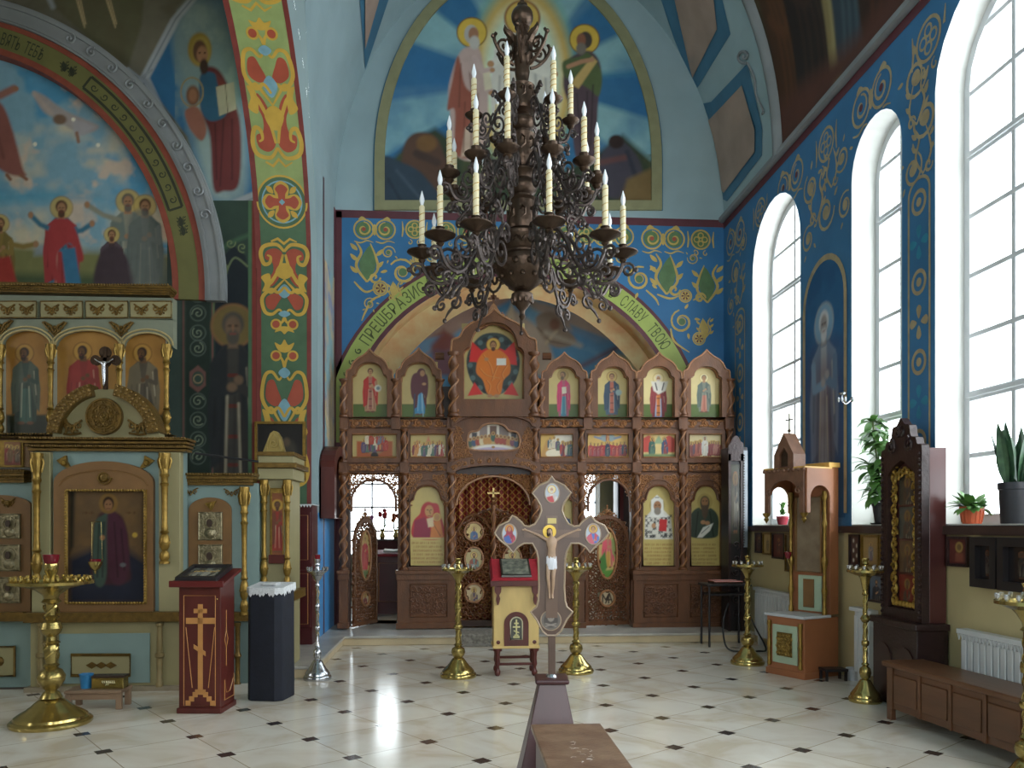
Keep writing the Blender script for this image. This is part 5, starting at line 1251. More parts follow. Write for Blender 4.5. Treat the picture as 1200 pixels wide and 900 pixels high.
low_icon(652, 19, 631, 677, pantocrator, 'icon partly hidden behind the standing cross')
low_icon(771, 19, 749, 795, bishop, 'icon of a white hooded bishop holding a red book')
low_icon(826, 18, 803, 849, monk, 'icon of a bearded monk holding a white scroll')
def base(x0, x1, pan):
    mb = MB(); ibox(mb, x0, x1, 676, 735.3, -.10, .15); ibox(mb, x0 - 2, x1 + 2, 668, 672, -.17, .15); ibox(mb, x0 - 1, x1 + 1, 672, 679, -.13, .15); ibox(mb, x0 - 1.5, x1 + 1.5, 729, 735.3, -.13, .15)
    for a, b in pan:
        A, B_ = I(a, 722), I(b, 684); fr_ = [(A[0], A[1]), (B_[0], A[1]), (B_[0], B_[1]), (A[0], B_[1])]
        mb.tube([(u, YI - .105, v) for u, v in fr_], .9 * IK, 4, True, m=0)
        scrollfill(mb, [(A[0] + .04, A[1] + .04), (B_[0] - .04, A[1] + .04), (B_[0] - .04, B_[1] - .04), (A[0] + .04, B_[1] - .04)], 7 * IK, YI - .10, 1.0 * IK, m=2, seed=x0)
    return mb.build('base_panel', [M_wood, M_wood_lit, mat('carved_walnut_worn', '#6b452f', .36, var=.25, scale=12)], ic, bevel=.004)
base(466, 533, [(481, 524)]); base(623, 684, [(632, 674)]); base(741, 857, [(753, 792), (807, 846)]); base(398, 408, [])
for x0, x1, y0 in ((853, 862, 502), (398, 410, 452)): mb = MB(); ibox(mb, x0, x1, y0, 735, .0, .15); mb.build('end_post', M_wood_d, ic)
mb = MB()                              # board behind the carving, cut out for the doors
bd = [(400, 556), (400, 452), (856, 452), (856, 734), (741, 734), (741, 556), (685, 556), (685, 734), (624, 734), (624, 556), (532, 556), (532, 734), (467, 734), (467, 556)]
mb.prism(Is(bd)[::-1], .07, .11, FI); mb.build('back_board', M_wood_d, ic)
mb = MB(); ibox(mb, 525, 533, 553, 735, -.02, .15); ibox(mb, 623, 631, 553, 735, -.02, .15); ibox(mb, 466, 476, 553, 735, 0, .15); ibox(mb, 677, 685, 553, 735, 0, .15); ibox(mb, 740, 748, 553, 735, 0, .15); mb.build('door_post', M_wood, ic)
for x0, x1 in ((409, 467), (686, 741)):
    mb = MB(); c = (x0 + x1) / 2; hw = (x1 - x0) / 2
    ar = [(c + (hw - 3) * math.cos(PI * i / 16), 588 - 26 * math.sin(PI * i / 16)) for i in range(17)]
    mb.tube([(u, YI - .02, v) for u, v in Is([(x1 - 3, 600)] + ar + [(x0 + 3, 600)])], 1.6 * IK, 5, m=0)
    scrollfill(mb, Is([(x0, 555), (x1, 555), (x1, 596), (x1 - 2, 590)] + ar + [(x0 + 2, 590), (x0, 596)]), 5.0 * IK, YI, .8 * IK, seed=x0)
    mb.build('openwork_arch', [M_wood, M_wood_lit], ic)
def leaf(name, x0, x1, k):
    root_m = MB(); cx = (x0 + x1) / 2; hw = (x1 - x0) / 2
    outline = Is([(x0, 727), (x1, 727), (x1, 600)] + ([(x1, 600), (x1 - 2, 596), (cx + 8, 600), (cx, 606), (x0 + 8, 614), (x0, 624)] if k < 0 else [(x0, 600), ][:0] + [(x1, 624), (x1 - 8, 614), (cx, 606), (cx - 8, 600), (x0 + 2, 596), (x0, 600)]))
    rings = [(cx, 623, 9.5, 9.5), (cx, 655, 9.5, 12), (cx, 695, 9.5, 9.5)]
    hol = [[I(a + rx * 1.15 * math.cos(2 * PI * i / 20), b + ry * 1.15 * math.sin(2 * PI * i / 20)) for i in range(20)] for a, b, rx, ry in rings]
    root_m.tube([(u, YI + .03, v) for u, v in outline], 1.5 * IK, 5, True, m=0)
    for h in hol: root_m.tube([(u, YI + .01, v) for u, v in h], 1.3 * IK, 5, True, m=1)
    scrollfill(root_m, outline, 8 * IK, YI + .02, 1.15 * IK, m=0, holes=hol, seed=int(x0))
    sx = x1 if k < 0 else x0
    root_m.tube([(u, YI - .01, v) for u, v in Is([(cx - hw * .9, 620), (cx - hw * .5, 607), (cx, 602), (cx + hw * .5, 607), (cx + hw * .9, 620)])], 1.5 * IK, 5, m=0)
    o = root_m.build(name, [M_wood, M_wood_lit], ic)
    bgs = [('#c9b070', ('#3a4f8a', '#4a6a8a')), ('#b8a878', ('#6a8a84', '#8a4a3a')), ('#c9b48c', ('#4a3a5a', '#a08a6a'))]
    for (a, b, rx, ry), (bg, cs) in zip(rings, bgs):
        cv = Cv(a - rx, b - ry, a + rx, b + ry, .6, bg); bust(cv, a, b - ry * .55, ry * 1.35, cs[0], cs[1], halo='#d2b66a'); cv.mottle(.06, 4, int(a))
        panel(cv, 'icon', lambda u, v, d: tuple(pY(u, v, YI + .015 + d)), o, M_icon, keep=lambda X, Y: ((X - a) / (rx * 1.02)) ** 2 + ((Y - b) / (ry * 1.02)) ** 2 < 1, back=None)
    return o
leaf('royal_door', 534, 577, -1); leaf('royal_door', 579, 622, 1)
mb = MB(); x, z0 = I(578, 727); z1 = I(578, 592)[1]
mb.tube([(x, YI - .03, z) for z in np.linspace(z0, z1, 20)], 2.4 * IK, 8)
for s_ in (0, 1): mb.tube([(x + 2.5 * IK * math.cos(z * 16 + s_ * PI), YI - .03 + 2.5 * IK * math.sin(z * 16 + s_ * PI), z) for z in np.linspace(z0, z1, 60)], .8 * IK, 4, m=1)
mb.lathe([(.03, 0), (.05, .03), (.02, .06), (.04, .1), (0, .14)], (x, YI - .03, z1), 10)
mb.build('door_column', [M_wood, M_wood_lit], ic)
mb = MB(); ibox(mb, 577, 579, 572, 592, -.05, -.03); ibox(mb, 571, 585, 577, 579, -.05, -.03); mb.build('door_cross', M_goldleaf, ic)
mb = MB(); ar = [(578 + 43 * math.cos(PI * i / 16), 592 - 34 * math.sin(PI * i / 16)) for i in range(17)]
scrollfill(mb, Is([(533, 592), (533, 556), (623, 556), (623, 592), (620, 592)] + ar + [(536, 592)]), 5.0 * IK, YI + .02, .8 * IK, seed=11)
mb.tube([(u, YI, v) for u, v in Is(ar)], 1.5 * IK, 5, m=1); mb.build('openwork_arch', [M_wood, M_wood_lit], ic)
mb = MB(); ibox(mb, 533, 623, 727, 733, -.02, .06); mb.build('threshold', M_wood_d, ic)
def curtain_mat():
    m = mat('red_brocade', '#6a2420', .6, var=.1); m = m.copy(); m.name = 'red_gold_brocade'
    nt = m.node_tree; N = nt.nodes; L = nt.links; b = N['Principled BSDF']
    tc = N.new('ShaderNodeTexCoord'); mp = N.new('ShaderNodeMapping'); mp.inputs['Rotation'].default_value = (0, math.radians(45), 0); mp.inputs['Scale'].default_value = (13, 13, 13)
    L.new(tc.outputs['Object'], mp.inputs['Vector']); ch = N.new('ShaderNodeTexBrick'); ch.offset = 0; ch.inputs['Mortar Size'].default_value = .11; ch.inputs['Scale'].default_value = 1; ch.inputs['Brick Width'].default_value = 1; ch.inputs['Row Height'].default_value = 1
    sp = N.new('ShaderNodeSeparateXYZ'); cb = N.new('ShaderNodeCombineXYZ'); L.new(mp.outputs[0], sp.inputs[0]); L.new(sp.outputs[0], cb.inputs[0]); L.new(sp.outputs[2], cb.inputs[1]); L.new(cb.outputs[0], ch.inputs['Vector'])
    ch.inputs['Color1'].default_value = (*lin('#7a1e1c'), 1); ch.inputs['Color2'].default_value = (*lin('#8e2c24'), 1); ch.inputs['Mortar'].default_value = (*lin('#c79a50'), 1)
    L.new(ch.outputs['Color'], b.inputs['Base Color']); return m
ct = MB(); nx = 80; xa, xb = I(530, 700)[0], I(626, 700)[0]; z0, z1 = ZSOL + .02, I(578, 545)[1]
vs = [(xa + (xb - xa) * i / nx, YI + .3 + .05 * math.sin(i * .62) + .02 * math.sin(i * 1.7), z) for z in (z0, (z0 + z1) / 2, z1) for i in range(nx + 1)]
ct.add(vs, [(r * (nx + 1) + i, r * (nx + 1) + i + 1, (r + 1) * (nx + 1) + i + 1, (r + 1) * (nx + 1) + i) for r in (0, 1) for i in range(nx)], 0, True)
crt = ct.build('curtain', curtain_mat(), None)
tag(crt, 'red and gold lozenge curtain hanging behind the royal doors', 'curtain')
def side_door(name, hinge, xw, ytop, ang, label, draw, disc_icon):
    """a carved leaf of width xw (metres), hinged at (x, y) and turned by ang degrees"""
    root = thing(name, label, 'door', (hinge[0], hinge[1], ZSOL + .02), math.radians(ang))
    H_ = I(440, ytop)[1] - ZSOL - .02; W = xw
    fr = lambda u, v, d: (u, d, v)
    out = [(0, 0), (W, 0), (W, H_ * .72)] + [(W / 2 + W / 2 * math.cos(PI * i / 14), H_ * .72 + H_ * .23 * math.sin(PI * i / 14)) for i in range(1, 14)] + [(0, H_ * .72)]
    ova = [(W / 2 + W * .22 * math.cos(2 * PI * i / 24), H_ * .62 + H_ * .22 * math.sin(2 * PI * i / 24)) for i in range(24)]
    rnd = [(W / 2 + W * .17 * math.cos(2 * PI * i / 18), H_ * .23 + W * .17 * math.sin(2 * PI * i / 18)) for i in range(18)]
    mb = MB()
    M4 = Matrix.Translation(root.location) @ Matrix.Rotation(math.radians(ang), 4, 'Z')
    class T(MB): pass
    mb.prism(out, -.02, .02, fr, [[(W * .06 + (W * .88) * (p[0] / W), .06 + (H_ - .12) * p[1] / H_) for p in out]], m=0)
    scrollfill(mb, out, W * .115, 0, W * .02, m=0, holes=[ova, rnd], seed=len(name) + int(W * 100))
    for h in (ova, rnd): mb.tube([(u, -.01, v) for u, v in h], .02, 5, True, m=1)
    for k in (-1, 1):
        for j, (dx, dz, r) in enumerate(((.05, .97, .05), (.12, .94, .045), (.2, .89, .04))): mb.tube([(u, 0, v) for u, v in spiral(W / 2 + k * W * dx * 1.5, H_ * dz, r, 1.2, PI / 2, k, 10)], .012, 4, m=1)
    mb.lathe([(.02, 0), (.03, .03), (.01, .06), (.02, .09), (0, .13)], (W / 2, 0, H_ * .97), 8, m=1)
    o = mb.build('door_leaf', [M_wood, M_wood_lit], root, world=False)
    cv = Cv(-50, -110, 50, 110, 3.4, '#c2ab6c'); draw(cv)
    p = panel(cv, 'icon', lambda u, v, d: (0, 0, 0), None, M_icon)
    bpy.data.objects.remove(p)
    def loc(u, v, d): return tuple(M4 @ Vector((W / 2 + u / 100 * W * .44 , .0 + d, H_ * .62 - v / 110 * H_ * .22)))
    panel(cv, 'icon', loc, root, M_icon, keep=lambda X, Y: (X / 50) ** 2 + (Y / 110) ** 2 < 1)
    c2 = Cv(-10, -10, 10, 10, .9, '#bfae8e'); disc_icon(c2)
    panel(c2, 'medallion', lambda u, v, d: tuple(M4 @ Vector((W / 2 + u / 10 * W * .17, 0, H_ * .23 - v / 10 * W * .17))), root, M_icon, keep=lambda X, Y: X ** 2 + Y ** 2 < 101)
    return root
def red_angel(c): saint(c, 0, -78, 150, '#c02838', '#a8202e', halo='#c9a85a', beard=False, w=1.25); c.poly([(-50, 70), (50, 70), (50, 110), (-50, 110)], '#4f6a34', 4)
def rose_angel(c): saint(c, 5, -85, 150, '#c87a6a', '#d85a6a', halo='#d8c07a', beard=False, w=1.3, under='#c89a4a'); c.poly([(-50, 40), (-10, -10), (0, 60), (-20, 100)], '#4a7a3c', 4); c.poly([(-50, 78), (50, 70), (50, 110), (-50, 110)], '#5a8a3c', 4); c.poly([(20, -60), (46, -70), (46, 30), (26, 0)], '#7aa05a', 4, .8)
def mono(c):
    for l in (((-6, 6), (-6, -5), (-2, 2), (2, -5), (2, 6)), ((-2, 6), (3, -6), (7, 6)), ((0, 2), (6, 2))): c.line(l, 1.8, '#2a1a14')
hl = (I(413, 720)[0], YI + .10)
side_door('side_door', hl, .62, 600, 62, 'carved side door with a red robed angel, open at the far end of the screen', red_angel, lambda c: bust(c, 0, -7, 15, '#8a3a3c', '#6a2a2c'))
hr = (I(686, 720)[0], YI + .02)
side_door('side_door', hr, .70, 596, 9, 'carved side door with an angel in rose and a round monogram, ajar beside the cross', rose_angel, mono)
M_bronze = mat('dark_bronze', '#4a3a2e', .36, metal=.75, var=.3, scale=9, bump=.15, bscale=40)
M_iron = mat('blackened_scroll_iron', '#4e4440', .4, metal=.6, var=.25, scale=9)
M_candle = mat('ivory_candle', '#e2d6b0', .45, var=.05)
M_stripe = mat('ochre_candle_stripe', '#b8913c', .4)
M_bulb = mat('clear_flame_bulb', '#e9edf2', .12, var=.02)
CD = 6.5
cc = pD(612, 375, CD)
ch = thing('chandelier', 'huge dark bronze three tier chandelier with scrolled arms and candle shaped bulbs', 'chandelier', cc)
kc = CD / FOC
def cz(py): return (375 - py) * kc
def lz(pairs): return [(r * kc, cz(y)) for y, r in pairs]
mb = MB()
mb.lathe(lz([(376, .5), (374, 2.5), (371, 4), (368, 3), (364, 3.5), (360, 7), (354, 11), (349, 13), (345, 12.5), (342, 8), (340, 6)]), n=20); 
for i in range(10):
    a = i * PI / 5; mb.ball((11 * kc * math.cos(a), 11 * kc * math.sin(a), cz(352)), 3 * kc, 6, sz=1.6)
mb.build('finial', M_bronze, ch, world=False)
mb = MB()
mb.lathe(lz([(341, 9), (338, 13), (333, 20), (327, 26), (320, 31), (312, 33), (306, 33), (303, 31), (301, 28), (299, 28), (296, 31), (290, 33), (285, 35), (283, 36), (280, 36), (278, 33), (276, 20), (275, 11)]), n=32)
for i in range(12):
    a = i * PI / 6 + .2; mb.ball((32 * kc * math.cos(a), 32 * kc * math.sin(a), cz(314)), 4.2 * kc, 8); mb.ball((27 * kc * math.cos(a + .26), 27 * kc * math.sin(a + .26), cz(327)), 3 * kc, 6)
    mb.tube([(34 * kc * math.cos(a + t * .3), 34 * kc * math.sin(a + t * .3), cz(290) + .02 * math.sin(t * 6.28)) for t in np.linspace(0, 1.6, 9)], .012, 4)
mb.build('bowl', M_bronze, ch, world=False)
mb = MB()
mb.lathe(lz([(277, 11), (272, 12), (270, 17), (262, 18.5), (246, 16), (238, 16), (235, 19), (233, 12), (230, 12), (226, 16), (220, 18), (214, 16), (210, 11), (207, 12), (203, 17), (201, 17), (198, 13), (194, 13), (190, 15), (186, 16), (178, 15), (164, 15), (160, 16.5), (157, 10), (154, 10), (151, 14), (146, 16), (141, 15), (137, 10), (134, 9), (131, 15), (128, 16), (118, 15), (106, 13.5), (102, 15), (100, 9), (96, 7), (90, 8), (84, 9), (80, 8), (76, 9), (60, 11), (48, 13), (42, 8), (34, 6)]), n=24)
for (y, r, n_) in ((254, 17.5, 8), (172, 15.5, 8), (113, 14.5, 8), (62, 11, 6)):
    for i in range(n_):
        a = 2 * PI * i / n_; mb.tube([(r * kc * math.cos(a + s_), r * kc * math.sin(a + s_), cz(y) + z) for s_, z in ((-.2, -.05), (.12, -.02), (.12, .03), (-.1, .05), (-.2, .02))], .009, 4)
mb.build('stem', M_bronze, ch, world=False)
mb = MB(); mb.ball((0, 0, cz(20)), 13 * kc, 20); mb.lathe(lz([(36, 5), (33, 9), (30, 7)]), n=16); mb.lathe(lz([(8, 6), (5, 6), (4, 3)]), n=12); mb.build('ball', M_bronze, ch, world=False)
mb = MB(); mb.tube([(0, 0, cz(8)), (0, 0, VB + ZC - cc.z - .02)], .016, 8); mb.lathe([(.16, 0), (.15, .05), (.05, .12)], (0, 0, VB + ZC - cc.z - .17), 16); mb.build('rod', M_bronze, ch, world=False)
for i in range(6):
    mb = MB(); a = i * PI / 3 + .3
    def R_(u, z, a=a): return (u * math.cos(a), u * math.sin(a), z)
    mb.tube([R_(u, v) for u, v in spiral(.15, cz(58), .075, 1.6, PI, 1, 20, .15)], .011, 5); mb.tube([R_(u, v) for u, v in spline([(.07, cz(78)), (.13, cz(74)), (.2, cz(64)), (.24, cz(52)), (.22, cz(45))], 5)], [.014] * 20 + [.004], 5)
    mb.tube([R_(u, v) for u, v in spline([(.05, cz(52)), (.10, cz(44)), (.14, cz(40)), (.15, cz(34))], 5)], [.03, .035, .035, .035, .03, .03, .03, .03, .025, .025, .02, .02, .015, .01, .006, .004], 5); mb.ball(R_(.25, cz(50)), .018, 6)
    mb.build('crest_scroll', M_bronze, ch, world=False)
def make_arm(f, zp, stem_r, seed):
    """one arm in the local XZ plane, reaching the pan at f*.80; zp is the pan's height over the arm's own origin"""
    g = random.Random(seed); mb = MB(); r = .0125 * (.55 + .45 * f); q = lambda pts: [(u * f, 0, zp + v * (.45 + .55 * f)) for u, v in pts]
    def T(pts, rr=r): mb.tube(q(pts), rr, 5)
    T(spline([(stem_r / f, .12), (.32, .17), (.42, .08), (.50, -.08), (.60, -.22), (.72, -.22), (.79, -.12), (.80, -.05)], 5), r * 1.25)
    T(spiral(.40, -.06, .135, 1.7, PI * .3, -1, 24, .12)); T(spiral(.585, -.02, .10, 1.6, PI * 1.1, 1, 22, .12)); T(spiral(.66, -.14, .075, 1.5, 0, -1, 18)); T(spiral(.84, -.14, .06, 1.5, PI * .8, -1, 16)); T(spiral(.30, .09, .085, 1.5, -.5, 1, 18))
    T(spline([(.56, -.2), (.60, -.30), (.66, -.36), (.70, -.42)], 4), [r] * 9 + [r * .8, r * .6, r * .4, r * .3][:4]) ; T(spiral(.60, -.29, .07, 1.4, .6, 1, 14)); T(spiral(.73, -.30, .055, 1.3, 2, -1, 14))
    T(spline([(.36, .16), (.42, .27), (.47, .3), (.49, .26)], 4)); T(spiral(.40, .22, .05, 1.4, 0, 1, 12))
    for u, v in ((.70, -.43), (.49, .25), (.9, -.14), (.52, -.1), (.66, -.07)): mb.ball((u * f, 0, zp + v * (.45 + .55 * f)), r * 1.7, 6)
    return mb
def tier(R, ypan, angs, stem_r, cs, ch_h):
    f = R * kc / .8; arm0 = None; zp = cz(ypan)
    for i, a in enumerate(angs):
        if arm0 is None:
            arm0 = make_arm(f, 0, stem_r, 1).build('arm', M_iron, ch, world=False)
            arm0.location = (0, 0, zp)
            x = R * kc; s_ = cs
            p = MB(); p.lathe([(0, -.09), (.012, -.085), (.03, -.06), (.022, -.05), (.05, -.035), (.10, -.008), (.118, .0), (.118, .008), (.06, -.008), (.03, .0), (.03, .05), (.036, .055), (.036, .06), (0, .06)], (x, 0, 0), 16) if s_ == 1 else p.lathe([(a_ * s_, b_ * s_) for a_, b_ in [(0, -.1), (.02, -.09), (.045, -.06), (.03, -.05), (.06, -.03), (.10, .0), (.105, .012), (.05, .01), (.04, .02), (.045, .07), (0, .07)]], (x, 0, 0), 14)
            p.build('drip_pan', M_bronze, arm0, world=False)
            c = MB(); c.lathe([(0, .05), (.022, .05), (.022, ch_h), (.016, ch_h + .008), (0, ch_h + .008)], (x, 0, 0), 12)
            c.tube([(x + .0225 * math.cos(t), .0225 * math.sin(t), .07 + (ch_h - .09) * t / 31.4) for t in np.linspace(0, 31.4, 60)], .0035, 3, m=1)
            c.build('candle', [M_candle, M_stripe], arm0, world=False)
            b = MB(); b.lathe([(.012, ch_h), (.013, ch_h + .02), (.02, ch_h + .045), (.019, ch_h + .065), (.011, ch_h + .095), (.004, ch_h + .12), (0, ch_h + .128)], (x, 0, 0), 10)
            b.build('bulb', M_bulb, arm0, world=False)
            arm0.rotation_euler = (0, 0, a)
        else: copy_tree(arm0, rz=a, parent=ch)
D2 = math.radians
front = -PI / 2 - YAW              # an arm at angle 0 in the list points at the camera
tier(117, 303, [front + D2(t) for t in (-80, -50, -25, 13, 49, 80, 113, 147, 180, 213, 247)], .16, 1, .36)
tier(87, 214, [front + D2(t) for t in (-74, -36, -11, 21, 51, 84, 115, 147, 180, 213, 250)], .10, .85, .33)
tier(57, 141, [front + D2(t) for t in (-80, -18, 37, 93, 150, 212)], .09, .7, .29)
M_brass = mat('polished_brass', '#b7a365', .2, metal=.92, var=.12, scale=12)
M_brass_d = mat('aged_brass', '#9c8a52', .26, metal=.85, var=.2, scale=14, bump=.1, bscale=50)
M_silver = mat('polished_silver', '#aeb0b4', .22, metal=.92, var=.1)
M_rglass = mat('ruby_glass', '#6e1420', .12, var=.05)
M_redbrown = mat('red_brown_wood', '#52201a', .34, var=.22, scale=8, stretch=(1, 1, .25))
M_maple = mat('inlaid_pale_wood', '#b9834a', .35, var=.12)
M_yellow = mat('pale_yellow_wood', '#cdb070', .38, var=.14, scale=7, stretch=(1, 1, .3))
M_redcloth = mat('crimson_velvet', '#9c1826', .8, var=.12, scale=15)
M_black = mat('black_wood', '#1d1a1c', .4, var=.2)
M_glassy = mat('dark_glazed_icon', '#3f4744', .12, var=.35, scale=14, col2='#8a8a7c')
def candle_stand(label, kind, group=None):
    """kind: tall, slim, broad or silver; built at the origin"""
    r_ = thing('candle_stand', label, 'candle stand', group=group)
    br, bd = (M_silver, M_silver) if kind == 'silver' else (M_brass, M_brass_d)
    S = dict(tall=(.20, 1.17, .185), slim=(.15, 1.22, .165), broad=(.315, 1.17, .325), silver=(.15, 1.14, .11))[kind]
    B, zt, tr = S
    mb = MB(); mb.lathe([(B * .98, 0), (B, .012), (B, .03), (B * .95, .045), (B * .9, .05), (B * .88, .07), (B * .74, .1), (B * .6, .125), (B * .55, .14), (B * .5, .15), (B * .4, .18), (B * .3, .205), (B * .24, .21)], n=40)
    mb.build('base', br, r_, world=False)
    mb = MB(); w = dict(tall=.030, slim=.021, broad=.055, silver=.017)[kind]
    if kind == 'broad':
        prof = [(w, .2), (w * 1.6, .22), (w * 1.2, .26), (w * .8, .28), (w * 1.2, .30), (w * 1.9, .36), (w * 2.0, .40), (w * 1.5, .45), (w * .8, .47), (w * 1.2, .49), (w * .8, .51), (w * .9, .55), (w * 1.15, .62), (w * .9, .66), (w * 1.3, .68), (w * .8, .70), (w * .75, .73), (w * 1.3, .76), (w * 1.6, .80), (w * 1.3, .85), (w * .7, .87), (w * 1.2, .89), (w * .7, .91), (w * .8, .98), (w * .9, 1.0), (w * 1.4, 1.02), (w * 1.0, 1.05), (w * 1.2, 1.08), (w * 2.2, 1.12), (w * 3.2, 1.155)]
    else:
        prof = [(w, .2), (w * 2.1, .23), (w * 2.6, .27), (w * 2.3, .31), (w * 1.1, .335), (w * 1.7, .35), (w, .37), (w * .95, .52), (w * 1.5, .53), (w * 1.7, .55), (w * 1.5, .57), (w * .95, .58), (w * .9, .74), (w * 1.4, .75), (w * 2.2 if kind == 'slim' else w * 1.5, .78), (w * 1.4, .81), (w * .9, .82), (w * .9, 1.0), (w * 1.5, 1.01), (w * 1.0, 1.03), (w * 1.2, 1.06), (w * 2.2, zt - .06), (w * 3.4, zt - .02)]
    mb.lathe(prof, n=24)
    tw = [(.37, .52), (.58, .74), (.82, 1.0)] if kind != 'broad' else [(.55, .66), (.91, .99)]
    mb.build('shaft', bd if kind != 'silver' else M_silver, r_, world=False)
    for z0, z1 in tw:
        t2 = MB()
        for q in range(3): t2.tube([(w * 1.0 * math.cos(t * 14 / .2 * .3 + q * 2.1), w * 1.0 * math.sin(t * 14 / .2 * .3 + q * 2.1), z0 + t) for t in np.linspace(0, z1 - z0, 26)], w * .17, 4)
        t2.build('twisted_rib', M_brass if kind != 'broad' else br, r_, world=False)
    mb = MB(); mb.lathe([(0, zt - .04), (tr * .3, zt - .04), (tr * .55, zt - .03), (tr * .85, zt - .005), (tr, zt), (tr * 1.0, zt + .022), (tr * .95, zt + .022), (tr * .93, zt + .006), (tr * .3, zt - .005), (0, zt)] if kind != 'silver' else [(0, zt - .05), (.04, zt - .04), (.07, zt), (.11, zt + .03), (.105, zt + .035), (.05, zt + .01), (.03, zt + .02), (0, zt + .02)], n=36)
    tray = mb.build('tray', br, r_, world=False)
    c0 = None; n_ = dict(tall=14, slim=12, broad=26, silver=8)[kind]
    M_cup = mat('frosted_silver_cup', '#c9ccd0', .25, metal=.8) if kind in ('tall', 'slim') else br
    rings = [(tr * .9, n_)] + ([(tr * .62, 14)] if kind == 'broad' else [])
    if kind == 'silver': rings = [(tr * .95, n_)]
    for rr, k in rings:
        for i in range(k):
            a = 2 * PI * i / k
            if c0 is None:
                m2 = MB(); m2.lathe([(.006, 0), (.009, .012), (.014, .018), (.015, .045), (.011, .045), (.010, .02), (0, .02)], n=9); c0 = m2.build('candle_cup', M_cup, r_, world=False); o = c0
            else: o = c0.copy(); COL.objects.link(o)
            o.location = (rr * math.cos(a), rr * math.sin(a), zt + (.018 if kind != 'silver' else .028))
    h = dict(tall=.13, slim=.13, broad=.2, silver=.16)[kind]
    mb = MB(); mb.lathe([(.05, zt), (.035, zt + .02), (.02, zt + .04), (.018, zt + h * .5), (.032, zt + h * .6), (.025, zt + h * .75), (.034, zt + h * .9), (.036, zt + h), (.03, zt + h), (.028, zt + h * .92), (0, zt + h * .92)] if kind != 'broad' else [(.07, zt), (.03, zt + .02), (.03, zt + .06), (.05, zt + .1), (.058, zt + .16), (.055, zt + .17), (.05, zt + .17), (0, zt + .16)], n=18)
    mb.build('lamp_holder', br, r_, world=False)
    if kind in ('broad', 'silver'):
        mb = MB(); R = .062 if kind == 'broad' else .03; mb.lathe([(R * .8, zt + h * .85), (R, zt + h + .01), (R * 1.05, zt + h + .045), (R * .98, zt + h + .045), (R * .9, zt + h + .01), (0, zt + h)], n=18); mb.build('lamp_glass', M_rglass, r_, world=False)
    return r_
def put(o, p, rz=0): o.location = (p[0], p[1], p[2]); o.rotation_euler = (0, 0, rz); return o
G = 'brass candle stands'
put(candle_stand('brass candle stand standing between the royal doors and the yellow reading desk', 'tall', G), pZ(537, 793))
s2 = copy_tree(SC.objects['candle_stand'], label='brass candle stand just behind the standing cross'); put(s2, pZ(675, 788), .3)
s3 = copy_tree(SC.objects['candle_stand'], label='brass candle stand in front of the terracotta memorial shrine'); put(s3, pZ(876, 778), .8)
put(candle_stand('slim brass candle stand with a mid knob beside the long brown bench', 'slim', G), pZ(1014, 822))
s4 = copy_tree(SC.objects['candle_stand'], label='brass candle stand cut off by the edge of the view past the bench'); put(s4, pD(1205, 617, 5.0), .2); s4.location.z = 0
put(candle_stand('broad brass candle stand with thick turned shaft and ruby lamp on top', 'broad', G), pZ(60, 848))
put(candle_stand('slender silver candle stand with gold twisted shaft near the side step', 'silver'), pZ(372, 796))
p = pZ(604, 790); p.y += .05
an = thing('reading_desk', 'pale yellow reading desk with red velvet top and turned dark red legs', 'lectern', p)
ka = (p.x * _s + p.y * _c) / FOC
zA = lambda y: EYE - (y - HY) * ka
W = .25; Dp = .19
z0, z1 = zA(757), zA(683)
def cabinet(mb, w, d, z0, z1, m=0): mb.box(-w, w, -d, d, z0, z1, m)
mb = MB(); cabinet(mb, W, Dp, z0 + .02, z1 - .02); mb.box(-W - .01, W + .01, -Dp - .01, Dp + .01, z0, z0 + .03); mb.build('body', M_yellow, an, world=False, bevel=.006)
F_ = FY(0)
def loc_prism(mb, poly, y0, y1, holes=(), m=0): mb.prism(poly, y0, y1, lambda u, v, d: (u, d, v), holes, m=m)
ao = [(-.135, z0 + .03), (.135, z0 + .03), (.135, z0 + .27)] + arc(0, z0 + .27, .135, .135, 0, 180, 16)[1:-1] + [(-.135, z0 + .27)]
ai = [(-.065, z0 + .10), (.065, z0 + .10), (.065, z0 + .28)] + arc(0, z0 + .28, .065, .065, 0, 180, 14)[1:-1] + [(-.065, z0 + .28)]
mb = MB(); loc_prism(mb, ao, -Dp - .012, -Dp, [ai]); mb.build('arched_panel', M_redbrown, an, world=False)
mb = MB(); loc_prism(mb, ai, -Dp - .004, -Dp); mb.build('cross_plate', mat('dark_grey_plate', '#4a4a44', .3), an, world=False)
mb = MB(); mb.tube([(u, -Dp - .013, v) for u, v in ai], .008, 5, True); mb.build('plate_rim', mat('pale_rim', '#c9c4a8', .3, metal=.4), an, world=False)
mb = MB(); zc = z0 + .2
for a, b, c, d in ((-.008, .008, -.08, .12), (-.025, .025, .07, .085), (-.04, .04, .03, .046), (-.035, .035, -.085, -.06), (-.022, .022, -.06, -.045)): mb.box(a, b, -Dp - .014, -Dp - .004, zc + c, zc + d)
mb.hexa([(-.03, -Dp - .014, zc - .01), (.03, -Dp - .014, zc - .032), (.03, -Dp - .004, zc - .032), (-.03, -Dp - .004, zc - .01)], [(-.03, -Dp - .014, zc + .004), (.03, -Dp - .014, zc - .018), (.03, -Dp - .004, zc - .018), (-.03, -Dp - .004, zc + .004)]); mb.build('cross', mat('pale_gold_cross', '#d6cf9a', .3, metal=.5), an, world=False)
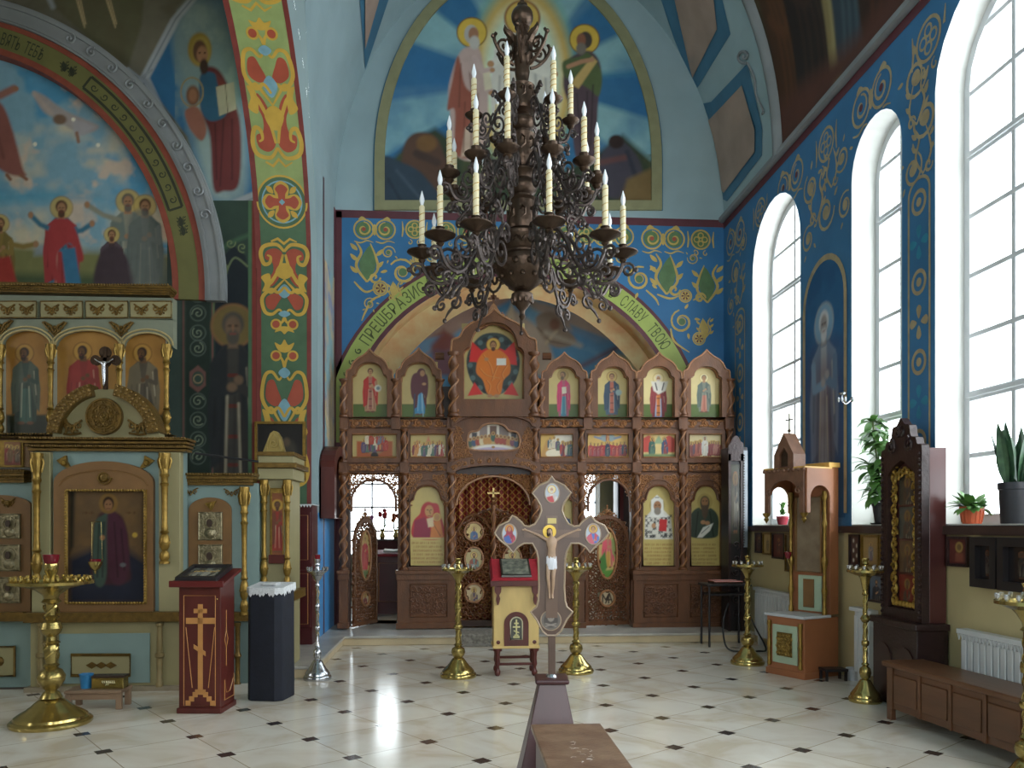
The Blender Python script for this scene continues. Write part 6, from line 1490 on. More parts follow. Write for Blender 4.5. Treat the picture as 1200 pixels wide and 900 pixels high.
for k in (-1, 1):
    mb = MB(); x = k * (W - .045)
    mb.prism(spline([(x - .03, z1 - .02), (x + .03, z1 - .02), (x + .034, z1 - .08), (x + .015, z1 - .12), (x + .024, z1 - .16), (x, z1 - .23), (x - .02, z1 - .17), (x - .012, z1 - .12), (x - .034, z1 - .08)], 4, True), -Dp - .05, -Dp, lambda u, v, d: (u, d, v)); mb.build('bracket', M_redbrown, an, world=False, bevel=.006)
    mb = MB(); mb.lathe([(.0, -.012), (.022, -.008), (.022, 0)], (0, 0, 0), 12); mb.v = [(k * (W - .05) + a, -Dp - .0 + c, z0 + .07 + b) for a, b, c in mb.v]; mb.build('stud', M_redbrown, an, world=False)
    for s_ in (-1, 1):
        mb = MB(); mb.lathe([(.02, 0), (.032, .02), (.034, .05), (.022, .07), (.018, .1), (.03, .13), (.024, .2), (.03, .25), (.042, .3), (.042, z0 - .03), (.05, z0 - .03), (.05, z0)], (k * (W - .045), s_ * (Dp - .045), 0), 14); mb.build('leg', M_redbrown, an, world=False)
mb = MB(); mb.tube([(-W + .05, -Dp + .045, .13), (W - .05, -Dp + .045, .13)], .016, 8); mb.build('stretcher', M_redbrown, an, world=False)
mb = MB(); mb.tube([(-W + .05, Dp - .045, .16), (W - .05, Dp - .045, .16)], .016, 8); mb.build('stretcher', M_redbrown, an, world=False)
zt0, zt1 = z1 - .01, zA(661) + .02
mb = MB(); tq = lambda x, dy, z: (x, dy, z)
mb.hexa([(-.29, -.25, zt0), (.29, -.25, zt0), (.29, .22, zt1 - .03), (-.29, .22, zt1 - .03)], [(-.29, -.25, zt0 + .03), (.29, -.25, zt0 + .03), (.29, .22, zt1), (-.29, .22, zt1)]); mb.box(-.29, .29, -.262, -.25, zt0 - .01, zt0 + .05)
mb.build('top_board', M_redbrown, an, world=False, bevel=.004)
mb = MB(); mb.hexa([(-.28, -.24, zt0 + .032), (.28, -.24, zt0 + .032), (.275, .215, zt1 + .003), (-.275, .215, zt1 + .003)], [(-.265, -.235, zt0 + .075), (.265, -.235, zt0 + .075), (.26, .21, zt1 + .03), (-.26, .21, zt1 + .03)])
for k in (-1, 1): mb.hexa([(k * .28, -.24, zt0 + .033), (k * .28 + .012, -.24, zt0 + .033), (k * .28 + .012, .215, zt1), (k * .28, .215, zt1)], [(k * .26, -.235, zt0 + .09), (k * .26 + .012, -.235, zt0 + .09), (k * .26 + .012, .21, zt1 + .05), (k * .26, .21, zt1 + .05)])
mb.build('velvet_cover', M_redcloth, an, world=False)
fi_ = thing('framed_icon', 'dark glazed icon lying on the red velvet reading desk', 'icon', (p.x, p.y, zt0 + .078))
sl = (zt1 - zt0 - .045) / .45
mb = MB(); q = lambda x, y, h: (x, y, (y + .235) * sl + h)
mb.hexa([q(-.17, -.22, 0), q(.17, -.22, 0), q(.17, .17, 0), q(-.17, .17, 0)], [q(-.165, -.215, .025), q(.165, -.215, .025), q(.165, .165, .025), q(-.165, .165, .025)]); mb.build('frame', mat('dark_metal_frame', '#3a3834', .3, metal=.5), fi_, world=False, bevel=.004)
mb = MB(); mb.hexa([q(-.145, -.195, .024), q(.145, -.195, .024), q(.145, .145, .024), q(-.145, .145, .024)], [q(-.145, -.195, .028), q(.145, -.195, .028), q(.145, .145, .028), q(-.145, .145, .028)]); mb.build('glazed_panel', M_glassy, fi_, world=False)
CRD = 5.0
b = pD(649, 800, CRD); kx = CRD / FOC
zx = lambda y: EYE - (y - HY) * kx
ped = thing('pedestal', 'tall dark maroon pedestal, narrow at the top, carrying the standing cross', 'pedestal', (b.x, b.y + .12, 0), -YAW)
M_mar = mat('dark_maroon_wood', '#46272a', .35, var=.15, scale=6, stretch=(1, 1, .3))
zp = zx(797)
mb = MB(); mb.hexa([(-.235, -.26, 0), (.215, -.26, 0), (.215, .2, 0), (-.235, .2, 0)], [(-.082, -.095, zp - .03), (.082, -.095, zp - .03), (.082, .085, zp - .03), (-.082, .085, zp - .03)]); mb.build('body', M_mar, ped, world=False, bevel=.006)
mb = MB(); mb.box(-.105, .105, -.125, .115, zp - .03, zp); mb.build('cap', M_mar, ped, world=False, bevel=.012)
mb = MB(); mb.box(-.26, .24, -.285, .225, 0, .05); mb.build('plinth', M_mar, ped, world=False, bevel=.01)
cr = thing('standing_cross', 'tall carved wooden crucifix with pointed lobed ends standing on the maroon pedestal', 'cross', (b.x, b.y + .12, zp), -YAW)
M_cw = mat('grey_brown_cross_wood', '#5c473c', .34, var=.22, scale=9, stretch=(1, 1, .4))
M_ce = mat('pale_edge_moulding', '#a08a72', .35, var=.15)
X0 = lambda x: (x - 649) * kx
Z0 = lambda y: zx(y) - zp
def cp(pts): return [(X0(a), Z0(b)) for a, b in pts]
half = [(649, 557), (653, 563), (664, 568), (672, 577), (666, 585), (662, 592), (661, 598), (664, 606), (669, 614)]
armr = [(676, 617), (682, 616), (685, 612), (692, 606), (696, 604), (701, 611), (712, 616), (717, 625), (711, 633), (702, 640), (695, 648), (689, 641), (682, 637), (672, 637), (667, 646), (665, 655)]
low = [(664, 690), (665, 706), (667, 713), (674, 719), (667, 728), (660, 742), (654, 747)]
right = half + armr + low
outl = cp(right + [(1298 - a, b_) for a, b_ in reversed(right[1:])])
fr0 = lambda u, v, d: (u, d, v)
mb = MB(); mb.prism(outl, -.022, .022, fr0); mb.box(X0(645), X0(653.5), -.02, .02, 0, Z0(744)); mb.build('board', M_cw, cr, world=False, bevel=.004)
mb = MB(); mb.tube([(u, -.022, v) for u, v in outl], .0065, 5, True); 
ins = cp([(655, 600), (655, 622), (676, 622)]); 
mb.build('edge_moulding', M_ce, cr, world=False)
mb = MB(); mb.lathe([(.035, 0), (.03, .012), (.02, .02), (.018, .05)], n=14); mb.build('socket', M_silver, cr, world=False)
mb = MB(); loc_prism(mb, cp([(642, 604), (656, 604), (656, 726), (642, 726)])[::-1], -.032, -.022); loc_prism(mb, cp([(616, 621), (682, 621), (682, 630), (616, 630)])[::-1], -.0315, -.022); mb.build('inner_cross', mat('brown_inner_cross', '#6a5244', .35, var=.2, stretch=(1, 1, .4)), cr, world=False, bevel=.003)
mb = MB(); loc_prism(mb, cp([(644, 607), (654.5, 607), (654.5, 613.5), (644, 613.5)])[::-1], -.036, -.03); mb.build('title_plate', mat('yellow_title_plate', '#c4b06a', .4), cr, world=False)
def medal(x, y, rx, ry, draw, label):
    c = Cv(x - rx, y - ry, x + rx, y + ry, .45, '#a9b4c0'); draw(c)
    M4 = world_of(cr)
    o = panel(c, 'medallion', lambda u, v, d: tuple(M4 @ Vector((X0(u), -.026 + d, Z0(v)))), cr, M_icon, keep=lambda U, V: ((U - x) / rx) ** 2 + ((V - y) / ry) ** 2 < 1, label=label)
    m_ = MB(); m_.tube([(X0(x + rx * math.cos(2 * PI * i / 28)), -.024, Z0(y + ry * math.sin(2 * PI * i / 28))) for i in range(28)], .004, 5, True); m_.build('medallion_rim', M_ce, o, world=False)
medal(649.5, 577, 8.5, 11.5, lambda c: (bust(c, 649, 570, 20, '#c9c4c0', '#b8b0ac', halo='#d8c48a', hair='#c8c2b8'), c.poly([(643, 582), (650, 580), (653, 590), (645, 590)], '#b0343a', .6)), 'oval medallion of a white bearded figure')
medal(598.5, 626, 8.8, 12, lambda c: (bust(c, 598.5, 617, 21, '#b02c4a', '#8a2c3c', halo='#c98a34', veil=True), c.poly([(592, 630), (598, 627), (602, 637), (592, 638)], '#3f5a9a', .8)), 'oval medallion of a veiled woman in crimson')
medal(698.5, 626, 9, 12.5, lambda c: (bust(c, 698.5, 617, 21, '#3f6ab0', '#b84a5a', halo='#c9a04a', beard=False), c.poly([(690, 630), (696, 626), (700, 638), (691, 638)], '#c05a6a', .8)), 'oval medallion of a young figure in blue and rose')
medal(648, 729, 12, 12, lambda c: (c.ell(648, 729, 12, 12, '#6a625c', .5), c.ell(648, 729, 8.5, 9, '#4a4440', .8), c.ell(648, 726, 4, 4.6, '#8a8078', .6), c.ell(646.4, 725.4, 1.1, 1.1, '#2a2622', .3), c.ell(649.6, 725.4, 1.1, 1.1, '#2a2622', .3), c.line([(642, 733), (654, 736)], 1.6, '#8a8078'), c.line([(654, 733), (642, 736)], 1.6, '#8a8078')), 'round darkened medallion at the foot')
def skin_body(name, nodes, edges, mt, parent, sub=2):
    me = bpy.data.meshes.new(name); me.from_pydata([n[0] for n in nodes], edges, []); o = bpy.data.objects.new(name, me); COL.objects.link(o); o.parent = parent
    o.modifiers.new('skin', 'SKIN'); 
    sv_ = me.skin_vertices[0].data if me.skin_vertices else None
    if sv_ is None:
        bm = bmesh.new(); bm.from_mesh(me); bm.verts.layers.skin.verify(); bm.to_mesh(me); bm.free(); sv_ = me.skin_vertices[0].data
    for i, n in enumerate(nodes):
        r = n[1]; sv_[i].radius = (r, r) if not hasattr(r, '__len__') else r; sv_[i].use_root = i == 0
    ss = o.modifiers.new('sub', 'SUBSURF'); ss.levels = ss.render_levels = sub
    o.modifiers['skin'].use_smooth_shade = True
    me.materials.append(mt); return o
n = []
def nd(x, y, dy, r): n.append(((X0(x), -.05 + dy, Z0(y)), r)); return len(n) - 1
pel = nd(648.5, 657, .0, .026); belly = nd(648.7, 648, -.002, .023); chest = nd(648.8, 639, -.006, .029); coll = nd(648.8, 632, 0, .021); nk = nd(648, 629, -.006, .010); hd = nd(646.5, 624.5, -.016, .0165); hd2 = nd(646, 620.5, -.014, .0145)
E_ = [(pel, belly), (belly, chest), (chest, coll), (coll, nk), (nk, hd), (hd, hd2)]
for k in (-1, 1):
    sh = nd(648.7 + k * 5.2, 633, .002, .0125); el = nd(648.7 + k * 16, 627, .008, .0085); wr = nd(648.7 + k * 27, 622.5, .014, .0058); hdn = nd(648.7 + k * 31, 621, .016, .0062); E_ += [(coll, sh), (sh, el), (el, wr), (wr, hdn)]
    for fy, fx in ((-1.1, 3.6), (-.5, 4.4), (.2, 4.5), (.9, 3.9)): f = nd(648.7 + k * (31 + fx), 621 + fy, .014, .0022); E_.append((hdn, f))
    th = nd(648.7 + k * 32.2, 619, .010, .0024); E_.append((hdn, th))
    hp = nd(648.5 + k * 3.4, 660, 0, .0185); kn = nd(648.3 + k * 3.0 - 1.0, 677, -.014, .0125); cf = nd(648 + k * 2.4, 686, 0, .0115); ak = nd(648 + k * 1.7, 697, .012, .007); ft = nd(648 + k * 1.6, 703, -.004, .0075); E_ += [(pel, hp), (hp, kn), (kn, cf), (cf, ak), (ak, ft)]
M_flesh = mat('painted_flesh', '#a98b72', .45, var=.1, scale=30)
body = skin_body('figure', n, E_, M_flesh, cr)
mb = MB(); mb.lathe([(.030, 0), (.033, .012), (.034, .045), (.031, .075), (.027, .085)], (X0(648.5), -.05, Z0(668)), 18); mb.v = [(x, -.05 + (y + .05) * .8, z) for x, y, z in mb.v]
for i in range(9): a = i * .7; mb.tube([(X0(648.5) + .031 * math.cos(a), -.05 + .026 * math.sin(a), Z0(668) + .005), (X0(648.5) + .029 * math.cos(a + .3), -.05 + .024 * math.sin(a + .3), Z0(668) + .08)], .004, 4)
mb.build('loincloth', mat('white_cloth_paint', '#d6d6dc', .6), cr, world=False)
mb = MB(); hx, hz = X0(646.2), Z0(623); mb.ball((hx, -.060, hz + .005), .0178, 12, sz=1.05); mb.ball((hx - .008, -.058, hz - .012), .011, 8, sz=1.7); mb.ball((hx + .010, -.055, hz - .012), .010, 8, sz=1.7); mb.build('hair', mat('dark_brown_hair', '#3c2a20', .6), cr, world=False)
mb = MB(); mb.ball((hx - .001, -.072, hz), .0135, 12, sz=1.3); mb.ball((hx - .001, -.086, hz - .001), .003, 6, sz=1.8); mb.build('face', M_flesh, body, world=False)
mb = MB(); mb.ball((hx - .0055, -.0835, hz + .004), .0018, 6); mb.ball((hx + .0035, -.0835, hz + .004), .0018, 6); mb.box(hx - .004, hx + .003, -.0845, -.080, hz - .009, hz - .0075); mb.ball((hx - .001, -.077, hz - .016), .009, 8, sz=1.1); mb.build('beard', mat('dark_brown_hair', '#3c2a20', .6), body, world=False)
mb = MB(); mb.lathe([(.0, 0), (.042, 0), (.042, .003), (.033, .0035)], n=28); mb.v = [(hx + x, -.040 + z, hz + y) for x, y, z in mb.v]; mb.build('halo', mat('gilt_halo', '#d2b04a', .35, metal=.4), cr, world=False)
q0 = pD(664, 848, 4.35); kb = 4.35 / FOC
zb = EYE - (848 - HY) * kb
bx = thing('kneeling_box', 'low box with worn scratched brown lid in front of the maroon pedestal', 'box', (q0.x - .005, q0.y - .47, 0), 0)
mb = MB(); mb.hexa([(-.17, -.42, 0), (.17, -.42, 0), (.17, .42, 0), (-.17, .42, 0)], [(-.165, -.42, zb - .03), (.165, -.42, zb - .03), (.165, .42, zb - .03), (-.165, .42, zb - .03)]); mb.build('body', M_mar, bx, world=False, bevel=.006)
M_worn = mat('worn_brown_lid', '#6a4c3a', .38, var=.3, scale=9, bump=.12, bscale=60, col2='#8c7058')
mb = MB(); mb.box(-.188, .188, -.47, .47, zb - .03, zb)
lid = mb.build('lid', M_worn, bx, world=False, bevel=.006)
mb = MB(); g = random.Random(8)
for i in range(16): x, y = -.02 + .09 * (g.random() - .3), -.25 + .36 * g.random(); a = g.random() * 3; mb.tube([(x, y, zb + .0004), (x + .018 * math.cos(a), y + .018 * math.sin(a), zb + .0004), (x + .03 * math.cos(a + .6), y + .03 * math.sin(a + .6), zb + .0004)], .0011, 4)
mb.build('scratches', mat('pale_scratches', '#b9aca0', .4), lid, world=False)
mb = MB(); xa, xb = pY(541, 745, YSOL).x, pY(600, 745, YSOL).x
prof = [(YI - .22, ZSOL + .012), (YSOL - .03, ZSOL + .014), (YSOL - .05, ZSOL), (YSOL - .055, .03), (YSOL - .07, .014), (YSOL - .22, .012)]
for (y0, z0_), (y1, z1_) in zip(prof[:-1], prof[1:]): mb.hexa([(xa, y0, z0_ - .01), (xa, y1, z1_ - .01), (xb, y1, z1_ - .01), (xb, y0, z0_ - .01)], [(xa, y0, z0_), (xa, y1, z1_), (xb, y1, z1_), (xb, y0, z0_)])
def rug_mat():
    m = mat('grey_patterned_rug', '#6a645c', .9, var=.35, scale=26, col2='#a39c90'); return m
tag(mb.build('rug', rug_mat()), 'grey patterned runner hanging over the step before the royal doors', 'rug')
M_pale = mat('pale_blue_green_paint', '#7d938f', .5, var=.08, scale=2.5)
M_crm = mat('cream_paint', '#928a64', .5, var=.08, scale=2.5)
M_gilt = mat('old_gilding', '#8c7034', .36, metal=.7, var=.25, scale=18, bump=.2, bscale=60)
M_gilt_d = mat('dark_gilded_carving', '#6e5526', .4, metal=.55, var=.3, scale=18, bump=.25, bscale=60)
M_ochre = mat('ochre_brown_board', '#785630', .45, var=.15, scale=5)
M_silv_i = mat('tarnished_silver_cover', '#8e8468', .35, metal=.75, var=.3, scale=26, bump=.5, bscale=45)
M_dkw = mat('dark_brown_wood', '#38281f', .4, var=.2)
class Plane:
    def __init__(s, Y):
        s.Y = Y; s.F = FY(Y); a, b = pY(100, 617, Y), pY(200, 617, Y); s.k = (b.x - a.x) / 100
    def P(s, x, y): return px2(x, y, s.Y)
    def Ps(s, pts): return [px2(a, b, s.Y) for a, b in pts]
    def box(s, mb, x0, x1, y0, y1, d0, d1, m=0):
        a, b = s.P(x0, y0), s.P(x1, y1); mb.box(a[0], b[0], s.Y + d0, s.Y + d1, b[1], a[1], m)
    def tube(s, mb, pts, r, d=0, closed=False, m=0, n=5): mb.tube([(u, s.Y + d, v) for u, v in s.Ps(pts)], r * s.k, n, closed, m)
    def prism(s, mb, pts, d0, d1, holes=(), m=0): mb.prism(s.Ps(pts), d0, d1, s.F, [s.Ps(h) for h in holes], m=m)
    def baluster(s, name, x, ya, yb, r, d, parent, m=M_gilt):
        """gilded turned column with carved capital"""
        cxx, z1 = s.P(x, ya); _, z0 = s.P(x, yb); R = r * s.k; H = z1 - z0; mb = MB()
        prof = [(1.1, 0), (1.1, .02), (.8, .03), (1.1, .06), (.9, .1), (.6, .12), (1.0, .15), (1.15, .2), (.9, .25), (.6, .27), (1.0, .285), (.7, .30), (.75, .33), (.62, .36), (.66, .58), (.74, .70), (1.0, .72), (.7, .735), (.72, .78), (1.05, .80), (.8, .82), (.9, .86), (1.2, .93), (1.3, .97), (1.3, 1)]
        mb.lathe([(a * R, b * H) for a, b in prof], (cxx, s.Y + d, z0), 14)
        for i in range(6):
            a = i * PI / 3; mb.tube([(cxx + R * 1.0 * math.cos(a), s.Y + d + R * 1.0 * math.sin(a), z0 + H * .86), (cxx + R * 1.45 * math.cos(a), s.Y + d + R * 1.45 * math.sin(a), z0 + H * .93), (cxx + R * 1.2 * math.cos(a), s.Y + d + R * 1.2 * math.sin(a), z0 + H * .96)], R * .22, 4); mb.ball((cxx + R * .95 * math.cos(a), s.Y + d + R * .95 * math.sin(a), z0 + H * .19), R * .35, 5)
        return mb.build(name, m, parent)
    def beads(s, mb, pts, step, r, d, m=0, closed=False):
        L = s.Ps(pts); L = L + [L[0]] if closed else L
        for (a0, b0), (a1, b1) in zip(L[:-1], L[1:]):
            n_ = max(1, int(math.hypot(a1 - a0, b1 - b0) / (step * s.k)))
            for i in range(n_): t = (i + .5) / n_; mb.ball((a0 + (a1 - a0) * t, s.Y + d, b0 + (b1 - b0) * t), r * s.k, 5, m)
    def cornice(s, x0, x1, y0, y1, d, parent, mat_=M_gilt_d):
        mb = MB(); n_ = 4
        for i in range(n_): t = i / n_; s.box(mb, x0 + 6 * t, x1 - 6 * t, y0 + (y1 - y0) * t, y0 + (y1 - y0) * (t + 1 / n_), -d * (1 - t * .75), .1)
        s.beads(mb, [(x0 + 1, y0 + 1.5), (x1 - 1, y0 + 1.5)], 3.2, 1.3, -d - .01); s.beads(mb, [(x0 + 5, y0 + (y1 - y0) * .6), (x1 - 5, y0 + (y1 - y0) * .6)], 2.6, 1, -d * .6 - .01)
        return mb.build('cornice', mat_, parent)
    def spray(s, mb, x, y, w, h, d, m=0):
        """carved leaf ornament"""
        for k in (-1, 1):
            s.tube(mb, spiral(x + k * w * .3, y, min(w, h) * .32, 1.3, PI / 2, k, 12), min(w, h) * .07, d, m=m)
            s.tube(mb, spline([(x, y + h * .45), (x + k * w * .2, y - h * .1), (x + k * w * .5, y - h * .4)], 4), min(w, h) * .08, d, m=m)
        c = s.P(x, y); mb.ball((c[0], s.Y + d, c[1]), min(w, h) * .14 * s.k, 6, m)
    def icon(s, name, x0, y0, x1, y1, draw, bg, d, parent, step=1.0, keep=None, label=None, m=None):
        cv = Cv(x0, y0, x1, y1, step, bg); draw(cv); cv.mottle(.1, 10, int(x0 + 500 + y0))
        return panel(cv, name, lambda u, v, dd: tuple(pY(u, v, s.Y + d + dd)), parent, m or M_icon, keep=keep, back=M_dkw, label=label)
def silver_icon(pl, x0, y0, x1, y1, d, parent, seed=0):
    """small icon under a repoussé metal cover"""
    mb = MB(); pl.box(mb, x0, x1, y0, y1, d, d + .05); pl.tube(mb, [(x0 + 1, y0 + 1), (x1 - 1, y0 + 1), (x1 - 1, y1 - 1), (x0 + 1, y1 - 1)], 1.3, d, True)
    cx, cy, w, h = (x0 + x1) / 2, (y0 + y1) / 2, x1 - x0, y1 - y0
    pl.tube(mb, [(cx + w * .28 * math.cos(2 * PI * i / 16), cy - h * .1 + h * .25 * math.sin(2 * PI * i / 16)) for i in range(16)], 1, d, True)
    c = pl.P(cx, cy - h * .1); mb.ball((c[0], pl.Y + d, c[1]), w * .14 * pl.k, 8, sz=1.3); c = pl.P(cx, cy + h * .25); mb.ball((c[0], pl.Y + d, c[1]), w * .27 * pl.k, 8, sz=.9, sy=.4)
    for i in range(4): pl.tube(mb, spiral(x0 + w * (.16 if i % 2 else .84), y0 + h * (.15 if i < 2 else .85), w * .1, 1.2, i, 1, 10), .7, d)
    o = mb.build('silver_icon', M_silv_i, parent)
    mb = MB(); pl.prism(mb, [(cx + w * .12 * math.cos(2 * PI * i / 14), cy - h * .1 + h * .14 * math.sin(2 * PI * i / 14)) for i in range(14)][::-1], d - .035 * 1, d - .02); mb.build('painted_face', mat('dark_icon_face', '#3a2a20', .4), o)
    return o
A = Plane(9.0); YU = A.Y
us = thing('upper_icon_screen', 'high tier of gilded arches with standing saints on ochre grounds below the great lunette', 'icon screen', (A.P(60, 600)[0], YU, 0))
A.cornice(-80, 204, 336, 344, .12, us)
mb = MB(); A.box(mb, -80, 203, 344, 375, 0, .12); A.box(mb, -80, 203, 510, 548, 0, .12, 1)
pts = [(-80, 407), (-80, 374), (203, 374), (203, 407), (200, 404)] + [(172 + 26 * math.cos(PI * i / 14), 404 - 14 * math.sin(PI * i / 14)) for i in range(1, 14)] + [(146, 404), (142, 408), (140, 404)] + [(103 + 37 * math.cos(PI * i / 16), 404 - 17 * math.sin(PI * i / 16)) for i in range(1, 16)] + [(66, 404), (62, 408), (59, 404)] + [(31 + 28 * math.cos(PI * i / 14), 404 - 17 * math.sin(PI * i / 14)) for i in range(1, 14)] + [(3, 404), (0, 408), (-3, 404)] + [(-38 + 35 * math.cos(PI * i / 14), 404 - 17 * math.sin(PI * i / 14)) for i in range(1, 14)] + [(-73, 404), (-76, 407)]
A.prism(mb, pts[::-1], 0, .12); mb.build('board', [mat('grey_green_board', '#7a806e', .5, var=.1), M_ochre], us)
mb = MB()
for cx, hw, hh in ((31, 29, 18), (103, 38, 18), (172, 27, 15), (-38, 36, 18)):
    for e in (0, 4): A.tube(mb, [(cx + (hw + e) * math.cos(PI * i / 16), 405 - (hh + e) * math.sin(PI * i / 16)) for i in range(17)], 1.2, -.01)
mb.build('arch_moulding', mat('pale_gilt_moulding', '#b8a676', .4, metal=.3), us)
for x0, x1 in ((-52, -4), (0, 44), (49, 98), (102, 151), (154, 202)):
    mb = MB(); A.box(mb, x0, x1, 354, 373, -.03, 0); A.tube(mb, [(x0, 354), (x1, 354), (x1, 373), (x0, 373)], 1, -.03, True, 1)
    for k in (-1, 1): c = (x0 + x1) / 2; A.spray(mb, c + k * 11, 363.5, 17, 15, -.035, 1)
    mb.build('frieze_panel', [M_crm, M_gilt_d], us)
for x, y in ((65, 384), (143, 384), (2, 382)):
    mb = MB(); A.spray(mb, x, y, 24, 16, -.02); A.tube(mb, [(x - 14, y - 6), (x, y + 10), (x + 14, y - 6)], 1.4, -.02); mb.build('carved_leaf', M_gilt_d, us)
for x in (3, 62, 142, 197): A.baluster('column', x, 405, 510, 4.4, -.05, us)
A.cornice(-80, 204, 508, 516, .08, us)
def fig(cx, y0, h, a, **k):
    def f(c): c.cloud('#a87c3c', 20, 3, .4, .7, .6); c.poly([(c.b[0], 486), (c.b[2], 486), (c.b[2], 512), (c.b[0], 512)], '#2a2f22', 1.5); saint(c, cx, y0, h, a[0], a[1], halo=k.pop('halo', '#a87f3a'), ring='#6f4a20', skin='#5e4026', hair='#2f2018', **k)
    return f
A.icon('icon', 7, 388, 58, 510, fig(30, 408, 90, ('#33423a', '#4a5246'), turn=-1, under='#3f5a50', w=1.1), '#96692e', .05, us, label='dark icon of a standing figure in green')
A.icon('icon', 67, 388, 139, 510, fig(98, 406, 92, ('#7e2c28', '#8a2f2a'), turn=-1, w=1.25, under='#2f3a56'), '#9a6f34', .05, us, label='icon of a figure in red seen behind the small crucifix')
A.icon('icon', 147, 388, 194, 510, fig(168, 408, 92, ('#4c4438', '#6a604c'), turn=-1, w=1.2), '#946a30', .05, us, label='icon of a figure in a chequered robe')
A.icon('icon', -70, 388, -1, 510, fig(-34, 408, 90, ('#5a2a26', '#3a4a4a')), '#96692e', .05, us)
for x0, x1 in ((-28, -2), (5, 24)):
    mb = MB(); A.box(mb, x0 - 4, x1 + 4, 516, 548, -.02, .02); mb.build('icon_frame', M_gilt, us, bevel=.006)
    A.icon('icon', x0, 518, x1, 545, lambda c: (c.poly([(c.b[0], 535), (c.b[2], 535), (c.b[2], 546), (c.b[0], 546)], '#7a3a2c', 2), crowd(c, c.b[0] + 2, c.b[2] - 2, 543, 20, 4, ['#8a3a30', '#5a4434', '#7a5a3a'], 2)), '#8a5a34', -.03, us)
mb = MB(); A.box(mb, -80, 203, 548, 815, .02, .12); mb.build('back_board', M_dkw, us)
S = Plane(8.45)
sh = thing('icon_shrine', 'pale blue and gold shrine holding a large dark icon of a standing saint', 'shrine', (S.P(125, 800)[0], S.Y, 0))
mb = MB(); S.box(mb, 42, 212, 528, 722, 0, .2); mb.build('body', M_pale, sh)
for x0, x1 in ((40, 62), (188, 213)): mb = MB(); S.box(mb, x0, x1, 530, 722, -.05, .05); mb.build('pilaster', M_crm, sh, bevel=.006)
S.cornice(33, 226, 514, 530, .18, sh)
for x in (49, 197): S.baluster('column', x, 532, 660 if x > 100 else 690, 5.4, -.10, sh)
fr_o = [(66, 718), (66, 566)] + [(124 - 58 * math.cos(PI * i / 20), 566 - 25 * math.sin(PI * i / 20)) for i in range(1, 20)] + [(182, 566), (182, 718)]
ic_h = [(81, 706), (173, 706), (173, 575), (81, 575)]
mb = MB(); S.prism(mb, fr_o[::-1], -.06, 0, [ic_h]); S.tube(mb, [(72, 570)] + [(124 - 52 * math.cos(PI * i / 18), 572 - 20 * math.sin(PI * i / 18)) for i in range(1, 18)] + [(176, 570)], 1.2, -.06); mb.build('arched_frame', M_ochre, sh)
mb = MB(); S.tube(mb, ic_h, 2.2, -.06, True); S.beads(mb, ic_h, 3.4, 1.7, -.075, closed=True); mb.build('beaded_frame', M_gilt, sh)
mb = MB(); c = S.P(125, 560); mb.ball((c[0], S.Y - .06, c[1]), 6 * S.k, 12, sy=.4); S.tube(mb, spiral(125, 560, 9, 1.6, 0, 1, 20), 1.2, -.075); mb.build('rosette', M_gilt_d, sh)
for x, k in ((77, 1), (173, -1)):
    mb = MB(); S.prism(mb, [(x - 9 * k, 540), (x + 2 * k, 534), (x + 3 * k, 541), (x + 9 * k, 551), (x - 2 * k, 546)][::-k], -.04, 0); c = S.P(x, 543); mb.ball((c[0], S.Y - .04, c[1]), 4 * S.k, 8); mb.build('carved_leaf', M_gilt, sh)
def big(c):
    c.poly([(81, 655), (115, 640), (150, 645), (173, 660), (173, 707), (81, 707)], '#1f2230', 5); c.cloud('#6a5030', 30, 4, .45, .7, .5, mask=(c.Y < 640) * 1.0)
    c.poly([(81, 575), (88, 575), (86, 640), (81, 650)], '#2a2620', 2); c.poly([(168, 575), (173, 575), (173, 650), (167, 640)], '#3a3020', 2)
    c.poly([(114, 608), (122, 600), (134, 600), (146, 612), (152, 660), (150, 682), (110, 682), (108, 650)], '#3a2228', 2, sm=True); c.poly([(110, 618), (120, 604), (128, 608), (124, 680), (110, 680)], '#39483f', 1.5, sm=True); c.poly([(126, 604), (140, 606), (150, 630), (148, 680), (128, 676)], '#432430', 2, sm=True)
    for l in (((116, 615), (114, 676)), ((134, 612), (138, 676)), ((142, 620), (146, 668)), ((122, 612), (120, 676))): c.line(l, 1.6, '#20181c', 1, .7)
    c.ell(127, 590, 11, 12, '#7a5c2c', 1, .7); c.ell(127, 590, 6.5, 8, '#2c1e18', .8); c.ell(127, 592, 4.8, 6.5, '#7d5a3e', .8); c.ell(125, 591, 1, .7, '#1c120e', .4); c.ell(129, 591, 1, .7, '#1c120e', .4); c.line([(125, 596), (129, 596)], .8, '#5a3428'); c.ell(158, 627, 3, 3, '#a88a3a', .8); c.ell(120, 630, 3, 3, '#7d5a3e', .8); c.ell(144, 662, 3.5, 2.5, '#5a5a5c', .8)
    c.text_rows(97, 112, 599, 603, 1, '#4a3420', 1); c.text_rows(147, 160, 599, 603, 1, '#4a3420', 2)
S.icon('large_icon', 80, 574, 174, 707, big, '#5a4630', -.02, sh, 1.0, m=painted_mat('glazed_dark_icon', .22, .5), label='large dark icon of a standing saint')
mb = MB(); S.prism(mb, [(62, 514), (188, 514)] + [(125 + 62 * math.cos(PI * i / 26), 514 - 58 * math.sin(PI * i / 26)) for i in range(27)][1:-1], -.02, .14); mb.build('pediment', M_crm, sh)
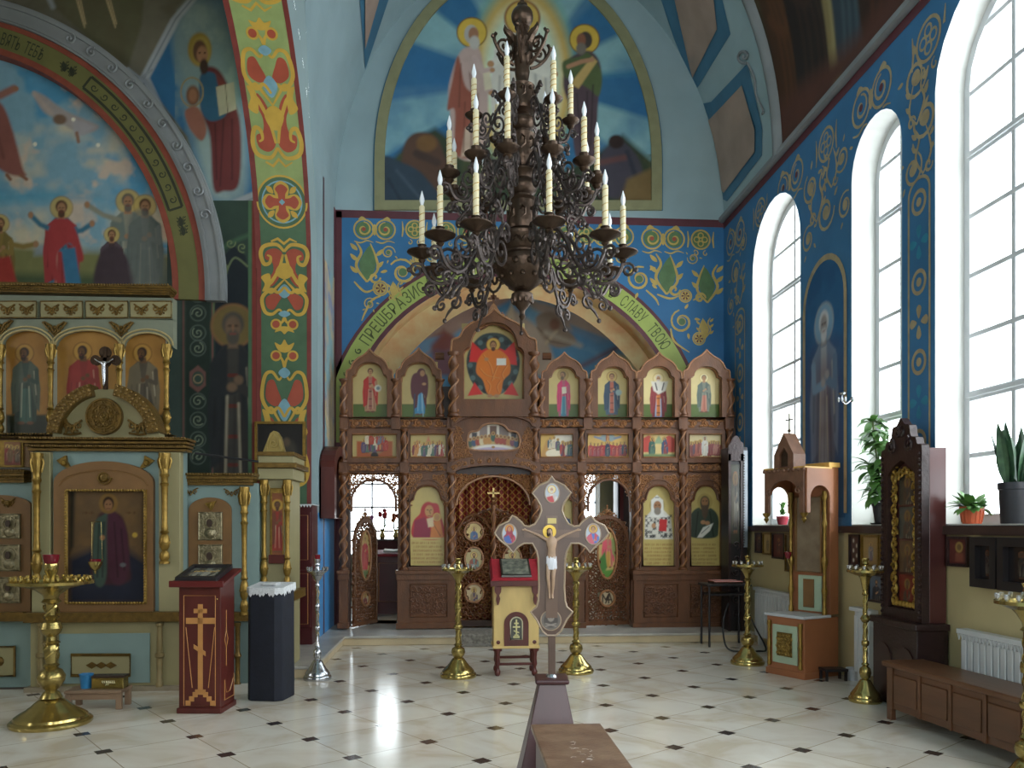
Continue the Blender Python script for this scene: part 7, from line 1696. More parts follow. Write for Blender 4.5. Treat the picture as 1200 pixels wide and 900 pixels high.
for a0, a1 in ((8, 77), (103, 172)):
    mb = MB(); o = [(125 + 66 * math.cos(math.radians(a)), 516 - 66 * math.sin(math.radians(a))) for a in np.linspace(a0, a1, 16)]; q = [(125 + 52 * math.cos(math.radians(a)), 516 - 52 * math.sin(math.radians(a))) for a in np.linspace(a1, a0, 16)]
    S.prism(mb, (o + q), -.10, .1); S.beads(mb, [(125 + 64 * math.cos(math.radians(a)), 516 - 64 * math.sin(math.radians(a))) for a in np.linspace(a0, a1, 14)], 3.4, 1.7, -.11); S.beads(mb, [(125 + 54 * math.cos(math.radians(a)), 516 - 54 * math.sin(math.radians(a))) for a in np.linspace(a0, a1, 14)], 3.4, 1.5, -.11); S.beads(mb, [(125 + 59 * math.cos(math.radians(a)), 516 - 59 * math.sin(math.radians(a))) for a in np.linspace(a0, a1, 14)], 5, 2.2, -.10)
    mb.build('pediment_arc', M_gilt_d, sh)
mb = MB()
S.prism(mb, [(125 + 21 * math.cos(2 * PI * i / 36), 489 - 21 * math.sin(2 * PI * i / 36)) for i in range(36)], -.07, 0); 
for r, t in ((20, 1.6), (14, 1), (5, 1)): S.tube(mb, [(125 + r * math.cos(2 * PI * i / 36), 489 - r * math.sin(2 * PI * i / 36)) for i in range(36)], t, -.075, True)
for i in range(10): a = i * PI / 5; S.tube(mb, spiral(125 + 10 * math.cos(a), 489 - 10 * math.sin(a), 3.6, 1.2, a, 1 if i % 2 else -1, 10), .9, -.08); S.tube(mb, spiral(125 + 16.5 * math.cos(a + .3), 489 - 16.5 * math.sin(a + .3), 2.4, 1.1, a, 1, 8), .8, -.08)
S.tube(mb, spiral(125, 489, 4, 1.3, 0, 1, 10), 1, -.085); mb.build('carved_roundel', M_gilt_d, sh)
for k in (-1, 1):
    mb = MB(); S.spray(mb, 125 + k * 38, 500, 22, 18, -.04); S.tube(mb, [(125 + k * 46, 510), (125 + k * 44, 496), (125 + k * 48, 488)], 1.5, -.04); S.tube(mb, [(125 + k * 28, 508), (125 + k * 40, 510), (125 + k * 48, 509)], 1.5, -.04); mb.build('carved_leaf', M_gilt_d, sh)
mb = MB(); S.box(mb, 34, 222, 717, 727, -.12, .2); S.box(mb, 38, 216, 727, 810, -.04, .2, 1); S.box(mb, 33, 222, 804, 811, -.09, .2, 2)
S.box(mb, 72, 178, 742, 799, -.055, -.04, 3); mb.build('base', [M_gilt_d, M_crm, mat('weathered_moulding', '#8a7f6a', .5), M_pale], sh, bevel=.005)
mb = MB(); S.box(mb, 88, 156, 766, 790, -.08, -.05, 1); S.tube(mb, [(88, 766), (156, 766), (156, 790), (88, 790)], 2, -.08, True)
for i in range(3): S.prism(mb, [(112 + i * 11 - 7, 778), (112 + i * 11, 774), (112 + i * 11 + 7, 778), (112 + i * 11, 782)][::-1], -.09, -.08)
mb.build('base_panel', [M_gilt_d, M_crm], sh)
for x in (52, 66, 190):
    mb = MB(); c0, c1 = S.P(x, 803), S.P(x, 729); H = c1[1] - c0[1]; mb.lathe([(a * S.k, b * H) for a, b in ((4.5, 0), (4.5, .06), (3.4, .08), (3.6, .45), (5.4, .47), (5.4, .52), (3.6, .54), (3.2, .94), (4.5, .96), (4.5, 1))], (c0[0], S.Y - .07, c0[1]), 12); mb.build('base_column', mat('faded_gilt', '#85754e', .45, metal=.3), sh)
mb = MB(); S.box(mb, 36, 218, 811, 824, .0, .2); mb.build('plinth', mat('dark_plinth', '#262428', .6), sh)
cxf = thing('crucifix', 'small dark crucifix with a silver figure on top of the round pediment', 'crucifix', (S.P(125, 462)[0], S.Y - .03, S.P(125, 462)[1]))
mb = MB(); S.box(mb, 123, 127.5, 408, 457, -.05, -.01); S.box(mb, 113, 138, 420, 426, -.05, -.01)
for x, y, r in ((125, 414, 7), (114, 423, 6), (137, 423, 6), (125, 424, 7)): mb.v and S.prism(mb, [(x + r * math.cos(2 * PI * i / 12), y + r * math.sin(2 * PI * i / 12)) for i in range(12)][::-1], -.045, -.015)
mb.build('cross', M_bronze, cxf)
nodes = [((S.P(a, b)[0], S.Y - .07, S.P(a, b)[1]), r * S.k) for a, b, r in ((125, 440, 2.4), (125, 432, 2.6), (125, 427.5, 1.8), (124.4, 424, 2.0), (119, 425.5, 1.1), (114, 422, .8), (131, 425.5, 1.1), (136, 422, .8), (125.6, 447, 1.8), (124.8, 454, 1.0))]
iv = world_of(cxf).inverted(); nodes = [(tuple(iv @ Vector(p)), r) for p, r in nodes]
skin_body('figure', nodes, [(0, 1), (1, 2), (2, 3), (2, 4), (4, 5), (2, 6), (6, 7), (0, 8), (8, 9)], M_silver, cxf, 1)
lp = thing('hanging_lamp', 'small gilt oil lamp hanging on chains before the large dark icon', 'lamp', (S.P(119, 667)[0], S.Y - .14, S.P(119, 672)[1]))
kk = S.k
mb = MB(); mb.lathe([(0, 0), (1 * kk, 1 * kk), (1.5 * kk, 4 * kk), (5 * kk, 7 * kk), (7.5 * kk, 12 * kk), (8 * kk, 15 * kk), (7 * kk, 15 * kk), (0, 13 * kk)], n=16); mb.build('bowl', M_brass, lp, world=False)
mb = MB(); mb.lathe([(6 * kk, 14 * kk), (6.5 * kk, 18 * kk), (5.5 * kk, 18 * kk), (0, 15 * kk)], n=14); mb.build('lamp_glass', M_rglass, lp, world=False)
for i in range(3):
    a = i * 2.1 + .3; mb = MB(); mb.tube([(7.5 * kk * math.cos(a), 7.5 * kk * math.sin(a), 15 * kk), (6 * kk * math.cos(a), 6 * kk * math.sin(a), 62 * kk)], .0011, 4); mb.build('chain', M_brass, lp, world=False)
mb = MB(); mb.tube([(6 * kk * math.cos(t), 6 * kk * math.sin(t), 62 * kk) for t in np.linspace(0, 6.28, 17)[:-1]], .002, 4, True); mb.tube([(0, 6 * kk, 62 * kk), (0, .04, 63 * kk), (0, .12, 62 * kk)], .002, 5); mb.build('hook', M_brass, lp, world=False)
Lw = Plane(8.62)
lw = thing('icon_wing', 'pale blue wing with three silver covered icons, cut off by the edge of the view', 'icon screen', (Lw.P(0, 800)[0], Lw.Y, 0))
mb = MB(); Lw.box(mb, -60, 37, 565, 722, 0, .12); Lw.box(mb, -60, 37, 727, 823, -.02, .12); mb.build('board', M_pale, lw)
Lw.cornice(-62, 36, 551, 566, .14, lw)
mb = MB(); Lw.prism(mb, [(-44, 718), (38, 718), (38, 592)] + [(-3 + 41 * math.cos(PI * i / 16), 592 - 12 * math.sin(PI * i / 16)) for i in range(1, 16)] + [(-44, 592)], -.04, 0); mb.build('arched_board', M_ochre, lw)
for i, (y0, y1) in enumerate(((602, 631), (638, 669), (676, 706))): silver_icon(Lw, 2, y0, 27, y1, -.06, lw)
mb = MB(); c = Lw.P(12, 590); mb.ball((c[0], Lw.Y - .05, c[1]), 4 * Lw.k, 8); Lw.spray(mb, 12, 589, 16, 12, -.05); mb.build('carved_leaf', M_gilt_d, lw)
mb = MB(); Lw.box(mb, -62, 33, 717, 727, -.10, .1); mb.build('rail', M_gilt_d, lw)
mb = MB(); Lw.box(mb, -14, 20, 757, 791, -.05, -.02, 1); Lw.tube(mb, [(-14, 757), (20, 757), (20, 791), (-14, 791)], 2, -.05, True); c = Lw.P(2, 774); mb.ball((c[0], Lw.Y - .05, c[1]), 6 * Lw.k, 10, sy=.4); mb.build('base_panel', [M_gilt_d, M_crm], lw)
mb = MB(); Lw.box(mb, -62, 36, 806, 812, -.06, .1); mb.build('plinth', M_dkw, lw)
Rw = Plane(8.72)
rw = thing('icon_wing', 'pale blue wing with an arched brown board of silver icons behind the inlaid cross lectern', 'icon screen', (Rw.P(260, 800)[0], Rw.Y, 0))
mb = MB(); Rw.box(mb, 211, 303, 566, 816, 0, .12); mb.build('board', M_pale, rw)
Rw.cornice(212, 302, 555, 569, .13, rw)
mb = MB(); Rw.prism(mb, [(222, 745), (272, 745), (272, 598)] + [(247 + 25 * math.cos(PI * i / 16), 598 - 15 * math.sin(PI * i / 16)) for i in range(1, 16)] + [(222, 598)], -.03, 0); mb.build('arched_board', M_ochre, rw)
for y0, y1 in ((600, 633), (638, 671), (676, 709)): silver_icon(Rw, 234, y0, 262, y1, -.05, rw)
mb = MB(); c = Rw.P(248, 593); mb.ball((c[0], Rw.Y - .04, c[1]), 3.4 * Rw.k, 8); Rw.prism(mb, [(241, 590), (255, 587), (249, 599)][::-1], -.05, -.03); mb.build('carved_leaf', M_gilt, rw)
for x, y in ((224, 576), (272, 577)): mb = MB(); Rw.spray(mb, x, y, 18, 10, -.02); mb.build('carved_leaf', M_gilt_d, rw)
Rw.baluster('column', 288, 571, 720, 4.8, -.06, rw)
for y0, y1 in ((717, 727), (806, 816)): mb = MB(); Rw.box(mb, 217, 304, y0, y1, -.07, .1); mb.build('rail', M_gilt_d, rw)
for x in (216, 280, 300): mb = MB(); c0, c1 = Rw.P(x, 804), Rw.P(x, 729); H = c1[1] - c0[1]; mb.lathe([(a * Rw.k, b * H) for a, b in ((4, 0), (4, .06), (3, .08), (3, .45), (4.8, .48), (3, .54), (3, .94), (4, .96), (4, 1))], (c0[0], Rw.Y - .05, c0[1]), 10); mb.build('base_column', M_gilt_d, rw)
Cs = Plane(8.85)
cs = thing('corner_shrine', 'narrow cream and gold corner shrine crowned by a gilt crest', 'shrine', (Cs.P(322, 800)[0], Cs.Y, 0))
mb = MB(); Cs.box(mb, 306, 340, 560, 812, 0, .55); mb.build('body', M_crm, cs, bevel=.005)
mb = MB(); Cs.box(mb, 304, 350, 543, 549, -.12, .6); Cs.box(mb, 304, 345, 549, 562, -.06, .58, 1); Cs.box(mb, 304, 345, 533, 543, -.06, .58, 1); Cs.box(mb, 303, 347, 530, 535, -.09, .6); mb.build('cornice', [M_gilt_d, M_crm], cs, bevel=.005)
mb = MB(); Cs.prism(mb, [(308, 531), (334, 531), (332, 524), (329, 512), (325, 506), (321, 505), (317, 508), (313, 518)][::1], -.02, .08); Cs.tube(mb, [(313, 528), (316, 514), (321, 508), (327, 514), (330, 528)], 1.4, -.03)
Cs.tube(mb, spiral(321, 520, 5, 1.3, 0, 1, 12), 1, -.03); mb.build('crest', mat('bright_gilt_carving', '#a8945a', .34, metal=.6, bump=.2), cs)
for x in (311, 338): Cs.baluster('column', x, 563, 690, 4.2, -.06, cs)
mb = MB(); Cs.box(mb, 317, 333, 572, 660, -.035, 0); mb.build('icon_frame', M_gilt, cs, bevel=.006)
Cs.icon('icon', 319, 578, 331, 650, lambda c: (saint(c, 325, 588, 60, '#8a2f26', '#6a3a2a', halo='#b08a3a', skin='#6a4a30', w=.8)), '#7d4a2c', -.045, cs)
mb = MB(); Cs.box(mb, 316, 334, 650, 660, -.05, 0); mb.build('sill', M_redbrown, cs)
mb = MB(); 
for x in (308, 340): 
    c0, c1 = Cs.P(x, 800), Cs.P(x, 705); H = c1[1] - c0[1]; mb.lathe([(a * Cs.k, b * H) for a, b in ((4, 0), (4, .06), (3, .1), (3, .5), (4.6, .55), (3, .6), (3, .94), (4.4, .97), (4.4, 1))], (c0[0], Cs.Y - .05, c0[1]), 10)
mb.build('base_columns', M_gilt, cs)
mb = MB(); Cs.box(mb, 305, 347, 693, 703, -.08, .56); mb.build('rail', M_gilt, cs)
mb = MB(); mb.tube([pY(228, 531, 8.5), pY(303, 541, 8.72)], .012, 8); tag(mb.build('curtain_rod', mat('black_rod', '#17171a', .4)), 'thin black rod between the big shrine and the corner shrine', 'rod')
Pp = Plane(YP - .06)
pf = thing('framed_painting', 'nearly black painting in a thin gold frame hung on the green pier', 'painting', (Pp.P(329, 565)[0], Pp.Y, Pp.P(329, 565)[1]))
mb = MB(); Pp.prism(mb, [(299, 563), (358, 563), (358, 494), (299, 494)], -.03, .05, [[(302, 560), (355, 560), (355, 497), (302, 497)]]); mb.build('frame', M_gilt, pf)
Pp.icon('canvas', 301, 496, 356, 561, lambda c: (c.ell(338, 530, 9, 14, '#3f3a32', 3), c.ell(336, 518, 4, 5, '#5a4c3c', 1.5), c.ell(318, 536, 6, 9, '#332f2a', 3)), '#1f1d1b', .0, pf)
cb = Plane(10.55)
dc = thing('cabinet', 'tall dark red two door cabinet with white lace on top below the framed painting', 'cabinet', (cb.P(352, 740)[0], cb.Y, ZSOL))
mb = MB(); M_dred = mat('dark_red_lacquer', '#4a1a1c', .3, var=.12)
a, b = cb.P(334, 745), cb.P(366, 592); mb.box(a[0], b[0], cb.Y, cb.Y + .4, ZSOL, b[1]); mb.build('body', M_dred, dc, bevel=.006)
for y0, y1 in ((600, 660), (668, 735)):
    mb = MB(); cb.box(mb, 337, 364, y0, y1, -.02, 0); cb.tube(mb, [(340, y0 + 4), (361, y0 + 4), (361, y1 - 4), (340, y1 - 4)], .5, -.02, True, 1); mb.build('door', [M_dred, M_maple], dc, bevel=.004)
mb = MB(); mb.box(a[0] - .02, b[0] + .02, cb.Y - .03, cb.Y + .42, b[1], b[1] + .012); n_ = 9
for i in range(n_): x = a[0] + (b[0] - a[0]) * (i + .5) / n_; mb.add([(x - .02, cb.Y - .032, b[1] + .006), (x + .02, cb.Y - .032, b[1] + .006), (x, cb.Y - .034, b[1] - .03)], [(0, 1, 2)])
M_lace = mat('white_lace', '#d4d6d8', .8, var=.15, scale=60)
tag(mb.build('lace_cloth', M_lace), 'white lace cloth on top of the dark red cabinet', 'cloth')
ya, yb_ = pX(384, 560, XL + .12).y, YB - .18
zt, zb_ = pX(390, 523, XL + .1).z, pX(390, 608, XL + .1).z
wc = thing('wall_icon_case', 'round topped red brown icon case hung on the wall beside the carved screen', 'icon case', (XL + .02, (ya + yb_) / 2, zb_))
yc, hw = (ya + yb_) / 2, (yb_ - ya) / 2
oc = [(yc - hw, zb_), (yc + hw, zb_), (yc + hw, zt - hw * .5)] + [(yc + hw * math.cos(PI * i / 12), zt - hw * .5 + hw * .5 * math.sin(PI * i / 12)) for i in range(1, 12)] + [(yc - hw, zt - hw * .5)]
oi = [(yc + (u - yc) * .72, zb_ + .08 + (v - zb_ - .08) * .86) for u, v in oc]
WF = lambda u, v, d: (XL + .012 + d, u, v)
mb = MB(); mb.prism(oc, .2, .0, WF, [oi]); mb.prism(oc, .02, .0, WF); mb.build('case', M_redbrown, wc)
cvp = Cv(0, 0, 10, 16, .3, '#8a6a3a'); saint(cvp, 5, 2, 13, '#6a2a26', '#33485a', halo='#b0924a'); panel(cvp, 'icon', lambda u, v, d: (XL + .05, yc + hw * .7 * (u - 5) / 5, zb_ + (zt - zb_) * (1 - v / 16) * .85 + .05), wc, M_icon)
p = pZ(236, 836); p.y += .17
lc = thing('cross_lectern', 'red brown lectern inlaid with a pale eight pointed cross', 'lectern', (p.x + .0, p.y, 0), math.radians(-5))
kL = (p.x * _s + (p.y - .17) * _c) / FOC; zL = lambda y: EYE - (y - HY) * kL
HWb, DB, zt = .185, .17, zL(686)
mb = MB(); mb.hexa([(-HWb, -DB, 0), (HWb, -DB, 0), (HWb, DB, 0), (-HWb, DB, 0)], [(-HWb, -DB, zt), (HWb, -DB, zt), (HWb, DB, zt + .06), (-HWb, DB, zt + .06)]); mb.build('body', M_redbrown, lc, world=False, bevel=.004)
mb = MB(); mb.box(-HWb - .015, HWb + .015, -DB - .02, DB + .015, 0, .05); mb.build('plinth', M_redbrown, lc, world=False, bevel=.008)
mb = MB(); mb.hexa([(-.235, -.24, zt - .01), (.235, -.24, zt - .01), (.235, .21, zt + .1), (-.235, .21, zt + .1)], [(-.24, -.245, zt + .022), (.24, -.245, zt + .022), (.24, .21, zt + .135), (-.24, .21, zt + .135)]); mb.box(-.24, .24, -.255, -.24, zt - .012, zt + .045); mb.build('sloped_top', mat('red_lacquer_top', '#5a1a19', .32, var=.1), lc, world=False, bevel=.005)
D_ = -DB - .003
mb = MB(); xk = lambda x: (x - 236.5) / 26.5 * .165; zk = lambda y: zL(y)
def inl(x0, x1, y0, y1): mb.box(xk(x0), xk(x1), D_, D_ + .004, zk(y1), zk(y0))
inl(234, 241, 708, 812); inl(217, 259, 724, 731); inl(228, 247, 713.5, 718.5)
mb.hexa([(xk(228), D_, zk(760)), (xk(245), D_, zk(769)), (xk(245), D_ + .004, zk(769)), (xk(228), D_ + .004, zk(760))], [(xk(228), D_, zk(755)), (xk(245), D_, zk(763.5)), (xk(245), D_ + .004, zk(763.5)), (xk(228), D_ + .004, zk(755))])
for i, (w_, y0) in enumerate(((8, 811), (13, 816), (18, 821))): 
    inl(237.5 - w_ - 3, 237.5 - w_ + 4, y0, y0 + 6); inl(237.5 + w_ - 4, 237.5 + w_ + 3, y0, y0 + 6)
inl(230, 245, 808, 814); mb.build('inlaid_cross', M_maple, lc, world=False)
mb = MB()
for pts in (((214, 698), (259, 698), (259, 827), (214, 827), (214, 698)), ((217, 735), (226, 806)), ((258, 735), (249, 806))): mb.tube([(xk(a), D_, zk(b)) for a, b in pts], .0035, 4)
mb.build('inlaid_line', M_maple, lc, world=False)
mb = MB()
sx = HWb + .003
for pts in (((-.09, .9), (-.09, .72)), ((-.09, .72), (-.05, .64), (-.09, .56), (-.13, .64), (-.09, .72)), ((-.09, .56), (-.09, .40)), ((-.13, .1), (.1, .1), (.1, .3)), ((-.13, .1), (-.13, .28), (-.08, .16), (.0, .16), (.08, .26))): mb.tube([(sx, a + .05, b) for a, b in pts], .0035, 4)
mb.build('inlaid_line', M_maple, lc, world=False)
mb = MB(); mb.ball((xk(262), -DB - .004, zk(702)), .007, 8); mb.build('knob', M_brass, lc, world=False)
iq = thing('framed_icon', 'black framed icon propped on the inlaid cross lectern', 'icon', (p.x, p.y, zt + .04), math.radians(-5))
q = lambda x, y, h: (x, y, (y + .245) * .25 + h - .015)
mb = MB(); 
for x0, x1, y0, y1 in ((-.2, .17, -.22, -.18), (-.2, .17, .13, .17), (-.2, -.165, -.18, .13), (.135, .17, -.18, .13)): mb.hexa([q(x0, y0, 0), q(x1, y0, 0), q(x1, y1, 0), q(x0, y1, 0)], [q(x0, y0, .045), q(x1, y0, .045), q(x1, y1, .045), q(x0, y1, .045)])
mb.build('frame', M_black, iq, world=False, bevel=.004)
cv = Cv(-17, -15, 14, 15, .5, '#5a5548'); crowd(cv, -13, 10, 10, 17, 6, ['#8a8474', '#4a4a44', '#6a5a48', '#a09a88'], 3); cv.cloud('#8a9088', 8, 4, .55, .7, .5); M4 = world_of(iq)
panel(cv, 'icon', lambda u, v, d: tuple(M4 @ Vector(q(u / 100, -.025 - v / 100, .02 + d))), iq, painted_mat('glazed_dark_icon', .22, .5))
p = pZ(314, 822); p.y += .16
nl = thing('covered_lectern', 'tall lectern wrapped in dark navy cloth beside the inlaid cross lectern', 'lectern', (p.x, p.y, 0), math.radians(-12))
kN = (p.x * _s + (p.y - .16) * _c) / FOC; ztN = EYE - (690 - HY) * kN
M_navy = mat('dark_navy_cloth', '#161a26', .8, var=.2, scale=10, bump=.1)
o8 = [(-.185, -.12), (-.14, -.165), (.10, -.165), (.17, -.12), (.17, .15), (-.185, .15)]
mb = MB(); mb.add([(x, y, .0) for x, y in o8] + [(x * .98, y * .98, ztN + (y + .165) * .12) for x, y in o8], [tuple(reversed(range(6))), tuple(range(6, 12))] + [(i, (i + 1) % 6, 6 + (i + 1) % 6, 6 + i) for i in range(6)]); mb.build('body', M_navy, nl, world=False, bevel=.012)
ln_ = thing('lace_cloth', 'white lace cloth hanging over the edge of the navy covered lectern', 'cloth', (p.x, p.y, ztN), math.radians(-12))
mb = MB(); T_ = lambda x, y: (x, y, (y + .165) * .12 + .006)
mb.add([T_(x * 1.03, y * 1.03) for x, y in o8], [tuple(range(6))])
per = []
for i in range(4):
    (x0, y0), (x1, y1) = o8[i], o8[i + 1]; L_ = math.hypot(x1 - x0, y1 - y0); n_ = max(2, int(L_ / .03))
    for j in range(n_): t = j / n_; per.append((x0 + (x1 - x0) * t, y0 + (y1 - y0) * t))
per.append(o8[4])
for i, ((x0, y0), (x1, y1)) in enumerate(zip(per[:-1], per[1:])):
    xm, ym = (x0 + x1) / 2 * 1.06, (y0 + y1) / 2 * 1.06; a = T_(x0 * 1.035, y0 * 1.035); b_ = T_(x1 * 1.035, y1 * 1.035)
    dp = .055 + .03 * abs(math.sin(i * .9)); mb.add([a, b_, (x1 * 1.05, y1 * 1.05, b_[2] - dp * .75), (xm, ym, a[2] - dp), (x0 * 1.05, y0 * 1.05, a[2] - dp * .75)], [(0, 1, 2, 3, 4)])
mb.build('cloth', M_lace, ln_, world=False)
mb = MB(); mb.box(-.07, .07, -.06, .05, .03, .055); bk = mb.build('book', mat('pale_book', '#c4c6c6', .5), None, bevel=.004); bk.location = (p.x, p.y, ztN - .004); bk.rotation_euler = (0, 0, math.radians(-12)); tag(bk, 'small pale book lying on the lace of the navy lectern', 'book')
p = pZ(109, 832); p.y += .12
st = thing('stool', 'low plain wooden stool before the base of the big shrine', 'stool', (p.x, p.y, 0))
kS = (p.x * _s + p.y * _c) / FOC; zs_ = EYE - (806 - HY) * kS
M_plain = mat('plain_weathered_wood', '#8a7058', .55, var=.15, stretch=(.3, 1, 1))
mb = MB(); mb.box(-.25, .25, -.13, .13, zs_ - .03, zs_); mb.build('seat', M_plain, st, world=False, bevel=.005)
for k in (-1, 1):
    for q_ in (-1, 1): mb = MB(); mb.box(k * .22 - .025, k * .22 + .025, q_ * .10 - .02, q_ * .10 + .02, 0, zs_ - .03); mb.build('leg', M_plain, st, world=False, bevel=.004)
mb = MB(); mb.box(-.2, .2, -.115, -.095, zs_ - .085, zs_ - .03); mb.build('apron', M_plain, st, world=False)
t = thing('plastic_tub', 'small bright blue plastic tub on the low stool', 'tub', (p.x - .11, p.y, zs_)); mb = MB(); mb.lathe([(.045, 0), (.058, .12), (.062, .122), (.062, .13), (.054, .13), (.042, .01), (0, .01)], n=20); mb.build('body', mat('blue_plastic', '#2f78a8', .4), t, world=False)
t = thing('gilt_box', 'gold foil box on the low stool beside the blue tub', 'box', (p.x + .10, p.y, zs_)); mb = MB(); mb.box(-.14, .14, -.06, .06, 0, .10); mb.build('body', M_brass_d, t, world=False, bevel=.004); mb = MB(); mb.box(-.145, .145, -.065, .065, .10, .118); mb.build('lid', M_dkw, t, world=False, bevel=.003)
mb = MB(); g = random.Random(2)
for i in range(7): x = -.05 + .017 * i; mb.tube([(x, -.062, .03 + .04 * g.random()), (x + .015, -.062, .05), (x + .005, -.062, .075)], .003, 4)
mb.build('emblem', mat('pale_emblem', '#e0d8b0', .3, metal=.4), t, world=False)
M_terr = mat('terracotta_paint', '#955e3c', .45, var=.1, scale=3)
M_terr_t = mat('terracotta_cornice', '#d0a458', .4, var=.08)
M_mint = mat('pale_green_panel', '#9fb097', .5, var=.06)
M_marble = mat('white_marble_slab', '#b9bcc0', .25, var=.12, scale=6)
M_cab = mat('dark_carved_cabinet', '#2c1b1a', .35, var=.3, scale=9, bump=.2, bscale=40)
M_cab_r = mat('red_brown_cabinet_side', '#4a2624', .3, var=.15, stretch=(1, 1, .3))
M_rad = mat('white_radiator_enamel', '#c9cbcb', .35, var=.03)
M_pot = mat('terracotta_pot', '#b5522c', .5, var=.1)
M_dpot = mat('dark_plastic_pot', '#25262c', .4)
M_leaf = mat('green_leaf', '#3f6a34', .42, var=.25, scale=9, col2='#6a9448')
M_leaf_d = mat('dark_banded_leaf', '#1f3a2c', .4, var=.3, scale=14, col2='#4a6a4a')
P1, P2 = pZ(899, 788), pZ(943, 797)
ang_ = math.atan2(P2.y - P1.y, P2.x - P1.x); Wm = math.hypot(P2.x - P1.x, P2.y - P1.y)
ms = thing('memorial_shrine', 'terracotta canopied memorial shrine with marble ledge and little gabled roof', 'shrine', (P1.x, P1.y, 0), ang_)
def V(x0, x1, y0, y1, z0, z1, name, m, bevel=.004, parent=None): mb = MB(); mb.box(x0, x1, y0, y1, z0, z1); return mb.build(name, m, parent or ms, world=False, bevel=bevel)
DB1, DB2, zM = .40, .54, .68
V(0, Wm, 0, DB2, 0, zM - .03, 'cabinet', M_terr); V(-.02, Wm + .02, -.03, DB1, zM - .03, zM, 'marble_ledge', M_marble, .006)
V(-.012, Wm + .012, -.012, .3, 0, .07, 'plinth', M_terr)
fr = lambda u, v, d: (u, d, v)
mb = MB(); mb.box(.09, Wm - .09, -.012, 0, .14, .56); mb.build('front_panel', M_mint, ms, world=False)
mb = MB(); mb.box(.16, Wm - .16, -.022, -.012, .22, .48); scrollfill(mb, [(.17, .23), (Wm - .17, .23), (Wm - .17, .47), (.17, .47)], .045, -.026, .006, m=1, seed=2); mb.build('carved_plate', [M_gilt_d, M_gilt], ms, world=False)
for x in (.045, Wm - .045): mb = MB(); mb.lathe([(.02, .1), (.026, .12), (.018, .16), (.018, .3), (.028, .34), (.018, .38), (.018, .52), (.026, .56), (.024, .6)], (x, -.015, 0), 10); mb.build('corner_column', M_gilt, ms, world=False)
z_t = 2.30
V(0, Wm, DB1, DB2, zM, z_t, 'back_board', M_terr); V(-.02, Wm + .015, DB1 - .03, DB2 + .01, z_t, z_t + .055, 'back_cornice', M_terr_t)
V(.10, Wm - .10, DB1 - .012, DB1, zM + .02, 1.10, 'green_panel', M_mint); V(.18, Wm - .2, DB1 - .025, DB1 - .012, .74, 1.06, 'brown_plate', M_ochre)
mb = MB(); mb.box(.09, Wm - .09, DB1 - .03, DB1, 1.14, 1.98)
mb.build('glazed_icon', mat('dim_glazed_icon', '#6a5a48', .2, var=.3, scale=6, col2='#8a7a64'), ms, world=False, bevel=.01)
mb = MB(); mb.tube([(u, DB1 - .035, v) for u, v in ((.09, 1.14), (Wm - .09, 1.14), (Wm - .09, 1.98), (.09, 1.98))], .014, 5, True); mb.build('icon_frame', M_ochre, ms, world=False)
for x in (.03, Wm - .03):
    mb = MB(); mb.lathe([(.028, 0), (.028, .06), (.018, .08), (.022, .2), (.034, .26), (.02, .32), (.02, .5), (.034, .56), (.038, .6), (.02, .64), (.02, .95), (.032, 1.0), (.02, 1.04), (.02, 1.25), (.03, 1.3), (.03, 1.36)], (x, DB1 - .05, zM), 12); mb.build('column', M_gilt, ms, world=False)
zc0, zc1 = 1.80, 2.28
def arch_side(a0, a1, w):
    c = (a0 + a1) / 2; hw = (a1 - a0) / 2 - .055
    return [(a0, zc0), (c - hw, zc0 + .0), (c - hw, zc0 + .16)] + arc(c, zc0 + .16, hw, hw * .9 if hw < .2 else .2, 180, 0, 14)[1:-1] + [(c + hw, zc0 + .16), (c + hw, zc0), (a1, zc0), (a1, zc1), (a0, zc1)]
M_tan = mat('tan_carved_canopy', '#6e4c38', .45, var=.2, scale=12, bump=.2)
mb = MB(); mb.prism(arch_side(-.01, Wm + .01, 0), -.03, .0, fr)
for k, x in ((-1, .06), (1, Wm - .06)): mb.tube([(u, -.035, v) for u, v in spiral(x, zc0 + .24, .05, 1.3, 0, k, 12)], .009, 4)
for i in range(9): mb.ball((-.01 + (Wm + .02) * i / 8, -.032, zc1 - .015), .022, 6)
mb.build('canopy_front', M_tan, ms, world=False)
for nm, x0, x1 in (('canopy_side', Wm - .0, Wm + .03), ('canopy_side', -.03, .0)):
    mb = MB(); mb.prism(arch_side(.0, DB1 + .02, 0), x1 if x0 > 0 else x0, x0 if x0 > 0 else x1, lambda u, v, d: (d, u, v)); mb.build(nm, M_terr, ms, world=False)
V(-.03, Wm + .03, -.03, DB1, zc1, zc1 + .02, 'canopy_top', M_terr_t)
for x, y in ((.0, -.01), (Wm, -.01)): mb = MB(); mb.lathe([(0, -.12), (.012, -.1), (.03, -.07), (.018, -.05), (.04, -.02), (.045, 0)], (x, y, zc0), 10); mb.build('pendant', M_gilt, ms, world=False)
mb = MB(); g0, g1 = Wm * .24, Wm * .76; gm = Wm / 2
mb.prism([(g0, zc1), (g1, zc1), (g1, zc1 + .16), (gm, zc1 + .40), (g0, zc1 + .16)], -.03, .16, fr, [[(gm - .06, zc1 + .03), (gm + .06, zc1 + .03), (gm + .06, zc1 + .16), (gm, zc1 + .24), (gm - .06, zc1 + .16)]]); mb.prism([(gm - .07, zc1 + .02), (gm + .07, zc1 + .02), (gm + .07, zc1 + .17), (gm, zc1 + .26), (gm - .07, zc1 + .17)], .0, .02, fr, m=1); mb.build('gable', [M_tan, M_bronze], ms, world=False)
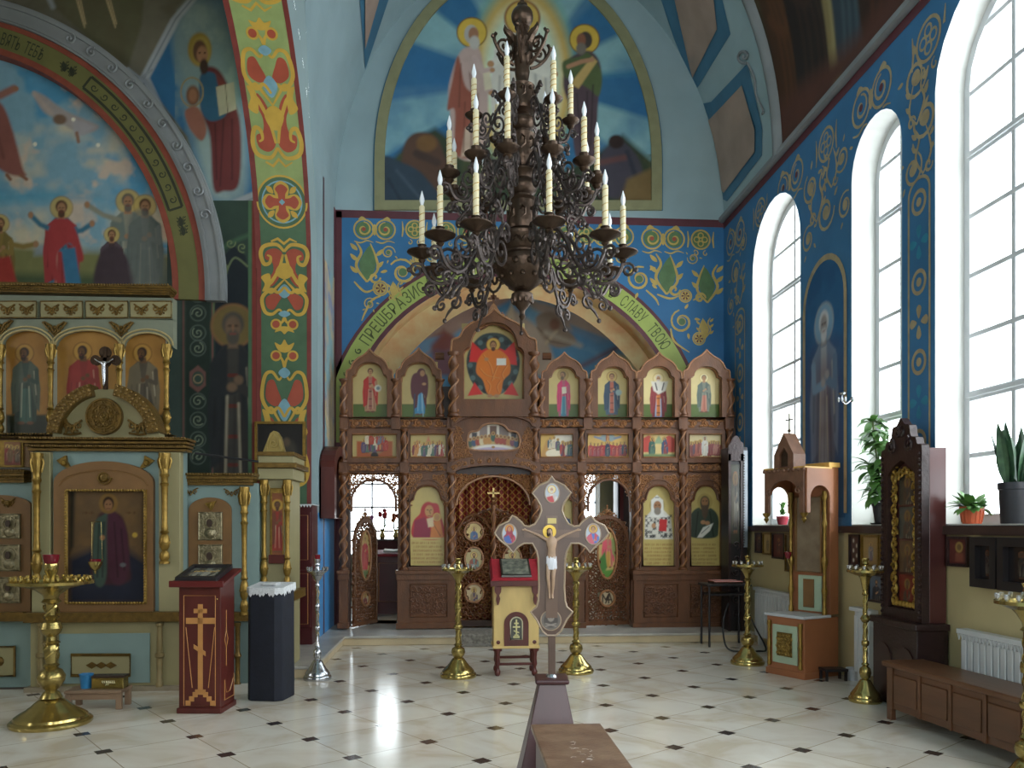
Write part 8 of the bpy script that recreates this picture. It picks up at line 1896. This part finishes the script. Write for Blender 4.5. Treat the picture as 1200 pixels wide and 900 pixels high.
mb = MB(); mb.tube([(gm, .06, zc1 + .38), (gm, .06, zc1 + .62)], .008, 6); mb.tube([(gm - .05, .06, zc1 + .55), (gm + .05, .06, zc1 + .55)], .007, 6); mb.ball((gm, .06, zc1 + .43), .02, 8); mb.build('cross', M_bronze, ms, world=False)
mb = MB(); mb.lathe([(.02, 0), (.035, .03), (.045, .08), (.04, .08), (0, .05)], (.04, DB1 - .11, 1.28), 12); o = mb.build('lamp', M_rglass, ms, world=False); mb = MB(); mb.tube([(.04, DB1 - .11, 1.28), (.04, DB1 - .08, 1.22), (.03, DB1 - .05, 1.24)], .008, 5); mb.build('bracket', M_brass, o, world=False)
yA, yB_ = pX(1089, 700, XR - .17).y, pX(1041, 700, XR - .17).y
ym, hw = (yA + yB_) / 2, (yB_ - yA) / 2
kc_ = thing('tall_icon_case', 'tall dark carved icon case with gilt vine columns between the windows', 'icon case', (XR - .1, ym, 0))
fw = lambda u, v, d: (XR - d, -u, v)
zt_, zb_ = 2.34, .80
mb = MB(); mb.box(XR - .17, XR - .014, yA, yB_, zb_, zt_); mb.build('case', M_cab_r, kc_, bevel=.006)
crest = spline([(-hw, zt_ - .12), (-hw, zt_ + .02), (-hw * .8, zt_ + .04), (-hw * .72, zt_ + .1), (-hw * .5, zt_ + .12), (-hw * .42, zt_ + .22), (-hw * .2, zt_ + .24), (0, zt_ + .30), (hw * .2, zt_ + .24), (hw * .42, zt_ + .22), (hw * .5, zt_ + .12), (hw * .72, zt_ + .1), (hw * .8, zt_ + .04), (hw, zt_ + .02), (hw, zt_ - .12)], 3)
frm = [(-ym + u, v) for u, v in [(hw, zb_), (-hw, zb_)] + crest]
opn = [(-ym + u, v) for u, v in [(-hw * .68, zb_ + .1), (hw * .68, zb_ + .1), (hw * .68, zt_ - .22), (hw * .4, zt_ - .14), (0, zt_ - .08), (-hw * .4, zt_ - .14), (-hw * .68, zt_ - .22)]]
mb = MB(); mb.prism(frm, .24, .171, fw, [opn])
for i in range(30): z = zb_ + .05 + i * (zt_ - zb_ - .1) / 29; mb.ball((XR - .245, yA + .025, z), .018, 6); mb.ball((XR - .245, yB_ - .025, z), .018, 6)
for k in (-1, 1): mb.tube([fw(u, v, .245) for u, v in spiral(-ym + k * hw * .45, zt_ + .05, .07, 1.4, PI / 2, k, 16)], .016, 5); mb.tube([fw(u, v, .245) for u, v in spiral(-ym + k * hw * .1, zt_ + .17, .05, 1.4, PI / 2, k, 14)], .013, 5)
mb.build('carved_front', M_cab, kc_)
mb = MB()
for k in (-1, 1):
    for i in range(13): z = zb_ + .16 + i * .105; mb.tube([fw(u, v, .2) for u, v in spiral(-ym + k * hw * .52, z, .05, 1.3, i, k if i % 2 else -k, 12)], .014, 5); mb.ball(fw(-ym + k * hw * .52, z + .05, .2), .022, 6)
for i in range(7): u = -ym + hw * .5 * (i - 3) / 3; mb.tube([fw(a, b, .2) for a, b in spiral(u, zt_ - .26 + .09 * (1 - abs(i - 3) / 3), .045, 1.3, i, 1, 10)], .012, 5); mb.ball(fw(u, zb_ + .14, .2), .03, 6)
mb.build('gilt_vine', mat('bright_gilt_vine', '#a8863e', .3, metal=.7, bump=.2), kc_)
for i in range(4):
    z0, z1 = zb_ + .12 + i * .31, zb_ + .12 + i * .31 + .29
    cv = Cv(0, 0, 20, 20, .8, ['#6a2a22', '#5a4432', '#4a4a44', '#3a3630'][i]); bust(cv, 10, 4, 14, ['#7a2a20', '#5a3a2a', '#44403a', '#3a3a3a'][i], '#4a3a30', halo='#7a6438', skin='#6a5040'); cv.mottle(.2, 4, i)
    panel(cv, 'icon', lambda u, v, d: fw(-ym + hw * .4 * (u - 10) / 10, z1 + (z0 - z1) * v / 20, .176 - d), kc_, painted_mat('glazed_dark_icon', .22, .5))
yq0, yq1 = yA - .03, yB_ + .04
mb = MB(); mb.box(XR - .30, XR - .014, yq0, yq1, 0.06, zb_ - .06); mb.box(XR - .28, XR - .014, yq0 + .02, yq1 - .02, 0, .06); mb.build('cabinet', M_cab, kc_, bevel=.006)
mb = MB(); mb.box(XR - .33, XR - .014, yq0 - .03, yq1 + .03, zb_ - .06, zb_); mb.build('cabinet_top', M_cab, kc_, bevel=.01)
for i in range(2):
    yy = yq0 + (yq1 - yq0) * (i + .5) / 2; w_ = (yq1 - yq0) * .2
    mb = MB(); mb.prism([(-yy - w_, .12), (-yy + w_, .12), (-yy + w_, .42)] + [(-yy + w_ * math.cos(PI * j / 12), .42 + w_ * math.sin(PI * j / 12)) for j in range(1, 12)] + [(-yy - w_, .42)], .312, .301, fw); mb.build('cabinet_door', mat('dark_brown_door', '#35211e', .35), kc_, bevel=.004)
yk = 11.5
dk = thing('side_icon_case', 'black carved icon case standing on the solea beside the last column of the screen', 'icon case', (4.1, yk + .25, ZSOL))
x0, x1 = pY(853, 600, yk).x, XR - .07; z1 = pY(862, 524, yk).z
mb = MB(); mb.box(x0 + .02, x1, yk, yk + .36, ZSOL, z1); mb.build('case', M_black, dk, bevel=.008)
mb = MB(); mb.prism(spline([(x0, z1 - .2), (x0, z1), (x0 + .03, z1 + .06), (x0 + .07, z1 + .14), (x0 + .13, z1 + .16), (x0 + .18, z1 + .08), (x0 + .22, z1 + .04), (x0 + .22, z1 - .2)], 3), yk - .03, yk, lambda u, v, d: (u, d, v)); mb.box(x0 - .0, x0 + .035, yk - .03, yk, ZSOL, z1 - .1); mb.box(x0 + .18, x0 + .22, yk - .03, yk, ZSOL, z1 - .1)
for i in range(6): mb.tube([(u, yk - .03, v) for u, v in spiral(x0 + .11, ZSOL + .25 + i * .2, .06, 1.3, i, 1, 12)], .01, 4)
mb.build('carved_side', M_cab, dk)
mb = MB(); mb.box(x0 + .22, x1 - .01, yk - .035, yk - .001, 1.35, z1 - .05); mb.build('glazed_edge', mat('grey_glazed_edge', '#7c8288', .25, var=.1), dk)
mb = MB()
for i in range(34): mb.ball((x0 + .225, yk - .04, 1.38 + i * (z1 - 1.5) / 33), .012, 5)
mb.build('beading', M_dkw, dk)
cv = Cv(0, 0, 10, 30, .6, '#3a3a30'); saint(cv, 5, 4, 22, '#2f2f2c', '#4a4438', halo='#5a5238', skin='#5a4a38'); panel(cv, 'icon', lambda u, v, d: (x0 + .045 + .13 * u / 10, yk - .004, 2.55 - 1.15 * v / 30), dk, painted_mat('glazed_dark_icon', .22, .5))
tb = thing('candle_table', 'small black table with a glass topped tray near the side icon case', 'table', Vector((pY(858, 745, 11.05).x - .1, 11.05, 0)))
tz = .86
mb = MB(); mb.box(-.32, .3, -.22, .22, tz - .03, tz); mb.build('top', M_black, tb, world=False, bevel=.006)
mb = MB(); mb.box(-.26, .24, -.17, .17, tz - .16, tz - .13); mb.build('shelf', M_black, tb, world=False)
for k in (-.28, .26):
    for q_ in (-.18, .18): mb = MB(); mb.tube([(k, q_, 0), (k, q_, tz - .03)], .016, 8); mb.build('leg', M_black, tb, world=False)
tl = tb.location
t2 = thing('candle_tray', 'flat tray with a reddish rim lying on the small black table', 'tray', (tl.x, tl.y, tz)); mb = MB(); mb.box(-.2, .2, -.14, .14, 0, .03); mb.build('body', M_dkw, t2, world=False, bevel=.004); mb = MB(); mb.tube([(-.2, -.14, .03), (.2, -.14, .03), (.2, .14, .03), (-.2, .14, .03)], .009, 5, True); mb.build('rim', mat('reddish_rim', '#8a4a3c', .3, metal=.3), t2, world=False)
c0 = pZ(858, 765); pts = [(c0.x + .1, c0.y + .45, .6), (c0.x - .02, c0.y + .3, .35), (c0.x - .04, c0.y + .1, .06), (c0.x + .12, c0.y - .02, .015), (c0.x + .35, c0.y + .02, .015), (c0.x + .5, c0.y + .12, .03), (c0.x + .42, c0.y + .3, .3), (c0.x + .3, c0.y + .36, .6)]
mb = MB(); mb.tube(spline(pts, 8), .012, 6); tag(mb.build('cable', mat('black_rubber', '#141416', .5)), 'black cable looping down from the small black table to the floor', 'cable')
f0, f1 = pZ(1036, 841), pZ(1197, 897)
bl = 1.60; ba = math.atan2(f1.y - f0.y, f1.x - f0.x)
bn = thing('bench', 'long brown panelled wooden bench standing along the window wall', 'bench', (f0.x, f0.y - .04, 0), math.radians(-86))
M_bw = mat('brown_bench_wood', '#61402a', .35, var=.22, scale=6, stretch=(.25, 1, 1), bump=.1)
BH = .50
def Bx(x0, x1, y0, y1, z0, z1, name, bev=.006): mb = MB(); mb.box(x0, x1, y0, y1, z0, z1); return mb.build(name, M_bw, bn, world=False, bevel=bev)
Bx(-.03, bl + .03, -.03, .37, BH - .045, BH, 'seat', .012)
for x in (0, bl - .06): 
    for y in (0, .30): Bx(x, x + .06, y, y + .05, 0, BH - .045, 'leg')
Bx(.06, bl - .06, .012, .04, .10, BH - .045, 'front_board'); Bx(.06, bl - .06, .31, .34, .10, BH - .045, 'back_board')
for i in range(4):
    w_ = (bl - .12) / 4; xa = .06 + i * w_
    mb = MB(); mb.box(xa + .035, xa + w_ - .035, -.002, .014, .16, BH - .10); o = mb.build('raised_panel', M_bw, bn, world=False, bevel=.012)
    Bx(xa - .012 if i else xa, xa + .022, -.004, .014, .10, BH - .05, 'stile', .003)
for x in (0, bl - .06): Bx(x, x + .06, .05, .30, .12, BH - .05, 'end_board')
def radiator(y0, y1, label, grille):
    r_ = thing('radiator', label, 'radiator', (XR - .08, (y0 + y1) / 2, .12), group='white radiators under the windows')
    n_ = int((y1 - y0) / .08)
    for i in range(n_):
        y = y0 + .08 * (i + .5); mb = MB(); mb.box(XR - .115, XR - .03, y - .033, y + .033, .13, .72); mb.box(XR - .105, XR - .035, y - .038, y + .038, .68, .76); mb.build('section', M_rad, r_, bevel=.008)
    mb = MB(); mb.box(XR - .12, XR - .025, y0 - .02, y1 + .02, .76, .80)
    if grille:
        for i in range(int((y1 - y0) / .045)): mb.tube([(XR - .122, y0 + .045 * i + .02, .76), (XR - .122, y0 + .045 * i + .035, .71), (XR - .122, y0 + .045 * i + .05, .76)], .006, 4)
    mb.build('cover', M_rad, r_, bevel=.004)
    mb = MB(); mb.tube([(XR - .07, y0 - .06, 0.0), (XR - .07, y0 - .06, .62), (XR - .07, y0 + .02, .64)], .012, 6); mb.build('pipe', M_rad, r_)
    for y in (y0 + .15, y1 - .15): mb = MB(); mb.box(XR - .10, XR - .04, y - .02, y + .02, 0, .14); mb.build('foot', M_rad, r_)
    return r_
radiator(pX(1200, 760, XR).y - .6, pX(1118, 760, XR - .1).y - .08, 'white ribbed radiator behind the bench', True)
radiator(7.95, pX(998, 760, XR - .1).y, 'white radiator in the gap behind the slim brass candle stand', False)
radiator(9.75, pX(884, 720, XR - .1).y, 'white radiator between the black table and the memorial shrine', False)
def wall_icon(x0, x1, y0, y1, fm, bg, draw, label, t=.04, fw_=.025, gl=False, grp=None):
    a, b = pX(x0, (y0 + y1) / 2, XR - t), pX(x1, (y0 + y1) / 2, XR - t)
    ya_, yb2 = b.y, a.y; mid = pX((x0 + x1) / 2, y0, XR - t); z1_ = min(pX((x0 + x1) / 2, y0, XR - t).z, 1.565); z0_ = pX((x0 + x1) / 2, y1, XR - t).z
    o = thing('wall_icon', label, 'icon', (XR - .02, (ya_ + yb2) / 2, z0_), group=grp)
    out = [(-yb2, z0_), (-ya_, z0_), (-ya_, z1_), (-yb2, z1_)]; inn = [(-yb2 + fw_, z0_ + fw_), (-ya_ - fw_, z0_ + fw_), (-ya_ - fw_, z1_ - fw_), (-yb2 + fw_, z1_ - fw_)]
    mb = MB(); mb.prism(out, t, .004, fw, [inn]); mb.prism(inn, t * .35, .004, fw); mb.build('frame', fm, o, bevel=.004)
    cv = Cv(0, 0, 20, 28, .8, bg); draw(cv); cv.mottle(.12, 5, int(x0))
    panel(cv, 'icon', lambda u, v, d: fw(inn[0][0] + (inn[1][0] - inn[0][0]) * u / 20, z1_ - fw_ - (z1_ - z0_ - 2 * fw_) * v / 28, t * .5 - d), o, painted_mat('glazed_dark_icon', .22, .5) if gl else M_icon)
    return o
M_dfr = mat('dark_icon_frame', '#2a1d1c', .35, var=.2)
wall_icon(1108, 1133, 614, 664, M_cab, '#5a2a24', lambda c: (c.ell(11, 9, 4, 6, '#a88a4a', .8), c.ell(11, 9, 2.6, 4, '#6a5034', .8), c.poly([(7, 16), (15, 16), (16, 26), (6, 26)], '#7a4434', 1)), 'small dark framed icon with a gold oval, next to the tall carved case')
wall_icon(1136, 1166, 616, 689, M_black, '#1d1a1c', lambda c: (saint(c, 10, 5, 20, '#2c2628', '#332a2a', halo='#3f3830', skin='#4a3c34'),), 'large black framed icon above the bench, nearer the tall carved case', .09, .07, True)
wall_icon(1168, 1215, 617, 694, M_black, '#1f1c1e', lambda c: (saint(c, 10, 5, 20, '#2a2a2e', '#302a28', halo='#443c34', skin='#4a3c34'),), 'large black framed icon above the bench, cut by the edge of the view', .09, .07, True)
wall_icon(994, 1006, 616, 664, M_dfr, '#4a3028', lambda c: [c.ell(6 + 8 * (i % 2), 4 + 5 * i, 2, 2, '#c9c4b4', .7) for i in range(5)], 'narrow dark icon with white beads above the slim candle stand')
wall_icon(1008, 1029, 616, 664, M_gilt, '#9a7a4a', lambda c: (saint(c, 10, 6, 19, '#6a5a6a', '#8a8078', halo='#c0a05a'),), 'gold framed icon of a pale robed figure under the middle window')
wall_icon(1030, 1039, 616, 662, M_gilt, '#8a6a3a', lambda c: (saint(c, 10, 6, 19, '#4a4a3a', '#5a5040', halo='#a8883f'),), 'narrow gold framed icon beside the edge of the tall carved case')
wall_icon(1016, 1034, 672, 706, M_dfr, '#5a6470', lambda c: (bust(c, 10, 5, 18, '#3a3a44', '#2c2c34', halo=None, hair='#3a2c24'),), 'small portrait icon in a dark frame low under the middle window')
wall_icon(884, 892, 613, 648, M_dfr, '#5a3c30', lambda c: (saint(c, 10, 5, 20, '#4a2a26', '#33302c', halo='#8a6a3a'),), 'dark narrow icon beneath the far window, closest to the icon screen')
wall_icon(893, 903, 613, 650, M_gilt, '#a8905c', lambda c: (saint(c, 10, 5, 20, '#7a6a4a', '#6a5a3c', halo='#c0a860'),), 'gold framed icon beneath the far window')
wall_icon(904, 918, 613, 655, M_dfr, '#5a2a24', lambda c: (saint(c, 10, 5, 20, '#6a2a22', '#3a2a2a', halo='#8a5a2c'),), 'dark framed red icon beneath the far window beside the canopy column')
wall_icon(919, 928, 613, 670, M_gilt_d, '#5a4a34', lambda c: (saint(c, 10, 5, 20, '#4a3a2c', '#3a342c', halo='#7a6034'),), 'long gilt framed icon half hidden by the memorial shrine')
def leaf_mesh(mb, p, az, el, L, w, m=0, curl=.4, fold=.15):
    """a pointed leaf with a folded midrib, arching down"""
    n_ = 6; pts = []; pos = Vector(p); e = el
    for i in range(n_ + 1):
        t = i / n_; ww = w * math.sin(PI * min(1, .12 + .88 * t)) ** .8 * (1 if t < 1 else 0)
        d = Vector((math.cos(az) * math.cos(e), math.sin(az) * math.cos(e), math.sin(e))); sd = Vector((-math.sin(az), math.cos(az), 0)); up = sd.cross(d) * -1
        pts.append((pos - sd * ww + up * abs(ww) * fold * -1, pos.copy(), pos + sd * ww + up * abs(ww) * fold * -1)); pos = pos + d * L / n_; e -= curl / n_ * 2
    vs = [q for tri in pts for q in tri]
    mb.add(vs, [(3 * i + a, 3 * i + a + 1, 3 * i + a + 4, 3 * i + a + 3) for i in range(n_) for a in (0, 1)], m, True)
def pot(name, x, y, z, r0, r1, h, m, ribs=0):
    mb = MB(); mb.lathe([(r0, 0), (r0 * 1.02, .005), (r1, h * .82), (r1 * 1.07, h * .84), (r1 * 1.07, h), (r1 * .95, h), (r1 * .9, h * .88), (0, h * .86)], (x, y, z), 24)
    for i in range(ribs): a = 2 * PI * i / ribs; mb.tube([(x + r0 * 1.02 * math.cos(a), y + r0 * 1.02 * math.sin(a), z + h * .1), (x + r1 * 1.0 * math.cos(a), y + r1 * 1.0 * math.sin(a), z + h * .78)], .008, 4)
    return mb
SZ = ZSILL + .013
g = random.Random(12)
p = pX(1139, 606, XR + .09); pl = thing('potted_plant', 'low bushy green plant in a ribbed orange pot on the near window sill', 'plant', (p.x, p.y, SZ))
k = (p.x * _s + p.y * _c) / FOC
pot('pot', p.x, p.y, SZ, 10 * k, 12.5 * k, 20 * k, M_pot, 14).build('pot', M_pot, pl)
mb = MB()
for i in range(70): a = g.uniform(0, 6.28); leaf_mesh(mb, (p.x + .03 * math.cos(a), p.y + .03 * math.sin(a), SZ + 18 * k), a, g.uniform(.2, 1.35), g.uniform(18, 30) * k, g.uniform(3.4, 5.4) * k, curl=g.uniform(.3, .8))
mb.build('foliage', M_leaf, pl)
p = pX(1192, 604, XR + .10); pl = thing('snake_plant', 'tall dark snake plant in a black pot on the near window sill', 'plant', (p.x, p.y, SZ)); k = (p.x * _s + p.y * _c) / FOC
pot('pot', p.x, p.y, SZ, 17 * k, 19 * k, 48 * k, M_dpot).build('pot', M_dpot, pl)
mb = MB()
for i in range(30):
    a = g.uniform(0, 6.28); r_ = g.uniform(2, 15) * k; leaf_mesh(mb, (p.x + r_ * math.cos(a), p.y + r_ * math.sin(a), SZ + 45 * k), a + g.uniform(-.5, .5), g.uniform(1.25, 1.52), g.uniform(45, 82) * k, g.uniform(5, 8) * k, curl=g.uniform(-.1, .15), fold=.35)
for a, L in ((2.9, 36), (2.4, 44)): leaf_mesh(mb, (p.x, p.y, SZ + 48 * k), a, .9, L * k, 4 * k, curl=.1)
mb.build('foliage', M_leaf_d, pl)
p = pX(1034, 608, XR + .06); pl = thing('dracaena', 'tall thin stemmed plant in a black pot in the middle window', 'plant', (p.x, p.y, SZ)); k = (p.x * _s + p.y * _c) / FOC
mb = pot('pot', p.x, p.y, SZ + .012, 8 * k, 11 * k, 24 * k, M_dpot); mb.lathe([(0, 0), (12 * k, 0), (14 * k, .014), (13 * k, .014), (0, .01)], (p.x, p.y, SZ), 20); mb.build('pot', M_dpot, pl)
stm = MB(); lf = MB()
for (dy, top, lean) in ((.0, 122, .10), (.03, 92, -.14), (-.03, 70, .16), (.02, 108, -.02)):
    pts = spline([(p.x, p.y + dy, SZ + 20 * k), (p.x - .02, p.y + dy + lean * .3, SZ + top * .45 * k), (p.x - .05, p.y + dy + lean, SZ + top * k)], 8); stm.tube(pts, .009, 6)
    for i in range(44):
        t = .35 + .65 * (i + .5) / 34; q = pts[min(len(pts) - 1, int(t * (len(pts) - 1)))]; a = g.uniform(0, 6.28); leaf_mesh(lf, q, a, g.uniform(-.1, .9), g.uniform(20, 32) * k, g.uniform(3.4, 5.2) * k, curl=g.uniform(.5, 1.1))
stm.build('stem', mat('green_stem', '#5a6a3a', .6), pl); lf.build('foliage', M_leaf, pl)
p = pX(917, 611, XR + .08); pl = thing('potted_plant', 'small plant in a red pot on the far sill, seen through the canopy arch', 'plant', (p.x, p.y, SZ)); k = (p.x * _s + p.y * _c) / FOC
pot('pot', p.x, p.y, SZ, 5 * k, 7 * k, 10 * k, mat('red_pot', '#9a2a3a', .4)).build('pot', MATS['red_pot'], pl); lf = MB()
for i in range(30): a = g.uniform(0, 6.28); leaf_mesh(lf, (p.x, p.y, SZ + g.uniform(9, 26) * k), a, g.uniform(0, 1.2), g.uniform(6, 11) * k, g.uniform(1.6, 2.8) * k)
lf.tube([(p.x, p.y, SZ + 8 * k), (p.x, p.y, SZ + 28 * k)], .006, 5); lf.build('foliage', M_leaf, pl)
p = pX(989, 468, XR - .1); wl_ = thing('wall_lamp', 'small crystal wall lamp between the far and middle windows', 'lamp', (XR - .02, p.y, p.z))
M_crys = mat('crystal', '#c4c8cc', .08, metal=.3)
mb = MB(); mb.lathe([(.03, 0), (.028, .012), (.012, .02)], n=12); mb.v = [(XR - b_ - .004, p.y + a_, p.z + c_) for a_, c_, b_ in mb.v]; mb.build('rose', M_silver, wl_)
mb = MB(); mb.tube(spline([(XR - .015, p.y, p.z), (XR - .08, p.y, p.z - .05), (XR - .13, p.y, p.z), (XR - .12, p.y, p.z + .04)], 5), .008, 6); mb.lathe([(.0, 0), (.03, .01), (.04, .03), (.036, .03), (0, .015)], (XR - .12, p.y, p.z + .04), 12); mb.build('arm', M_silver, wl_)
for i in range(6): a = i * PI / 3; mb = MB(); mb.ball((XR - .12 + .04 * math.cos(a), p.y + .04 * math.sin(a), p.z - .0), .012, 6, sz=2.2); mb.build('crystal_drop', M_crys, wl_)
p = pZ(1000, 797); bk = thing('bucket', 'small white plastic bucket on the floor beside the memorial shrine', 'bucket', (p.x, p.y, 0)); mb = MB(); mb.lathe([(.055, 0), (.075, .12), (.08, .122), (.08, .132), (.07, .132), (.052, .01), (0, .01)], n=20); mb.build('body', mat('white_plastic', '#c4c6cc', .4), bk, world=False); mb = MB(); mb.tube([(.077 * math.cos(a), .077 * math.sin(a) - .0, .125 + .0) for a in np.linspace(PI, 2 * PI, 12)], .003, 4); mb.build('handle', M_silver, bk, world=False)
p = pZ(975, 796); p.y -= .02; sb = thing('footstool', 'low black footstool against the side of the memorial shrine', 'stool', (p.x, p.y - .02, 0)); mb = MB(); mb.box(-.13, .12, -.09, .09, .10, .13); mb.build('top', M_black, sb, world=False, bevel=.006)
for kx in (-.11, .10):
    for ky in (-.07, .07): mb = MB(); mb.box(kx - .012, kx + .012, ky - .012, ky + .012, 0, .10); mb.build('leg', M_black, sb, world=False)
Sa = Plane(YB + 1.4)
t = thing('vestry_desk', 'dark red desk with sloped book top inside the open left doorway', 'desk', (Sa.P(455, 700)[0], Sa.Y, ZSOL))
mb = MB(); Sa.box(mb, 440, 476, 652, 728, 0, .5); a = Sa.P(440, 700); mb.build('body', M_dred, t, bevel=.01)
mb = MB(); Sa.tube(mb, [(444, 660), (470, 660), (470, 705), (444, 705)], .5, -.004, True); mb.build('inlay', M_maple, t)
mb = MB(); x0, x1 = Sa.P(438, 650)[0], Sa.P(478, 650)[0]; z = Sa.P(450, 652)[1]; mb.hexa([(x0, Sa.Y - .05, z), (x1, Sa.Y - .05, z), (x1, Sa.Y + .5, z), (x0, Sa.Y + .5, z)], [(x0, Sa.Y - .05, z + .04), (x1, Sa.Y - .05, z + .04), (x1, Sa.Y + .5, z + .1), (x0, Sa.Y + .5, z + .1)]); mb.build('top', mat('crimson_desk_cloth', '#8a1f2c', .7), t)
b_ = thing('open_book', 'open service book on the dark red desk inside the left doorway', 'book', (Sa.P(460, 645)[0], Sa.Y + .15, z + .07)); mb = MB(); 
for k in (-1, 1): mb.add([(0, -.12, .02), (k * .16, -.12, .035), (k * .16, .12, .06), (0, .12, .045), (0, -.12, .0), (k * .16, -.12, .0), (k * .16, .12, .03), (0, .12, .03)], [(0, 1, 2, 3), (0, 1, 5, 4), (1, 2, 6, 5)])
mb.build('pages', mat('grey_pages', '#b4b4b0', .6), b_, world=False)
Sb = Plane(YB + 3.2)
t = thing('altar_table', 'dark cloth covered table with flowers seen deep through the left doorway', 'table', (Sb.P(450, 700)[0], Sb.Y, ZSOL)); mb = MB(); x0, x1 = Sb.P(418, 700)[0], Sb.P(480, 700)[0]; z = Sb.P(450, 632)[1]; mb.box(x0, x1, Sb.Y, Sb.Y + .5, ZSOL, z - .03); mb.build('cover', mat('wine_red_table_cloth', '#4a1c22', .7, var=.15), t, bevel=.01); mb = MB(); mb.box(x0 - .03, x1 + .03, Sb.Y - .03, Sb.Y + .52, z - .03, z); mb.build('top', M_dkw, t)
for (x, y, c, nm) in ((447, 601, '#b8303c', 'bunch of red flowers in a gold vase beyond the left doorway'), (463, 606, '#c86a3c', 'bunch of orange flowers standing beside the red ones beyond the left doorway'), (431, 608, '#b06aa0', 'bunch of mauve flowers on the table beyond the left doorway')):
    q = Sb.P(x, y); f = thing('flower_vase', nm, 'flowers', (q[0], Sb.Y + .2, z)); mb = MB(); mb.lathe([(.04, 0), (.06, .06), (.03, .14), (.05, .2), (.045, .2), (0, .15)], n=12); mb.build('vase', M_brass, f, world=False)
    mb = MB(); hh = q[1] - z; gg = random.Random(int(x))
    for i in range(7): a = gg.uniform(0, 6.28); mb.tube([(0, 0, .15), (.06 * math.cos(a), .06 * math.sin(a), .5 * hh), (.06 * math.cos(a), .06 * math.sin(a), hh * gg.uniform(.8, 1.1))], .006, 4); mb.ball((.06 * math.cos(a), .06 * math.sin(a), hh * gg.uniform(.8, 1.1)), .045, 7, 1); leaf_mesh(mb, (.05 * math.cos(a), .05 * math.sin(a), hh * .5), a, .5, .14, .03)
    mb.build('flowers', [M_leaf, mat('petals_' + c[1:], c, .6)], f, world=False)
Sd = Plane(YB + 2.0)
t = thing('column', 'pale square column standing in the sanctuary behind the right side door', 'column', (Sd.P(711, 700)[0], Sd.Y, 0)); mb = MB(); x0, x1 = Sd.P(703, 700)[0], Sd.P(719, 700)[0]; mb.box(x0, x1, Sd.Y, Sd.Y + .3, 0, 6); mb.build('shaft', M_crm, t, bevel=.01); mb = MB(); mb.box(x0 - .04, x1 + .04, Sd.Y - .04, Sd.Y + .34, 0, .3); mb.build('base', M_crm, t, bevel=.01)
t = thing('wardrobe', 'dark panelled wardrobe in the sanctuary behind the right side door', 'wardrobe', (Sd.P(735, 700)[0], Sd.Y, ZSOL)); mb = MB(); Sd.box(mb, 723, 770, 540, 729, -.1, .4); mb.build('body', M_dkw, t); mb = MB(); Sd.prism(mb, [(725, 690), (760, 690), (760, 560), (725, 560)], -.12, -.1, [[(729, 684), (756, 684), (756, 566), (729, 566)]]); mb.build('door', M_redbrown, t)
cam = bpy.data.cameras.new('camera'); co = bpy.data.objects.new('camera', cam); COL.objects.link(co)
cam.sensor_width = 36; cam.lens = FOC / 1200 * 36; cam.shift_y = (HY - 450) / 1200; cam.clip_start = .05
co.location = (0, 0, EYE); co.rotation_euler = (PI / 2, 0, -YAW)
SC.camera = co
w = bpy.data.worlds.new('overcast_sky'); SC.world = w; w.use_nodes = True
bg = w.node_tree.nodes['Background']; bg.inputs['Color'].default_value = (.95, .975, 1, 1); bg.inputs['Strength'].default_value = 8.5
def portal(loc, rot, sx, sy):
    l = bpy.data.lights.new('daylight', 'AREA'); l.shape = 'RECTANGLE'; l.size = sx; l.size_y = sy
    l.cycles.is_portal = True
    o = bpy.data.objects.new('daylight', l); COL.objects.link(o); o.location = loc; o.rotation_euler = rot
for y0, y1, zs, zr, rise in WINS:
    portal((XR + .44, (y0 + y1) / 2, (zs + zr + rise) / 2), (0, PI / 2, 0), zr + rise - zs, y1 - y0)
for q in aisle_fill:
    portal((AX0 - .42, -(q[0][0] + q[1][0]) / 2, (q[0][1] + q[2][1]) / 2), (0, -PI / 2, 0), q[2][1] - q[0][1], q[1][0] - q[0][0])
for q in rear_fill:
    portal(((q[0][0] + q[1][0]) / 2, YR - .32, (q[0][1] + q[2][1]) / 2), (PI / 2, 0, 0), q[1][0] - q[0][0], q[2][1] - q[0][1])
for q in swin:
    portal(((q[0][0] + q[1][0]) / 2, SY + .22, (q[0][1] + q[2][1]) / 2), (-PI / 2, 0, 0), abs(q[1][0] - q[0][0]), abs(q[2][1] - q[0][1]))
SC.view_settings.view_transform = 'Standard'; SC.view_settings.look = 'None'; SC.view_settings.gamma = 1; SC.view_settings.use_curve_mapping = False
SC.view_settings.exposure = 0.18
SC.cycles.max_bounces = 8; SC.cycles.diffuse_bounces = 5; SC.cycles.transparent_max_bounces = 12; SC.cycles.sample_clamp_indirect = 8; SC.cycles.caustics_reflective = False; SC.cycles.caustics_refractive = False
